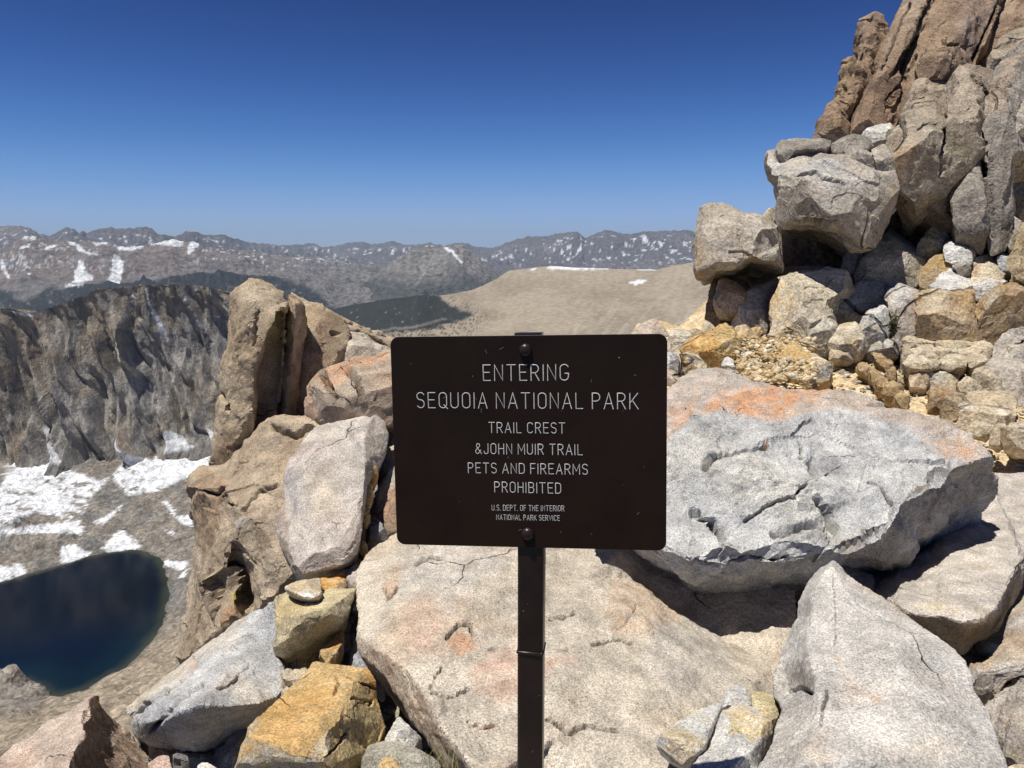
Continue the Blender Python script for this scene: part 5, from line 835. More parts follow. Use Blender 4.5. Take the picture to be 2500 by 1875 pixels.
# lower pale blocks of the outcrop (view G, D, I)
rock('boulder', 'tall cream and ochre stained boulder in the middle of the outcrop foot', 'D', 8.0, 1.5, CRM,
 [(812,635,0),(822,540,0),(835,450,.05),(862,350,.1),(885,290,.2),(900,250,.4),(960,232,.6),(1050,222,.7),(1230,212,.8),(1305,250,.6),(1312,300,.3),(1200,345,.1),(1150,430,.05),(1190,520,0),(1200,600,0),(1170,665,0),(1050,680,0),(930,650,0)],
 [[(905,300,-.1),(1000,330,-.2),(1100,340,-.1),(1290,290,.2)], [(930,330,-.2),(880,450,-.25),(860,620,-.2)], [(1090,400,-.2),(1040,520,-.3),(1080,640,-.25)]], chip=.6, big=.5, cracks=[([(1090,400),(1120,330),(1180,290)], 2, .08), ([(1010,330),(1070,375),(1130,390)], 2, .05)],
 stains=[([(825,620),(840,420),(885,290),(930,330),(880,420),(860,620)], (.52,.33,.12), .75, 6, 10), ([(880,600),(960,480),(1000,560),(950,640)], (.42,.29,.15), .6, 8, 12), ([(890,320),(990,340),(1000,420),(900,460)], (.38,.29,.20), .55, 8, 14), ([(1000,240),(1240,215),(1290,290),(1150,260),(1040,290)], (.56,.55,.52), .7, 6, 12)], seed=131)
rock('boulder', 'cream boulder with small ledges right of the tall cream and ochre boulder', 'D', 8.4, 1.4, CRM,
 [(1150,420,.1),(1200,345,.2),(1320,310,.4),(1330,320,.4),(1480,325,.5),(1490,400,.3),(1485,480,.1),(1400,490,0),(1330,530,-.1),(1300,520,-.1),(1230,530,0),(1190,510,0)], [[(1210,380,0),(1320,370,0),(1470,400,.05)], [(1250,430,-.15),(1350,460,-.15)]], chip=.9, big=.7, stains=[([(1180,420),(1300,400),(1330,510),(1230,530)], (.36,.27,.16), .6, 8, 14), ([(1250,320),(1370,330),(1340,370),(1240,370)], (.58,.56,.52), .7, 5, 10)], seed=132)
rock('boulder', 'big tan ramp shaped boulder sloping up to a point below the cave', 'G', 8.8, 1.5, [(.45,.40,.30),(.39,.33,.24),(.46,.44,.39)],
 [(410,700,.1),(550,510,.4),(700,360,.7),(760,250,.8),(800,175,.9),(920,212,.9),(985,305,.8),(1092,390,.6),(1062,500,.3),(1132,560,.3),(1085,665,.1),(1035,830,-.1),(900,870,-.1),(760,850,-.1),(600,830,-.1),(430,850,-.1)],
 [[(800,230,.6),(830,330,.35),(930,420,.2),(900,520,.0)], [(550,620,-.0),(760,640,-.25),(960,650,-.2)], [(900,560,-.15),(1080,600,.05)]], chip=.6, big=.5, bands=(.6,.2,.75,4,.03),
 stains=[([(820,400),(930,380),(910,560),(830,540)], (.48,.33,.18), .6, 10, 18), ([(920,390),(1090,400),(1060,520),(930,520)], (.40,.38,.35), .7, 8, 12), ([(730,720),(860,700),(820,850),(730,840)], (.50,.34,.18), .6, 10, 16), ([(850,300),(1000,330),(1080,390),(900,370)], (.54,.51,.46), .7, 6, 10), ([(930,560),(1120,560),(1080,640),(960,620)], (.56,.54,.49), .8, 6, 10)], seed=133)
rock('boulder', 'rounded olive stone below the grey buttress', 'G', 9.1, .9, 'khaki', [(1060,500),(1090,400,.1),(1170,290,.3),(1225,180,.4),(1300,200,.4),(1385,290,.3),(1395,420,.1),(1280,500,0),(1130,590,-.1)], [[(1230,260,.1),(1280,380,-.15)], [(1130,440,-.05)]][:1], chip=.4, big=.6, stains=[([(1290,200),(1400,280),(1390,430),(1300,470),(1270,300)], (.42,.40,.37), .8, 6, 10)], seed=134)
rock('boulder', 'brown triangular boulder in half shade with a rusty rim', 'G', 8.6, 1.0, [(.34,.26,.165),(.29,.21,.13),(.40,.29,.16)], [(1100,730,0),(1130,620,.1),(1200,575,.2),(1260,530,.3),(1340,480,.4),(1390,490,.4),(1485,640,.2),(1440,690,.1),(1350,745,.05),(1260,780,0),(1175,845,-.1),(1120,790,0)], [[(1140,640,.0),(1250,560,.05),(1350,500,.1),(1460,640,0)]], chip=.4, stains=[([(1130,620),(1260,530),(1350,480),(1400,500),(1480,640),(1440,620),(1340,520),(1250,570),(1140,650)], (.52,.34,.13), .8, 3, 6)], seed=135)
rock('boulder', 'white topped block above the brown triangular boulder', 'G', 8.6, .8, 'white', [(1368,450,.3),(1430,393,.6),(1550,420,.6),(1672,478,.5),(1682,540,.2),(1620,590,0),(1520,580,-.05),(1430,540,0),(1380,500,.1)], [[(1375,460,.1),(1500,500,.0),(1590,530,.0),(1675,485,.25)]], chip=.4, seed=136)
rock('boulder', 'dark cornered chunk between the white topped block and the speckled stone', 'G', 8.5, .6, GREYO, [(1440,590),(1520,600,.1),(1600,590,.1),(1650,650,0),(1630,700),(1540,710),(1490,650)], chip=.8, seed=137, cat='stone')
rock('boulder', 'speckled white grey stone shaped like a fin in the rubble', 'G', 8.2, .9, 'white', [(1172,862,0),(1260,790,.2),(1350,735,.4),(1430,670,.5),(1500,640,.6),(1560,690,.5),(1630,790,.3),(1630,880,.1),(1560,960,0),(1450,1000,-.1),(1300,970,-.1),(1190,910,-.1)], [[(1200,870,-.05),(1350,880,-.1),(1500,920,-.1),(1600,860,.05)]], chip=.3, stains=[([(1400,950),(1500,850),(1620,800),(1620,920),(1480,1000)], (.50,.43,.30), .6, 8, 14)], seed=138)
rock('boulder', 'cream round shouldered stone right of the dark cornered chunk', 'G', 8.7, .7, CRM, [(1618,570,.2),(1700,518,.4),(1800,498,.5),(1885,560,.4),(1892,622,.2),(1830,650,0),(1740,650,-.1),(1660,650,-.05)], [[(1660,600,0),(1780,590,0),(1870,610,.05)]], chip=.4, seed=139)
rock('boulder', 'cream wedge with a rusty left corner in the upper rubble', 'G', 8.45, .8, CRM, [(1650,700,.1),(1700,660,.3),(1780,612,.5),(1880,650,.5),(1985,700,.4),(2015,790,.2),(1930,800,0),(1800,760,-.1),(1720,745,-.1)], [[(1680,710,.0),(1800,720,.0),(1980,770,.05)]], chip=.5, stains=[([(1650,690),(1740,670),(1760,740),(1680,740)], (.46,.27,.12), .8, 5, 9)], seed=140)
rock('boulder', 'white wedge bedded on top of the orange rock wall', 'G', 8.25, .8, 'white', [(1618,865,0),(1650,790,.3),(1690,735,.5),(1800,752,.5),(1930,800,.4),(2030,820,.3),(2010,880,0),(1900,895,-.1),(1740,885,-.1)], [[(1640,860,-.05),(1800,850,0),(1990,860,0)]], chip=.4, stains=[([(1620,870),(1640,780),(1700,740),(1720,800),(1660,870)], (.56,.44,.22), .7, 5, 8), ([(1900,800),(2030,820),(2010,880),(1900,890)], (.46,.36,.24), .6, 6, 9)], seed=141)
rock('boulder', 'small blue white rock at the top right of the rubble', 'G', 8.6, .6, [(.52,.54,.55),(.42,.43,.45),(.5,.5,.48)], [(1930,560,.2),(1985,525,.3),(2060,512,.35),(2125,580,.2),(2118,640,0),(2075,692,-.05),(2030,660,0),(1960,610,.05)], [[(1950,570,0),(2020,620,-.05),(2090,650,-.05)]], chip=.6, cat='stone', seed=142)
rock('boulder', 'dim rock under the small blue white rock', 'G', 8.8, .6, 'slate', [(1880,640),(1990,620,.1),(2080,700),(2060,760),(1990,760),(1900,700)], chip=.6, cat='stone', seed=143)
rock('boulder', 'orange brown rock wall left of the long vertical crack', 'G', 7.9, 1.3, [(.46,.35,.22),(.42,.29,.155),(.50,.42,.31)],
 [(1088,985,.1),(1200,905,.3),(1300,950,.3),(1450,985,.3),(1560,930,.3),(1645,870,.4),(1690,900,.3),(1692,1000,.1),(1722,1220,0),(1700,1340,0),(1665,1485,0),(1520,1480,0),(1400,1480,0),(1250,1420,0),(1130,1400,0),(1040,1380,0),(1062,1250,0),(1090,1150,0)],
 [[(1110,1010,-.1),(1300,1010,-.15),(1500,1020,-.15),(1660,960,.0)], [(1480,1250,-.3),(1600,1180,-.25),(1700,1180,-.1)], [(1150,1380,-.1),(1300,1330,-.2),(1500,1400,-.15)]], chip=.8, big=.5, rough=1.3,
 stains=[([(1520,1260),(1700,1170),(1720,1280),(1660,1450),(1560,1420)], (.38,.30,.19), .6, 8, 12), ([(1100,970),(1250,920),(1450,1000),(1300,1040),(1120,1050)], (.48,.43,.33), .7, 8, 14), ([(1360,1440),(1500,1460),(1540,1500),(1380,1490)], (.47,.26,.07), .7, 5, 8)], cracks=[([(1560,1000),(1500,1120),(1470,1220)], 2, .06), ([(1130,1150),(1250,1140),(1400,1180)], 2, .05)], seed=144)
rock('boulder', 'orange brown rock wall right of the long vertical crack, reaching the right edge', 'G', 7.8, 1.5, [(.45,.34,.215),(.40,.275,.15),(.48,.40,.29)],
 [(1700,1000,.1),(1705,910,.3),(1850,885,.3),(1960,870,.4),(2030,800,.5),(2100,740,.6),(2212,690,.6),(2450,660,.7),(2450,1230,0),(2212,1280,0),(2110,1320,0),(2000,1400,0),(1880,1490,0),(1680,1490,0),(1712,1360,0),(1735,1230,0),(1715,1100,.05)],
 [[(1740,940,0),(1950,950,0),(2050,860,.1),(2300,860,.1)], [(1760,1060,-.15),(1950,1080,-.2),(2200,1050,-.1)], [(1800,1400,-.2),(2000,1300,-.2)]], chip=.9, big=.5, rough=1.4,
 stains=[([(1700,900),(1960,880),(1990,1040),(1900,1060),(1720,1020)], (.48,.42,.33), .7, 8, 12), ([(1720,1040),(1950,1060),(1900,1400),(1700,1460)], (.43,.28,.12), .5, 12, 18), ([(1980,900),(2212,760),(2212,1000),(2000,1020)], (.33,.25,.17), .6, 10, 18)], seed=145)
rock('boulder', 'rose and grey block with a speckled white crown beside the green plant', 'G', 8.0, 1.1, [(.42,.36,.30),(.38,.31,.25),(.46,.43,.38)],
 [(748,960,.2),(770,860,.3),(822,795,.4),(950,830,.4),(1040,870,.3),(1092,965,.2),(1085,1100,.05),(1080,1200,0),(1062,1290,0),(1000,1360,0),(900,1460,0),(868,1380,0),(850,1280,0),(820,1120,.05),(780,1000,.1)],
 [[(790,950,.0),(900,1000,-.1),(1070,990,0)], [(830,1160,-.1),(900,1100,-.2),(970,1180,-.2),(940,1400,-.1)]], chip=.5, big=.5, stains=[([(750,960),(820,790),(950,830),(1060,900),(1000,1000),(800,1000)], (.56,.55,.51), .85, 6, 12), ([(840,1180),(920,1110),(970,1200),(920,1420),(870,1400)], (.37,.28,.20), .6, 6, 10)], seed=146)
rock('boulder', 'white topped speckled block left of the green plant', 'G', 7.8, 1.0, [(.48,.46,.40),(.42,.38,.31),(.52,.50,.46)],
 [(432,1260,0),(510,1185,.4),(600,1125,.5),(700,1095,.55),(765,1110,.5),(782,1200,.3),(768,1330,.05),(785,1445,0),(700,1470,0),(640,1462,0),(545,1485,0),(490,1420,0),(450,1340,0)], [[(450,1270,-.1),(560,1215,-.1),(680,1220,-.1),(770,1190,.1)]], chip=.5, stains=[([(510,1190),(660,1095),(770,1110),(760,1190),(640,1215)], (.60,.60,.58), .8, 4, 8)], seed=147)
rock('boulder', 'ledgy tan boulder above the white topped speckled block', 'G', 8.2, 1.2, [(.45,.39,.29),(.38,.31,.21),(.50,.45,.36)],
 [(90,1060,.1),(170,960,.2),(240,900,.4),(400,860,.6),(520,870,.6),(640,850,.6),(755,900,.5),(765,1000,.3),(770,1110,.2),(660,1100,.1),(520,1185,0),(440,1260,-.05),(330,1270,0),(230,1240,0),(160,1160,0)],
 [[(120,1060,0),(240,980,0),(400,980,0),(520,960,.05),(640,930,.1),(740,980,.1)], [(250,1180,-.15),(380,1080,-.15),(470,1150,-.15)]], chip=1.0, big=.7, stains=[([(380,980),(520,970),(480,1180),(400,1120)], (.44,.31,.17), .6, 8, 12), ([(400,880),(520,900),(480,960),(350,960)], (.57,.53,.46), .7, 5, 10), ([(650,1000),(760,1000),(760,1100),(660,1050)], (.46,.46,.47), .6, 5, 9)], seed=148)
rock('boulder', 'low cream rock with a black shadow gap on its right, near the trail', 'G', 7.5, .9, CRM, [(120,1460,0),(170,1350,.2),(250,1285,.4),(330,1265,.4),(400,1255,.4),(450,1350,.2),(500,1440,.05),(525,1545,0),(400,1580,0),(300,1560,0),(200,1560,0)], [[(180,1380,0),(300,1340,-.05),(400,1370,-.05),(480,1480,-.05)], [(210,1540,-.1),(320,1420,-.15)]], chip=.6, stains=[([(300,1440),(420,1400),(520,1540),(400,1560)], (.54,.40,.22), .6, 6, 10)], seed=149)
rock('boulder', 'pale leaning block joined to the tall cream boulder, above the trail', 'D', 7.85, 1.0, [(.50,.46,.38),(.45,.40,.31),(.50,.36,.18)], [(1060,650,-.1),(1050,560,-.1),(1070,470,.1),(1090,400,.2),(1150,410,.25),(1190,500,.1),(1215,570,0),(1200,665,-.1),(1130,700,-.1)], [[(1100,430,0),(1110,560,-.2),(1150,650,-.2)]], chip=.6, seed=150)
rock('boulder', 'yellowish vertical rock column at the right edge above the orange rock wall', 'G', 8.0, 1.0, [(.42,.34,.22),(.37,.27,.16),(.46,.36,.2)], [(2118,640,0),(2125,500,.1),(2150,370,.2),(2190,280,.3),(2230,200,.4),(2450,120,.5),(2450,760,0),(2230,740,0),(2120,760,0)], [[(2190,320,.1),(2180,520,-.15),(2170,720,-.1)]], chip=.7, seed=151)
rock('boulder', 'grey block filling the cave side under the largest outcrop boulder', 'G', 9.0, 1.0, GREYO, [(268,670,0),(290,590,.1),(330,500,.2),(350,450,.3),(430,405,.35),(560,455,.3),(600,500,.2),(500,620,0),(412,700,0),(330,685,-.05)], [[(350,480,.1),(430,560,-.1)]], chip=.6, seed=152)
rock('boulder', 'dark brown rock post under the blocky overhanging boulder', 'I', 8.9, 1.2, [(.25,.18,.115),(.21,.15,.10),(.32,.23,.14)], [(560,600,0),(556,430,.05),(580,300,.1),(600,180,.2),(640,80,.3),(760,40,.3),(1010,120,.3),(1050,260,.2),(990,420,.1),(880,520,0),(840,690,0),(700,700,0),(600,660,0)], [[(640,150,.1),(640,400,-.1),(640,640,-.1)]], chip=.5, bands=(1,.1,0,9,.02), seed=153)
rock('boulder', 'triangular tan stone held in front of the dark brown rock post', 'I', 8.5, .7, [(.42,.34,.25),(.35,.26,.17),(.46,.42,.35)], [(650,325,0),(680,220,.1),(710,95,.3),(760,110,.3),(830,165,.3),(960,250,.3),(988,335,.1),(930,385,0),(870,425,-.05),(770,448,-.1),(690,405,-.05)], [[(720,120,.15),(760,260,-.15),(740,420,-.2)], [(760,260,-.15),(960,320,.05)]], chip=.4, stains=[([(690,300),(780,290),(800,420),(700,400)], (.50,.46,.40), .6, 6, 10)], seed=154)
rock('boulder', 'grey lavender block right of the dark brown rock post', 'I', 8.4, 1.2, [(.42,.385,.34),(.38,.345,.30),(.48,.44,.37)], [(825,690,0),(850,560,.05),(875,430,.1),(930,390,.2),(985,285,.3),(1100,215,.5),(1220,165,.6),(1335,125,.6),(1330,250,.3),(1262,400,.1),(1230,560,0),(1180,720,0),(1110,830,0),(1000,780,0),(920,730,0)], [[(900,450,0),(1000,310,.05),(1120,270,.1),(1290,220,.2)], [(940,560,-.1),(1010,420,-.1),(1150,500,-.15)], [(930,720,-.05),(930,560,-.05)]], chip=.4, stains=[([(980,290),(1120,220),(1330,130),(1300,250),(1100,280)], (.54,.52,.48), .7, 5, 9)], cracks=[([(1000,540),(1050,680),(1090,780)], 2, .05), ([(940,430),(930,600)], 1.5, .04)], seed=155)
# golden rubble at the trail head (view I)
rock('boulder', 'pale angular block just right of the sign, left of the golden boulder', 'I', 7.2, .7, [(.60,.55,.43),(.55,.48,.35),(.50,.45,.38)], [(130,740,.1),(150,700,.3),(260,675,.4),(345,678,.4),(412,750,.3),(365,850,0),(350,945,-.1),(235,935,-.1),(150,890,0)], [[(165,720,.1),(200,850,-.15),(240,920,-.15)], [(190,740,0),(390,750,.05)]], chip=.3, stains=[([(130,700),(170,700),(230,930),(150,890)], (.42,.38,.32), .6, 5, 8)], seed=161)
rock('stone', 'cream pointed stone behind the pale angular block', 'I', 7.5, .5, CRM, [(350,645),(395,625,.1),(500,680,.1),(515,745),(420,760)], chip=.5, cat='stone', seed=162)
rock('stone', 'upright cream shard standing behind the golden boulder', 'I', 7.5, .5, CRM, [(500,740),(515,670,.1),(540,588,.2),(620,620,.2),(695,665,.1),(680,740),(570,765)], [[(550,620,.0),(560,740,-.1)]], chip=.4, cat='stone', stains=[([(500,740),(540,600),(560,740)], (.45,.36,.14), .6, 4, 6)], seed=163)
rock('boulder', 'golden ochre boulder with a crumbly face right of the pale angular block', 'I', 6.9, .8, 'ochre', [(348,940,0),(368,820,.1),(430,752,.3),(560,760,.35),(640,680,.5),(690,645,.55),(780,650,.55),(860,690,.5),(932,780,.3),(935,880,.1),(862,992,0),(800,970,0),(735,1000,-.05),(700,1062,-.05),(600,1065,-.05),(450,985,-.05)], [[(390,830,0),(540,790,.0),(700,700,.2),(850,740,.2)], [(560,800,-.15),(700,800,-.15),(860,780,.0)], [(600,960,-.3),(720,900,-.2)]], chip=1.0, big=.7, rough=1.5,
 stains=[([(360,930),(380,820),(540,780),(560,980),(700,1050),(600,1070)], (.45,.26,.07), .6, 10, 16), ([(680,720),(850,690),(900,850),(780,900)], (.60,.47,.24), .5, 8, 14)], seed=164)
rock('stone', 'white and orange striped stone low beside the sign edge', 'I', 6.6, .4, CRM, [(235,955,.1),(330,945,.2),(435,958,.25),(540,1020,.2),(585,1115,0),(480,1155,-.05),(350,1178,-.1),(265,1110,0)], [[(270,990,0),(400,1010,-.05),(560,1110,-.05)]], chip=.4, cat='stone', stains=[([(260,960),(330,960),(480,1150),(350,1170)], (.58,.35,.10), .7, 4, 8), ([(240,1000),(300,990),(330,1160),(270,1130)], (.28,.22,.12), .6, 4, 7)], seed=165)
rock('stone', 'white stone half hidden behind the right edge of the sign', 'I', 6.5, .5, 'white', [(20,1010),(60,930,.2),(225,935,.2),(245,1080),(205,1112,-.05),(60,1120,-.1)], [[(60,1000,0),(220,1000,0)]], chip=.4, cat='stone', seed=166)
rock('stone', 'pale brown stone under the white stone at the sign edge', 'I', 6.3, .4, 'tan', [(20,1260),(40,1120,.2),(200,1115,.2),(270,1180,.1),(240,1280,-.05)], chip=.6, cat='stone', seed=167)
rock('stone', 'white upright stone at the foot of the golden boulder', 'I', 6.55, .35, 'white', [(720,1020),(735,985,.05),(785,958,.15),(850,1005,.1),(915,1125,0),(900,1165,-.05),(800,1135,-.05),(745,1075)], [[(760,1000,0),(850,1120,-.1)]], chip=.3, cat='stone', seed=168)
rock('boulder', 'round orange boulder with a dark grey right side at the edge of the trail', 'I', 6.5, .8, 'ochre', [(1285,1200,0),(1310,1090,.1),(1370,920,.3),(1450,830,.5),(1560,850,.5),(1680,905,.45),(1850,935,.4),(1905,1010,.3),(1922,1100,.1),(1905,1250,0),(1905,1330,-.05),(1780,1320,-.1),(1600,1305,-.1),(1450,1295,-.1),(1330,1260,-.1)], [[(1400,940,.1),(1560,960,0),(1700,1010,-.05),(1880,1020,.0)], [(1400,1100,-.2),(1600,1150,-.25),(1720,1180,-.2)], [(1690,1060,-.15),(1660,1180,-.22)]], chip=.5, big=.7, rough=1.3,
 stains=[([(1330,1260),(1380,1000),(1500,920),(1640,1000),(1660,1180),(1600,1290)], (.55,.32,.09), .6, 12, 20), ([(1690,1060),(1760,1020),(1915,1020),(1920,1200),(1860,1210),(1670,1180)], (.33,.33,.33), .9, 4, 7), ([(1680,910),(1850,930),(1900,1010),(1760,1020),(1690,980)], (.60,.55,.44), .8, 5, 9), ([(1680,1190),(1850,1210),(1900,1320),(1720,1310)], (.52,.46,.34), .7, 5, 9)], cracks=[([(1660,1190),(1600,1290)], 2, .05)], seed=169)
rock('dirt_bank', 'crumbly yellow bank of broken stone between the golden and the round orange boulder', 'I', 7.0, 1.0, 'soil', [(860,1160,-.4),(880,1000,-.1),(900,880,.1),(930,800,.4),(935,740,.7),(1000,725,.8),(1060,740,.8),(1110,820,.6),(1200,815,.7),(1280,830,.8),(1390,820,.8),(1410,860,.6),(1500,800,.8),(1660,860,.7),(1670,900,.5),(1560,900,.2),(1500,1000,-.2),(1400,1200,-.6),(1300,1290,-.7),(1180,1240,-.6),(1000,1190,-.5)],
 [[(950,860,.2),(1100,900,.2),(1300,880,.3)], [(920,1060,-.2),(1150,1080,-.2),(1300,1120,-.4)]], cat='bank', chip=1.6, big=1.2, rough=3.0, stains=[([(880,980),(900,880),(990,870),(1010,960),(930,1000)], (.60,.57,.48), .8, 6, 9)], seed=170)
rock('stone', 'pinkish rock tip showing above the top edge of the sign', 'D', 8.5, .5, [(.44,.36,.29),(.4,.32,.25),(.46,.4,.33)], [(60,640),(110,570,.1),(150,530,.2),(195,488,.3),(240,510,.3),(290,560,.1),(300,640)], [[(190,510,.1),(200,620,-.1)]], chip=.5, cat='rock', seed=171)
# ledge stones along the right side of the trail (view H)
LED = [(.52,.44,.32), (.46,.37,.25), (.54,.49,.41)]
rock('boulder', 'biggest squared block at the lower right of the trail, with a flat pale top', 'H', 5.5, .7, LED, [(1508,980,0),(1515,890,0),(1545,830,.0),(1555,755,.3),(1640,685,.6),(1750,690,.65),(1900,700,.7),(2010,678,.8),(2100,710,.75),(2132,780,.5),(2122,880,.2),(2115,962,.1),(1950,985,.05),(1800,1002,0),(1650,995,0)], [[(1545,845,-.08),(1700,858,-.1),(1850,852,-.1),(1985,850,-.08),(2110,810,.1)], [(1985,850,-.08),(2000,960,-.03)]], chip=.22, big=.3, stains=[([(1500,980),(1540,850),(1700,860),(1980,860),(1960,980),(1700,1000)], (.40,.31,.20), .7, 5, 8), ([(1560,770),(1700,790),(1900,830),(1900,850),(1700,850),(1560,820)], (.58,.53,.46), .7, 5, 9)], seed=181)
rock('boulder', 'brown block touching the left end of the biggest squared block', 'H', 5.75, .5, [(.42,.33,.22),(.36,.27,.17),(.5,.43,.32)], [(1328,870,0),(1350,800,.1),(1395,735,.3),(1480,680,.5),(1560,690,.5),(1600,705,.5),(1555,790,.2),(1530,880,.05),(1508,930,0),(1410,935,0)], [[(1390,790,-.05),(1480,740,.0),(1540,790,.0)]], chip=.6, seed=182)
rock('boulder', 'rust brown pair of lumps left of the brown block, sharp topped', 'H', 5.95, .45, [(.38,.27,.155),(.31,.21,.12),(.46,.38,.27)], [(1162,800,0),(1170,750,.1),(1210,740,.15),(1195,690,.25),(1300,660,.4),(1370,670,.4),(1395,725,.2),(1360,800,.05),(1325,862,0),(1255,888,0),(1190,850,0)], [[(1210,700,.1),(1330,700,.15)], [(1200,790,-.05),(1300,780,-.08)]], chip=1.0, seed=183)
rock('boulder', 'block with a shadowed face in the second tier of trail stones', 'H', 6.3, .6, LED, [(1645,530,0),(1660,490,.2),(1700,450,.4),(1800,430,.5),(1905,430,.5),(1950,540,.1),(1985,672,0),(1880,690,0),(1790,695,0),(1740,600,0)], [[(1655,520,-.08),(1800,530,-.12),(1920,560,-.06)]], chip=.3, stains=[([(1650,520),(1800,535),(1930,570),(1980,680),(1790,690)], (.33,.25,.16), .7, 5, 8)], seed=184)  # shade of the front face is painted in by the brown patch
rock('boulder', 'long lavender grey slab stone at the right edge above the squared block', 'H', 6.1, .9, [(.44,.39,.33),(.39,.34,.28),(.5,.46,.4)], [(1770,405,.4),(1830,360,.7),(1900,335,.9),(2050,330,1.0),(2212,325,1.1),(2500,320,1.2),(2500,720,0),(2212,722,0),(2100,700,0),(1990,672,0),(1955,560,.05),(1905,432,.2)], [[(1800,405,.2),(1920,450,.0),(2050,490,0),(2212,545,0),(2400,580,0)]], chip=.3, stains=[([(1900,440),(2212,560),(2400,600),(2400,720),(1990,680)], (.36,.29,.22), .7, 5, 8)], seed=185)
rock('boulder', 'cream topped slab stone in the middle tier of trail stones', 'H', 6.5, .7, LED, [(1148,610,0),(1160,500,.15),(1190,440,.5),(1260,420,.6),(1400,420,.7),(1500,440,.7),(1512,480,.5),(1490,560,.1),(1490,668,0),(1345,645,0),(1210,668,0)], [[(1170,500,-.02),(1290,545,-.06),(1400,530,0),(1500,490,.2)], [(1290,545,-.06),(1340,640,-.04)]], chip=.4, stains=[([(1180,450),(1400,425),(1500,450),(1400,530),(1250,520)], (.60,.57,.50), .8, 5, 8), ([(1150,500),(1290,560),(1330,640),(1200,660)], (.36,.26,.16), .7, 4, 8)], seed=186)
rock('stone', 'tan cube shaped stone at the left end of the middle tier', 'H', 6.6, .45, [(.43,.33,.22),(.38,.28,.18),(.5,.42,.31)], [(990,600,0),(995,530,.1),(1040,450,.3),(1160,500,.25),(1182,550,.1),(1142,655,0),(1030,622,0)], [[(1010,530,0),(1060,510,-.02),(1170,550,.0)], [(1060,510,-.02),(1100,620,-.05)]], chip=.4, cat='stone', seed=187)
rock('stone', 'brown stone tucked behind the tan cube shaped stone', 'H', 6.8, .4, [(.38,.29,.19),(.33,.24,.15),(.46,.38,.28)], [(895,500),(955,430,.2),(1062,428,.2),(1000,520,.1),(975,585)], chip=.5, cat='stone', seed=188)
rock('stone', 'small squared stone below the second tier block', 'H', 6.0, .3, LED, [(1498,655),(1520,580,.1),(1600,568,.2),(1645,640,.05),(1640,705),(1560,692)], [[(1525,610,-.02),(1610,600,0)]], chip=.3, cat='stone', seed=189)
rock('stone', 'leaning flake between the small squared stone and the shadowed block', 'H', 6.1, .3, LED, [(1545,540),(1600,525,.1),(1700,590,.1),(1782,668),(1740,700),(1640,640)], [[(1560,550,-.02),(1720,680,-.03)]], chip=.3, cat='stone', seed=190)
rock('stone', 'flat cream stone lying on the trail at the lower right', 'H', 4.95, .22, CRM, [(1628,1085,0),(1640,1040,.15),(1680,1008,.3),(1780,1020,.3),(1860,1048,.25),(1885,1080,.1),(1855,1128,0),(1760,1115,0),(1690,1108,0)], [[(1640,1075,-.03),(1760,1095,-.04),(1870,1080,.0)]], chip=.2, cat='stone', seed=191)
rock('stone', 'little pointed tan stone in front of the biggest squared block', 'H', 5.2, .2, 'tan', [(1918,1020),(1935,985,.03),(1962,950,.06),(2005,985,.03),(2020,1010),(1990,1022)], chip=.4, cat='stone', seed=192)
rock('stone', 'left stone of the cracked group at the lower right edge', 'H', 4.7, .3, LED, [(1852,1160),(1880,1090,.15),(1940,1045,.25),(2000,1060,.2),(2005,1160,.05),(1980,1210),(1900,1185)], [[(1870,1130,-.02),(1990,1110,0)]], chip=.5, cat='stone', seed=193)
rock('stone', 'split pale block of the cracked group, cut by the right edge', 'H', 4.6, .4, LED, [(1978,1110,.1),(2050,1035,.4),(2212,1020,.5),(2420,1020,.5),(2420,1290,0),(2212,1270,0),(2070,1232,0),(1990,1190,0)], [[(1990,1120,.0),(2150,1130,-.03),(2400,1130,0)]], chip=.6, cat='stone', cracks=[([(2070,1180),(2140,1130),(2212,1120)], 2, .04), ([(2070,1180),(2080,1230)], 2, .04)], seed=194)
rock('boulder', 'dark streaked pale boulder at the right edge above the lavender slab stone', 'H', 6.8, .9, [(.50,.46,.40),(.44,.39,.32),(.3,.28,.25)], [(1830,350,0),(1835,290,.1),(1880,220,.3),(1990,190,.4),(2070,170,.5),(2160,170,.5),(2400,60,.8),(2500,320,.2),(2212,330,.1),(2050,330,0),(1890,365,0)], [[(1850,280,0),(1990,230,.0),(2060,200,.1),(2200,190,.2)], [(2050,210,.05),(2045,310,-.08)]], chip=.7, stains=[([(1850,350),(1900,260),(2050,260),(2040,330)], (.42,.30,.17), .6, 5, 9)], cracks=[([(2050,190),(2050,300)], 2.5, .1), ([(2080,310),(2160,200)], 2.5, .1)], seed=195)
rock('stone_slab', 'dark crusted slab lying at the top right edge of the trail stones', 'H', 7.2, .6, [(.42,.38,.32),(.3,.27,.24),(.5,.46,.4)], [(1878,195,0),(1890,150,.1),(1980,100,.2),(2080,40,.4),(2200,0,.5),(2400,-10,.5),(2400,120,.1),(2212,60,.1),(2050,130,0),(1960,180,0)], [[(1900,170,0),(2040,100,0),(2200,40,.1)]], cat='slab', chip=.6, seed=196)
rock('boulder', 'grey pale round stone pair behind the trail end', 'G', 7.6, .7, [(.48,.44,.37),(.42,.37,.3),(.52,.5,.45)], [(530,1530),(560,1480,.1),(620,1462,.2),(680,1490,.2),(720,1462,.3),(820,1455,.3),(900,1480,.2),(915,1560,0),(820,1590,0),(640,1590,0),(540,1570)], [[(560,1520,-.05),(690,1510,-.0),(880,1520,-.05)]], chip=.6, cracks=[([(690,1480),(670,1560)], 2, .1), ([(820,1470),(810,1570)], 2, .1)], seed=197)
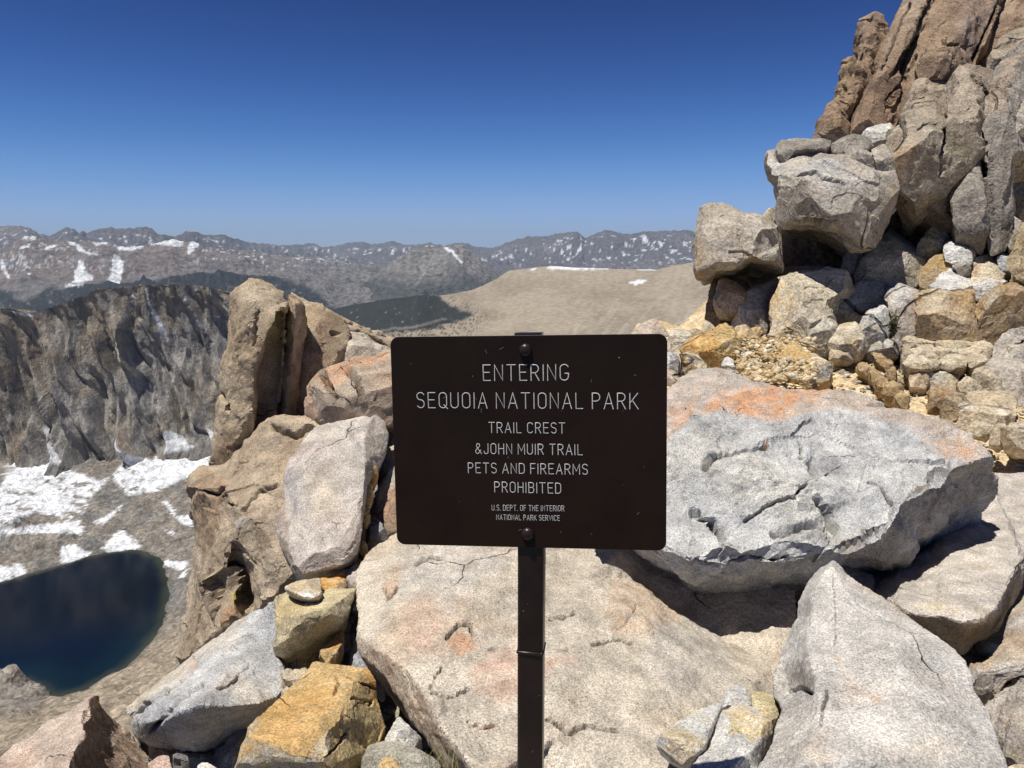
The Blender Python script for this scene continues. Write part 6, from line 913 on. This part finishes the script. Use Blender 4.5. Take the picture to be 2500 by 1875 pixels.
rock('stone', 'flat pale stone at the far end of the trail', 'H', 7.4, .3, CRM, [(120,300),(130,240,.2),(220,225,.3),(370,240,.25),(390,290,.1),(310,330),(200,330)], [[(130,275,-.03),(300,300,-.03)]], chip=.3, cat='stone', seed=198)
# the layered ledge behind the trail stones
t = empty('rock_ledge', (3.6, 7.4, -1.3), 'low layered ledge of pale slabs above the right side of the trail', 'rock ledge')
part('ledge_base', 'H', 8.2, .8, LED, [(880,380,-.6),(900,150,.3),(1100,110,.5),(1500,150,.6),(1900,180,.6),(2300,150,.8),(2400,420,-.6),(1900,420,-.7),(1400,440,-.8)], [[(1000,300,-.3),(1500,300,-.3),(2200,300,-.3)]], chip=1.2, big=.8, rough=1.4, seed=209)
LV = [[(905,165),(980,85),(1120,85),(1290,108),(1305,130),(1250,182),(1190,165),(1090,150),(1120,200),(960,180)], [(1255,185),(1312,108),(1440,135),(1560,150),(1700,150),(1660,200),(1560,205),(1440,222),(1370,205)], [(1640,215),(1700,160),(1830,150),(1880,190),(1860,240),(1780,250),(1700,230)],
      [(1010,240),(1060,215),(1180,190),(1260,215),(1190,260),(1150,300),(1040,300)], [(1190,260),(1280,210),(1400,225),(1500,230),(1480,280),(1380,300),(1260,290)], [(1500,240),(1620,215),(1720,240),(1760,270),(1640,300),(1520,285)], [(910,370),(1000,310),(1140,310),(1150,345),(1300,350),(1310,390),(1150,420),(950,415)],
      [(1130,330),(1190,255),(1290,300),(1270,350)], [(1300,350),(1400,300),(1560,300),(1600,330),(1560,390),(1400,410),(1310,390)], [(1590,340),(1660,290),(1790,290),(1830,350),(1760,390),(1640,400)], [(910,330),(905,190),(960,165),(1000,260),(1035,310),(990,330)], [(1740,320),(1790,250),(1850,230),(1830,330)]]
for k, p in enumerate(LV):
    ymean = sum(q[1] for q in p)/len(p); Y0 = 8.0-.0047*(ymean-120)
    c_ = (sum(q[0] for q in p)/len(p), ymean); ymax = max(q[1] for q in p)
    pp = [(q[0], q[1], -.0035*(q[1]-ymean)) for q in p]
    part('ledge_slab', 'H', Y0, .5, [LED, CRM, TANO][[0,1,0,0,1,0,1,0,1,0,2,2][k]], pp, [[(c_[0]-.3*(c_[0]-p[0][0]), ymax-.3*(ymax-c_[1]), -.12), (c_[0]+60, ymax-.35*(ymax-c_[1]), -.12)]] if k not in (3,10,11) else (), chip=.5, big=.4, seed=210+k)
# brown edging stones on the left side of the trail
EDG = [([(640,545),(660,525),(740,575),(725,655),(650,625)], 'first'), ([(735,600),(800,590),(892,655),(800,745),(722,690)], 'second'), ([(810,720),(890,665),(985,735),(925,800),(850,770)], 'third'),
       ([(430,400),(470,360),(560,420),(540,480),(460,450)], 'upper'), ([(540,470),(560,420),(690,490),(660,530),(600,530)], 'middle'), ([(560,250),(640,260),(700,320),(820,420),(730,410),(600,330)], 'high'), ([(735,470),(790,430),(835,440),(835,510),(760,500)], 'cornered')]
for k, (p, w_) in enumerate(EDG):
    ymean = sum(q[1] for q in p)/len(p); Y0 = float(1.20/tanrow(800+(ymean+30)/4.424))
    pp = [(q[0], q[1], -.003*(q[1]-ymean)) for q in p]
    lab = {'first': 'brown edging stone of the trail, directly left of the tan gravel bend', 'second': 'largest of the brown edging stones along the trail', 'third': 'lowest of the brown edging stones, nearest the camera', 'upper': 'brown edging stone farthest up the left trail edge', 'middle': 'flat brown edging stone in the upper half of the trail edge', 'high': 'long brown edging ridge at the far end of the trail', 'cornered': 'small cornered brown stone between the two trail edges'}[w_]
    rock('edging_stone', lab, 'H', Y0, .3, [(.40,.29,.16),(.34,.23,.12),(.5,.4,.26)], pp, chip=1.0, big=.8, rough=1.4, cat='stone', seed=230+k, group='brown stones edging the trail')
# ================================================================= ground, trail, gravel
def ground_z(x, y):
    z = -1.62+.02*(y-2)+.0*x
    z = np.where(y > 3.2, np.interp(y, [3.2, 4.6, 5.5, 6.5, 7.4, 8.0, 10, 16], [-1.6, -1.44, -1.34, -1.25, -1.17, -1.12, -1.0, -.9]), z)
    # the bank on the right of the trail
    edge = np.interp(y, [3.5, 4.7, 5.8, 7.4, 8.5, 9.5], [2.9, 2.75, 2.75, 2.35, 2.2, 2.0])
    z = z-.15*sstep(edge-.1, edge+.35, x)*sstep(3.8, 4.8, y)
    z = z+np.clip(y-8.8, 0, 1.6)*.5*sstep(2.2, 3.4, x)
    return z
xs = np.concatenate([np.arange(-3, 1.2, .07), np.arange(1.2, 4.6, .028), np.arange(4.6, 12, .09)])
ys = np.concatenate([np.arange(.2, 3.6, .05), np.arange(3.6, 8.8, .036), np.arange(8.8, 16, .08)])
GX, GY = np.meshgrid(xs, ys); x = GX.ravel(); y = GY.ravel()
h = ground_z(x, y)
q = np.stack([x, y, x*0], 1)
h = h+.05*fbm(q*1.3, 301, 4)+.018*chips(q*9, 303)+.007*chips(q*26, 304)
bnd = [(-1.2, .2), (-1.2, 1.9), (-1.15, 2.3), (-1.25, 3.0), (-1.1, 3.9), (-.2, 4.4), (.2, 5.5), (1.25, 7.2), (1.6, 9.5), (2.6, 10.5), (12, 11), (12, .2)]
sd = segdist(x, y, bnd, True); sd = np.where(pip(x, y, bnd), 0, sd)
h = h-np.minimum(sd*2.2, 60)-.0*sd
P = np.stack([x, y, h], 1)
colr = np.broadcast_to(np.array([.60,.47,.29]), P.shape)*1.0
colr = lerp(colr, np.array([.52,.38,.21]), sstep(-.1, .5, fbm(q*1.5, 305, 4)))
colr = lerp(colr, np.array([.66,.57,.42]), sstep(.1, .5, fbm(q*2.3+4, 306, 4))*.8)
colr = colr*(1+.30*perlin(q*30, 307)+.2*perlin(q*75, 308))[:, None]
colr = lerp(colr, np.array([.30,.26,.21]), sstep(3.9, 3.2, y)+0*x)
M['dirt'] = granite('trail_dirt', 60, .25, .5, 7, .004, .012)
P3 = P.reshape(len(ys), len(xs), 3); C3 = np.clip(colr, .02, .8).reshape(len(ys), len(xs), 3)
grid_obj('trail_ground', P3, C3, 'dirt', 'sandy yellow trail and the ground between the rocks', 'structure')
# loose stones: many, scattered, joined as gravel
def pebble_cloud(name, label, spots, mat, cols, seed):
    r = np.random.RandomState(seed); V = []; F = []; C = []
    base = bmesh.new(); bmesh.ops.create_icosphere(base, subdivisions=1, radius=1); bv = np.array([v.co[:] for v in base.verts]); bf = np.array([[v.index for v in f.verts] for f in base.faces]); base.free()
    n0 = 0
    for (px_, py_, pz_, s) in spots:
        v = bv*(1+.45*(r.rand(len(bv), 1)-.5)); v = v*np.array([s*r.uniform(.7, 1.5), s*r.uniform(.6, 1.2), s*r.uniform(.35, .8)])
        a = r.uniform(0, 6.28); c_, s_ = math.cos(a), math.sin(a)
        tl = r.uniform(-.5, .5); v = v@np.array([[c_, s_, 0], [-s_, c_, 0], [0, 0, 1]]); v[:, 2] += v[:, 0]*tl
        V.append(v+[px_, py_, pz_+s*.1]); F.append(bf+n0); n0 += len(bv)
        cc = np.array(cols[r.randint(len(cols))])*r.uniform(.75, 1.15); C.append(np.tile(cc, (len(bv), 1)))
    me = mesh_np(name, np.concatenate(V), np.concatenate(F)); set_tint(me, np.concatenate(C))
    return link(name, me, M[mat], kind='stuff', label=label)
r = np.random.RandomState(5); sp = []
for k in range(2600):
    yy = r.uniform(3.9, 8.8); xx = r.uniform(1.3, 4.6)
    if r.rand() < .35 and xx < 2.6: continue
    s = .006+.022*r.rand()**3.5+(.012*r.rand() if xx > np.interp(yy, [4.7, 7.4], [2.75, 2.35]) else 0)
    sp.append((xx, yy, float(ground_z(np.array([xx]), np.array([yy]))[0])+.01, s))
pebble_cloud('gravel', 'loose gravel on and beside the trail', sp, 'mid', [(.58,.47,.31), (.50,.38,.23), (.62,.55,.43), (.45,.34,.22), (.55,.5,.44)], 6)
sp = []
for k in range(1000):     # crumbs on the yellow bank and among the golden rocks
    px_ = r.uniform(1800, 1990); py_ = r.uniform(822, 930); 
    yy = 7.0-.9*(py_-870)/60.; p = at(px_, py_, yy-.25); sp.append((p[0], p[1], p[2], .010+.035*r.rand()**3))
pebble_cloud('rubble', 'crumbs of broken yellow stone on the bank', sp, 'mid', [(.62,.50,.31), (.56,.40,.20), (.64,.57,.44), (.50,.36,.18)], 8)
sp = []
for k in range(1400):     # rubble in the gaps of the near rocks
    xx = r.uniform(-1.15, 1.9); yy = r.uniform(1.3, 3.3)
    sp.append((xx, yy, float(ground_z(np.array([xx]), np.array([yy]))[0])+.02, .012+.05*r.rand()**2.5))
pebble_cloud('rubble', 'small rubble on the ground in the gaps between the near boulders', sp, 'near', [(.42,.37,.31), (.35,.31,.27), (.48,.40,.30), (.3,.27,.24)], 9)
sp = []
for k in range(900):      # crumbs among the outcrop blocks
    xx = r.uniform(2.4, 5.6); yy = r.uniform(7.0, 9.0)
    sp.append((xx, yy, float(ground_z(np.array([xx]), np.array([yy]))[0])+.02, .012+.04*r.rand()**3))
pebble_cloud('rubble', 'small broken stone among the outcrop blocks', sp, 'out', [(.50,.43,.32), (.44,.35,.24), (.55,.50,.42)], 10)
# ================================================================= plants
def blades(name, label, cat, base, n, hmin, hmax, spread, lean, wd, cols, seed, mat):
    r = np.random.RandomState(seed); V = []; F = []; C = []
    for k in range(n):
        a = r.uniform(0, 6.28); q0 = np.array([r.normal(0, spread), r.normal(0, spread*.6), 0]); hh = r.uniform(hmin, hmax)
        dr = np.array([math.cos(a), math.sin(a), 0])*r.uniform(.1, lean); sd_ = np.array([-math.sin(a), math.cos(a), 0])*wd
        n0 = len(V); C0 = np.array(cols[r.randint(len(cols))])*r.uniform(.7, 1.2)
        for j in range(4):
            t_ = j/3.; p = q0+dr*hh*t_**1.6+np.array([0, 0, hh*t_*(1-.25*t_)]); w_ = sd_*(1-t_*.9)
            V += [p-w_, p+w_]; C += [C0, C0]
        for j in range(3): i = n0+2*j; F.append((i, i+1, i+3, i+2))
    me = mesh_np(name, V, F); set_tint(me, np.array(C)); o = link(name, me, mat, None, label, None, None, 'stuff'); o.location = base; return o
m = N('dry_blade'); leaf = m.done(m.attr('tint'), .7, .2)
pb = at(1080, 1840, 1.37); blades('grass_tuft', 'tuft of dry straw coloured grass on the rounded greenish stone at the bottom edge', 'grass tuft', (pb[0], pb[1]-.02, pb[2]-.02), 120, .012, .045, .035, .9, .0007, [(.40,.32,.16), (.30,.26,.12), (.16,.18,.06)], 3, leaf)
def shrub(label, px_, py0, py1, Y, wpx, seed, cols):
    r = np.random.RandomState(seed); b = at(px_, py1, Y); tp = at(px_, py0, Y); H = tp[2]-b[2]; W = wpx/FPX*Y
    e = empty('alpine_plant', tuple(b), label, 'plant')
    V = []; F = []; C = []; SV = []; SF = []
    for k in range(34):
        a = r.uniform(0, 6.28); rr = W*.5*math.sqrt(r.rand()); top = np.array([math.cos(a)*rr, math.sin(a)*rr*.6, H*r.uniform(.35, 1.0)*(1-.3*rr/W)])
        foot = np.array([math.cos(a)*rr*.2, math.sin(a)*rr*.15, 0.]); n0 = len(SV); w_ = .0035
        SV += [foot+[w_, 0, 0], foot-[w_, 0, 0], top-[w_*.4, 0, 0], top+[w_*.4, 0, 0]]; SF.append((n0, n0+1, n0+2, n0+3))
        for j in range(16):
            t_ = r.uniform(.25, 1.0); p = foot+(top-foot)*t_+r.normal(0, .010, 3); d = r.normal(0, 1, 3); d /= np.linalg.norm(d); s_ = np.cross(d, [0, 0, 1.]); s_ /= (np.linalg.norm(s_)+1e-6)
            L = r.uniform(.014, .028); n1 = len(V); V += [p, p+d*L*.5+s_*L*.28, p+d*L, p+d*L*.5-s_*L*.28]; F.append((n1, n1+1, n1+2, n1+3)); cc = np.array(cols[r.randint(len(cols))])*r.uniform(.7, 1.2); C += [cc]*4
    me = mesh_np('leaves', V, F); set_tint(me, np.array(C)); link('leaves', me, leaf, e)
    me = mesh_np('stems', SV, SF); set_tint(me, np.tile([[.12, .09, .05]], (len(SV), 1))); link('stems', me, leaf, e)
shrub('small dark green plant growing in the crack of the outcrop foot', 2180, 750, 822, 7.55, 30, 4, [(.06,.09,.03), (.10,.13,.04), (.04,.06,.025)])
pb = at(2170, 800, 7.4)
# ================================================================= the sign
SY, STI, SRO = -0.12314083, -0.08215282, -0.02646427
SC = np.array([0.02508396, 1.19057211, -0.3271461]); SW, SH, ST = .457, .35823, .0032
RM = Matrix.Rotation(SY, 4, 'Z') @ Matrix.Rotation(STI, 4, 'X') @ Matrix.Rotation(SRO, 4, 'Y')
sign = empty('park_sign', (0, 0, 0), 'dark brown metal park sign on a square post, engraved ENTERING SEQUOIA NATIONAL PARK', 'sign')
sign.matrix_world = Matrix.Translation(Vector(SC)) @ RM
m = N('brown_enamel'); tc = m.n.new('ShaderNodeTexCoord').outputs['Object']
n1 = m.noise(9, 5, .6, tc); c = m.mix(m.ramp(n1, .3, .7), (.0145, .0072, .0042, 1), (.0200, .0108, .0066, 1))
v = m.vor(46, tc, 'F1', 'Distance'); sel = m.n.new('ShaderNodeSeparateColor'); m.l.new(m.vor(46, tc), sel.inputs[0])
dot = m.math('MULTIPLY', m.ramp(v, .050, .030), m.ramp(sel.outputs[0], .88, .90)); c = m.mix(dot, c, (.55, .52, .48, 1))
v2 = m.vor(120, tc, 'F1', 'Distance'); sel2 = m.n.new('ShaderNodeSeparateColor'); m.l.new(m.vor(120, tc), sel2.inputs[0])
dot = m.math('MULTIPLY', m.ramp(v2, .06, .04), m.ramp(sel2.outputs[0], .965, .97)); c = m.mix(dot, c, (.35, .33, .3, 1))
enamel = m.done(c, m.ramp(m.noise(30, 4, .6, tc), .3, .7, .36, .5), .16, m.bump(m.noise(60, 3, .5, tc), .15, .0006))
m = N('brown_post_paint'); tc = m.n.new('ShaderNodeTexCoord').outputs['Object']
n1 = m.noise(14, 5, .6, tc); c = m.mix(m.ramp(n1, .35, .7), (.016, .0085, .0075, 1), (.026, .014, .012, 1)); n2 = m.noise(210, 2, .5, tc); c = m.mix(m.ramp(n2, .74, .78), c, (.4, .37, .34, 1))
postm = m.done(c, .34, .4, m.bump(m.noise(45, 4, .6, tc), .3, .0012))
m = N('bare_edge'); edge_m = m.done((.42, .40, .38, 1), .45, .5)
m = N('engraved_paint'); tc = m.n.new('ShaderNodeTexCoord').outputs['Object']
let_m = m.done(m.mix(m.ramp(m.noise(900, 3, .6, tc), .35, .62), (.80, .78, .74, 1), (.50, .48, .45, 1)), .7, .2)
def rr_outline(w_, h_, rad, n=8):
    o_ = []
    for cx_, cy_, a0 in ((w_/2-rad, h_/2-rad, 0), (-w_/2+rad, h_/2-rad, 90), (-w_/2+rad, -h_/2+rad, 180), (w_/2-rad, -h_/2+rad, 270)):
        for k in range(n+1):
            a = math.radians(a0+90*k/n); o_.append((cx_+rad*math.cos(a), cy_+rad*math.sin(a)))
    return o_
# panel: local x right, z up, front face at y = 0 facing -y
ol = rr_outline(SW, SH, .0145); n_ = len(ol); bev = .0006
rings = [([(x_*(1-bev*2/SW), 0, z_*(1-bev*2/SH)) for x_, z_ in ol]), [(x_, bev, z_) for x_, z_ in ol], [(x_, ST-bev, z_) for x_, z_ in ol], [(x_*(1-bev*2/SW), ST, z_*(1-bev*2/SH)) for x_, z_ in ol]]
bm = bmesh.new(); vs = [[bm.verts.new(p) for p in rg] for rg in rings]
f0 = bm.faces.new(vs[0]); f0.material_index = 0; f1 = bm.faces.new(vs[3][::-1]); f1.material_index = 0
for k in range(3):
    for i in range(n_):
        f = bm.faces.new((vs[k][i], vs[k+1][i], vs[k+1][(i+1) % n_], vs[k][(i+1) % n_])); f.material_index = 1 if k == 1 else 0
bmesh.ops.recalc_face_normals(bm, faces=bm.faces)
me = bpy.data.meshes.new('sign_panel'); bm.to_mesh(me); bm.free()
link('sign_panel', me, [enamel, edge_m], sign)
# dome head bolts
def dome(name, z_, x_):
    bm = bmesh.new(); R_ = .0108; rings_ = []
    prof = [(R_, 0), (R_, -.0022), (R_*.93, -.0042), (R_*.78, -.0061), (R_*.55, -.0076), (R_*.28, -.0084)]
    for rad, yy in prof:
        rings_.append([bm.verts.new((x_+rad*math.cos(2*PI*k/28), yy, z_+rad*math.sin(2*PI*k/28))) for k in range(28)])
    tp = bm.verts.new((x_, -.0086, z_))
    for a, b in zip(rings_, rings_[1:]):
        for k in range(28): bm.faces.new((a[k], a[(k+1) % 28], b[(k+1) % 28], b[k]))
    for k in range(28): bm.faces.new((rings_[-1][k], rings_[-1][(k+1) % 28], tp))
    bmesh.ops.recalc_face_normals(bm, faces=bm.faces)
    me = bpy.data.meshes.new(name); bm.to_mesh(me); bm.free(); smooth(me); link(name, me, postm, sign)
def local_of(px_, py_):     # photo pixel on the plate -> plate coordinates
    r_ = ray(px_, py_); n = np.array((RM @ Vector((0, 1, 0)))[:3]); t_ = SC@n/(r_@n); q_ = Vector(r_*t_-SC); l = RM.inverted() @ q_; return l.x, l.z
bx_, bz_ = local_of(1135*1.1302, 756*1.1302); dome('bolt', bz_, bx_)
bx_, bz_ = local_of(1140*1.1302, 1153*1.1302); dome('bolt', bz_, bx_)
# post (vertical square tube with rounded corners) behind the plate
PW = .0455
pl = rr_outline(PW, PW, .006, 4)
bm = bmesh.new(); zb, zt = -1.05, SH/2+.0035
lv = []
inv = RM.inverted()
up_local = (inv @ Vector((0, 0, 1))).normalized()
for s_ in (zt, -.2, -.45, -.7, zb):
    off = Vector((0, 0, s_)) if s_ > -.19 else Vector((0, 0, -.19))+up_local*(s_+.19)
    lv.append([bm.verts.new(Vector((x_+.003, ST+.0012+PW/2+y_, 0))+off) for x_, y_ in pl])
lv_n = len(pl)
for a, b in zip(lv, lv[1:]):
    for k in range(lv_n): bm.faces.new((a[k], a[(k+1) % lv_n], b[(k+1) % lv_n], b[k]))
bm.faces.new(lv[0]); bm.faces.new(lv[-1][::-1]); bmesh.ops.recalc_face_normals(bm, faces=bm.faces)
me = bpy.data.meshes.new('post'); bm.to_mesh(me); bm.free(); post = link('post', me, postm, sign)
# weld seam across the post
wx_, wz_ = local_of(1293, 1592)
bm = bmesh.new(); rg = []
rw = random.Random(3)
per = rr_outline(PW+.0012, PW+.0012, .0065, 5); np_ = len(per); wz = wz_*1.035
cc = Vector((0, 0, -.19))+up_local*(wz+.19)
for i, (x_, y_) in enumerate(per):
    nrm = Vector((x_, y_, 0)).normalized(); hgt = .0026*(.7+.7*rw.random()); dz_ = .0016*rw.uniform(-1, 1)
    ring_ = []
    for k in range(6):
        a = 2*PI*k/6; p = Vector((x_+.003, ST+.0012+PW/2+y_, 0))+cc+nrm*math.cos(a)*hgt*.7+Vector((0, 0, dz_+math.sin(a)*hgt)); ring_.append(bm.verts.new(p))
    rg.append(ring_)
for i in range(np_):
    a = rg[i]; b = rg[(i+1) % np_]
    for k in range(6): bm.faces.new((a[k], a[(k+1) % 6], b[(k+1) % 6], b[k]))
bmesh.ops.recalc_face_normals(bm, faces=bm.faces); me = bpy.data.meshes.new('weld_seam'); bm.to_mesh(me); bm.free(); smooth(me); link('weld_seam', me, postm, sign)
# stroke lettering: glyphs on a 1 high grid
def arc(cx_, cy_, rx, ry, a0, a1, n=9): return [(cx_+rx*math.cos(math.radians(a0+(a1-a0)*k/n)), cy_+ry*math.sin(math.radians(a0+(a1-a0)*k/n))) for k in range(n+1)]
def oval(w_): return arc(w_/2, 1-w_/2, w_/2, w_/2, 180, 0, 8)+arc(w_/2, w_/2, w_/2, w_/2, 0, -180, 8)+[(0, 1-w_/2)]
GW = .50
G = {
 'A': (.52, [[(0, 0), (.26, 1), (.52, 0)], [(.085, .32), (.435, .32)]]),
 'B': (.46, [[(0, 0), (0, 1), (.26, 1)]+arc(.26, .76, .18, .24, 90, -90)+[(0, .52)], [(.26, .52)]+arc(.26, .26, .20, .26, 90, -90)+[(0, 0)]]),
 'C': (.46, [arc(.23, .77, .23, .23, 20, 180)+arc(.23, .23, .23, .23, 180, 340)]),
 'D': (.46, [[(0, 0), (0, 1), (.20, 1)]+arc(.20, .74, .26, .26, 90, 0)+arc(.20, .26, .26, .26, 0, -90)+[(0, 0)]]),
 'E': (.42, [[(.42, 1), (0, 1), (0, 0), (.42, 0)], [(0, .52), (.36, .52)]]),
 'F': (.40, [[(.40, 1), (0, 1), (0, 0)], [(0, .52), (.34, .52)]]),
 'G': (.48, [arc(.24, .76, .24, .24, 25, 180)+arc(.24, .24, .24, .24, 180, 360)+[(.48, .44), (.28, .44)]]),
 'H': (.46, [[(0, 0), (0, 1)], [(.46, 0), (.46, 1)], [(0, .52), (.46, .52)]]),
 'I': (.0, [[(0, 0), (0, 1)]]),
 'J': (.36, [[(.36, 1), (.36, .2)]+arc(.18, .18, .18, .18, 0, -180)+[(0, .26)]]),
 'K': (.48, [[(0, 0), (0, 1)], [(.46, 1), (0, .36)], [(.14, .55), (.48, 0)]]),
 'L': (.40, [[(0, 1), (0, 0), (.40, 0)]]),
 'M': (.58, [[(0, 0), (0, 1), (.29, .28), (.58, 1), (.58, 0)]]),
 'N': (.48, [[(0, 0), (0, 1), (.48, 0), (.48, 1)]]),
 'O': (.46, [oval(.46)]),
 'P': (.44, [[(0, 0), (0, 1), (.20, 1)]+arc(.20, .74, .24, .26, 90, -90)+[(0, .48)]]),
 'Q': (.46, [oval(.46), [(.28, .2), (.5, -.05)]]),
 'R': (.46, [[(0, 0), (0, 1), (.20, 1)]+arc(.20, .74, .24, .26, 90, -90)+[(0, .48)], [(.22, .48), (.46, 0)]]),
 'S': (.44, [arc(.22, .78, .22, .22, 25, 180)+arc(.22, .76, .22, .24, 180, 260, 5)+arc(.22, .26, .22, .26, 80, 0, 5)+arc(.22, .22, .22, .22, 0, -155)]),
 'T': (.50, [[(0, 1), (.50, 1)], [(.25, 1), (.25, 0)]]),
 'U': (.46, [[(0, 1), (0, .23)]+arc(.23, .23, .23, .23, 180, 360)+[(.46, 1)]]),
 'V': (.50, [[(0, 1), (.25, 0), (.50, 1)]]),
 '&': (.54, [[(.54, 0), (.12, .66)]+arc(.24, .80, .15, .18, 200, -30, 8)+[(.10, .42)]+arc(.20, .22, .19, .22, 130, 290, 8)+[(.50, .36)]]),
 '.': (.03, [[(0, 0), (.03, .0)]]),
}
def line(text, x0, x1, yt, yb, yt2, yb2, wd):
    """x0,x1: photo px of the left and right ends; yt/yb top and baseline at the left end, yt2/yb2 at the right end"""
    lx0, lz0 = local_of(x0, yb); lx1, lz1 = local_of(x1, yb2); _, tz0 = local_of(x0, yt); _, tz1 = local_of(x1, yt2)
    hgt = ((tz0-lz0)+(tz1-lz1))/2; gap = .26; sp_ = .58
    tot = 0
    for i, ch in enumerate(text): tot += sp_ if ch == ' ' else G[ch][0]+(gap if i < len(text)-1 and text[i+1] != ' ' else 0)
    sx = (lx1-lx0)/tot
    V_ = []; F_ = []; cur = 0.
    def stroke(pts):
        pp = [Vector((lx0+(cur+p[0])*sx, 0, lz0+(lz1-lz0)*((cur+p[0])/tot)+p[1]*hgt)) for p in pts]
        n0 = len(V_); m_ = len(pp)
        closed = (pp[0]-pp[-1]).length < 1e-6
        for i, p in enumerate(pp):
            a = pp[i-1] if i else (pp[-2] if closed else p); b = pp[i+1] if i < m_-1 else (pp[1] if closed else p)
            d1 = (p-a).normalized() if (p-a).length > 1e-9 else (b-p).normalized(); d2 = (b-p).normalized() if (b-p).length > 1e-9 else d1
            tan = (d1+d2); tan = tan.normalized() if tan.length > 1e-6 else d1
            nr_ = Vector((tan.z, 0, -tan.x)); k_ = 1/max(.5, abs(tan.dot(d1)))
            if not closed and i == 0: p = p-d2*wd*.4
            if not closed and i == m_-1: p = p+d1*wd*.4
            for s_ in (-1, 0, 1): V_.append((p.x+nr_.x*wd/2*s_*k_, -.00015-(.42*wd if s_ == 0 else 0), p.z+nr_.z*wd/2*s_*k_))
        for i in range(m_-1): q_ = n0+3*i; F_.append((q_, q_+1, q_+4, q_+3)); F_.append((q_+1, q_+2, q_+5, q_+4))
    for i, ch in enumerate(text):
        if ch == ' ': cur += sp_; continue
        for st_ in G[ch][1]: stroke(st_)
        cur += G[ch][0]+(gap if i < len(text)-1 and text[i+1] != ' ' else 0)
    me = mesh_np('lettering', V_, F_); link('lettering', me, let_m, sign)
s7 = 2212/900.
def z7(px_, py_): return 850+px_/s7, 760+py_/s7
LN = [('ENTERING', 812, 1322, 322, 416, 320, 414, .0016), ('SEQUOIA NATIONAL PARK', 415, 1740, 490, 579, 490, 586, .0015), ('TRAIL CREST', 845, 1300, 668, 728, 669, 732, .0013), ('&JOHN MUIR TRAIL', 765, 1405, 795, 854, 798, 862, .0013),
      ('PETS AND FIREARMS', 722, 1436, 911, 969, 917, 979, .0013), ('PROHIBITED', 880, 1276, 1026, 1084, 1029, 1093, .0013), ('U.S. DEPT. OF THE INTERIOR', 863, 1296, 1163, 1194, 1166, 1199, .0008), ('NATIONAL PARK SERVICE', 890, 1269, 1221, 1250, 1225, 1256, .0008)]
for tx, a, b, t0, b0, t1, b1, wd in LN:
    (xa, ya) = z7(a, b0); (xb, yb_) = z7(b, b1); line(tx, xa, xb, z7(a, t0)[1], ya, z7(b, t1)[1], yb_, wd)
# scratches in the enamel
V_ = []; F_ = []; r = np.random.RandomState(12)
for k in range(14):
    x_ = r.uniform(-.2, .2); z_ = r.uniform(-.16, .16); a = r.uniform(0, PI); L = r.uniform(.002, .008); w_ = .00010
    d = np.array([math.cos(a), math.sin(a)]); nn_ = np.array([-d[1], d[0]])*w_; n0 = len(V_)
    for e_ in (-1, 1):
        for s_ in (-1, 1): V_.append((x_+d[0]*L*e_/2+nn_[0]*s_, -.0002, z_+d[1]*L*e_/2+nn_[1]*s_))
    F_.append((n0, n0+1, n0+3, n0+2))
me = mesh_np('scratches', V_, F_); o = link('scratches', me, let_m, sign, kind='stuff')
print('TRIS', sum(len(o.data.polygons)*2 for o in sc.objects if o.type == 'MESH'))
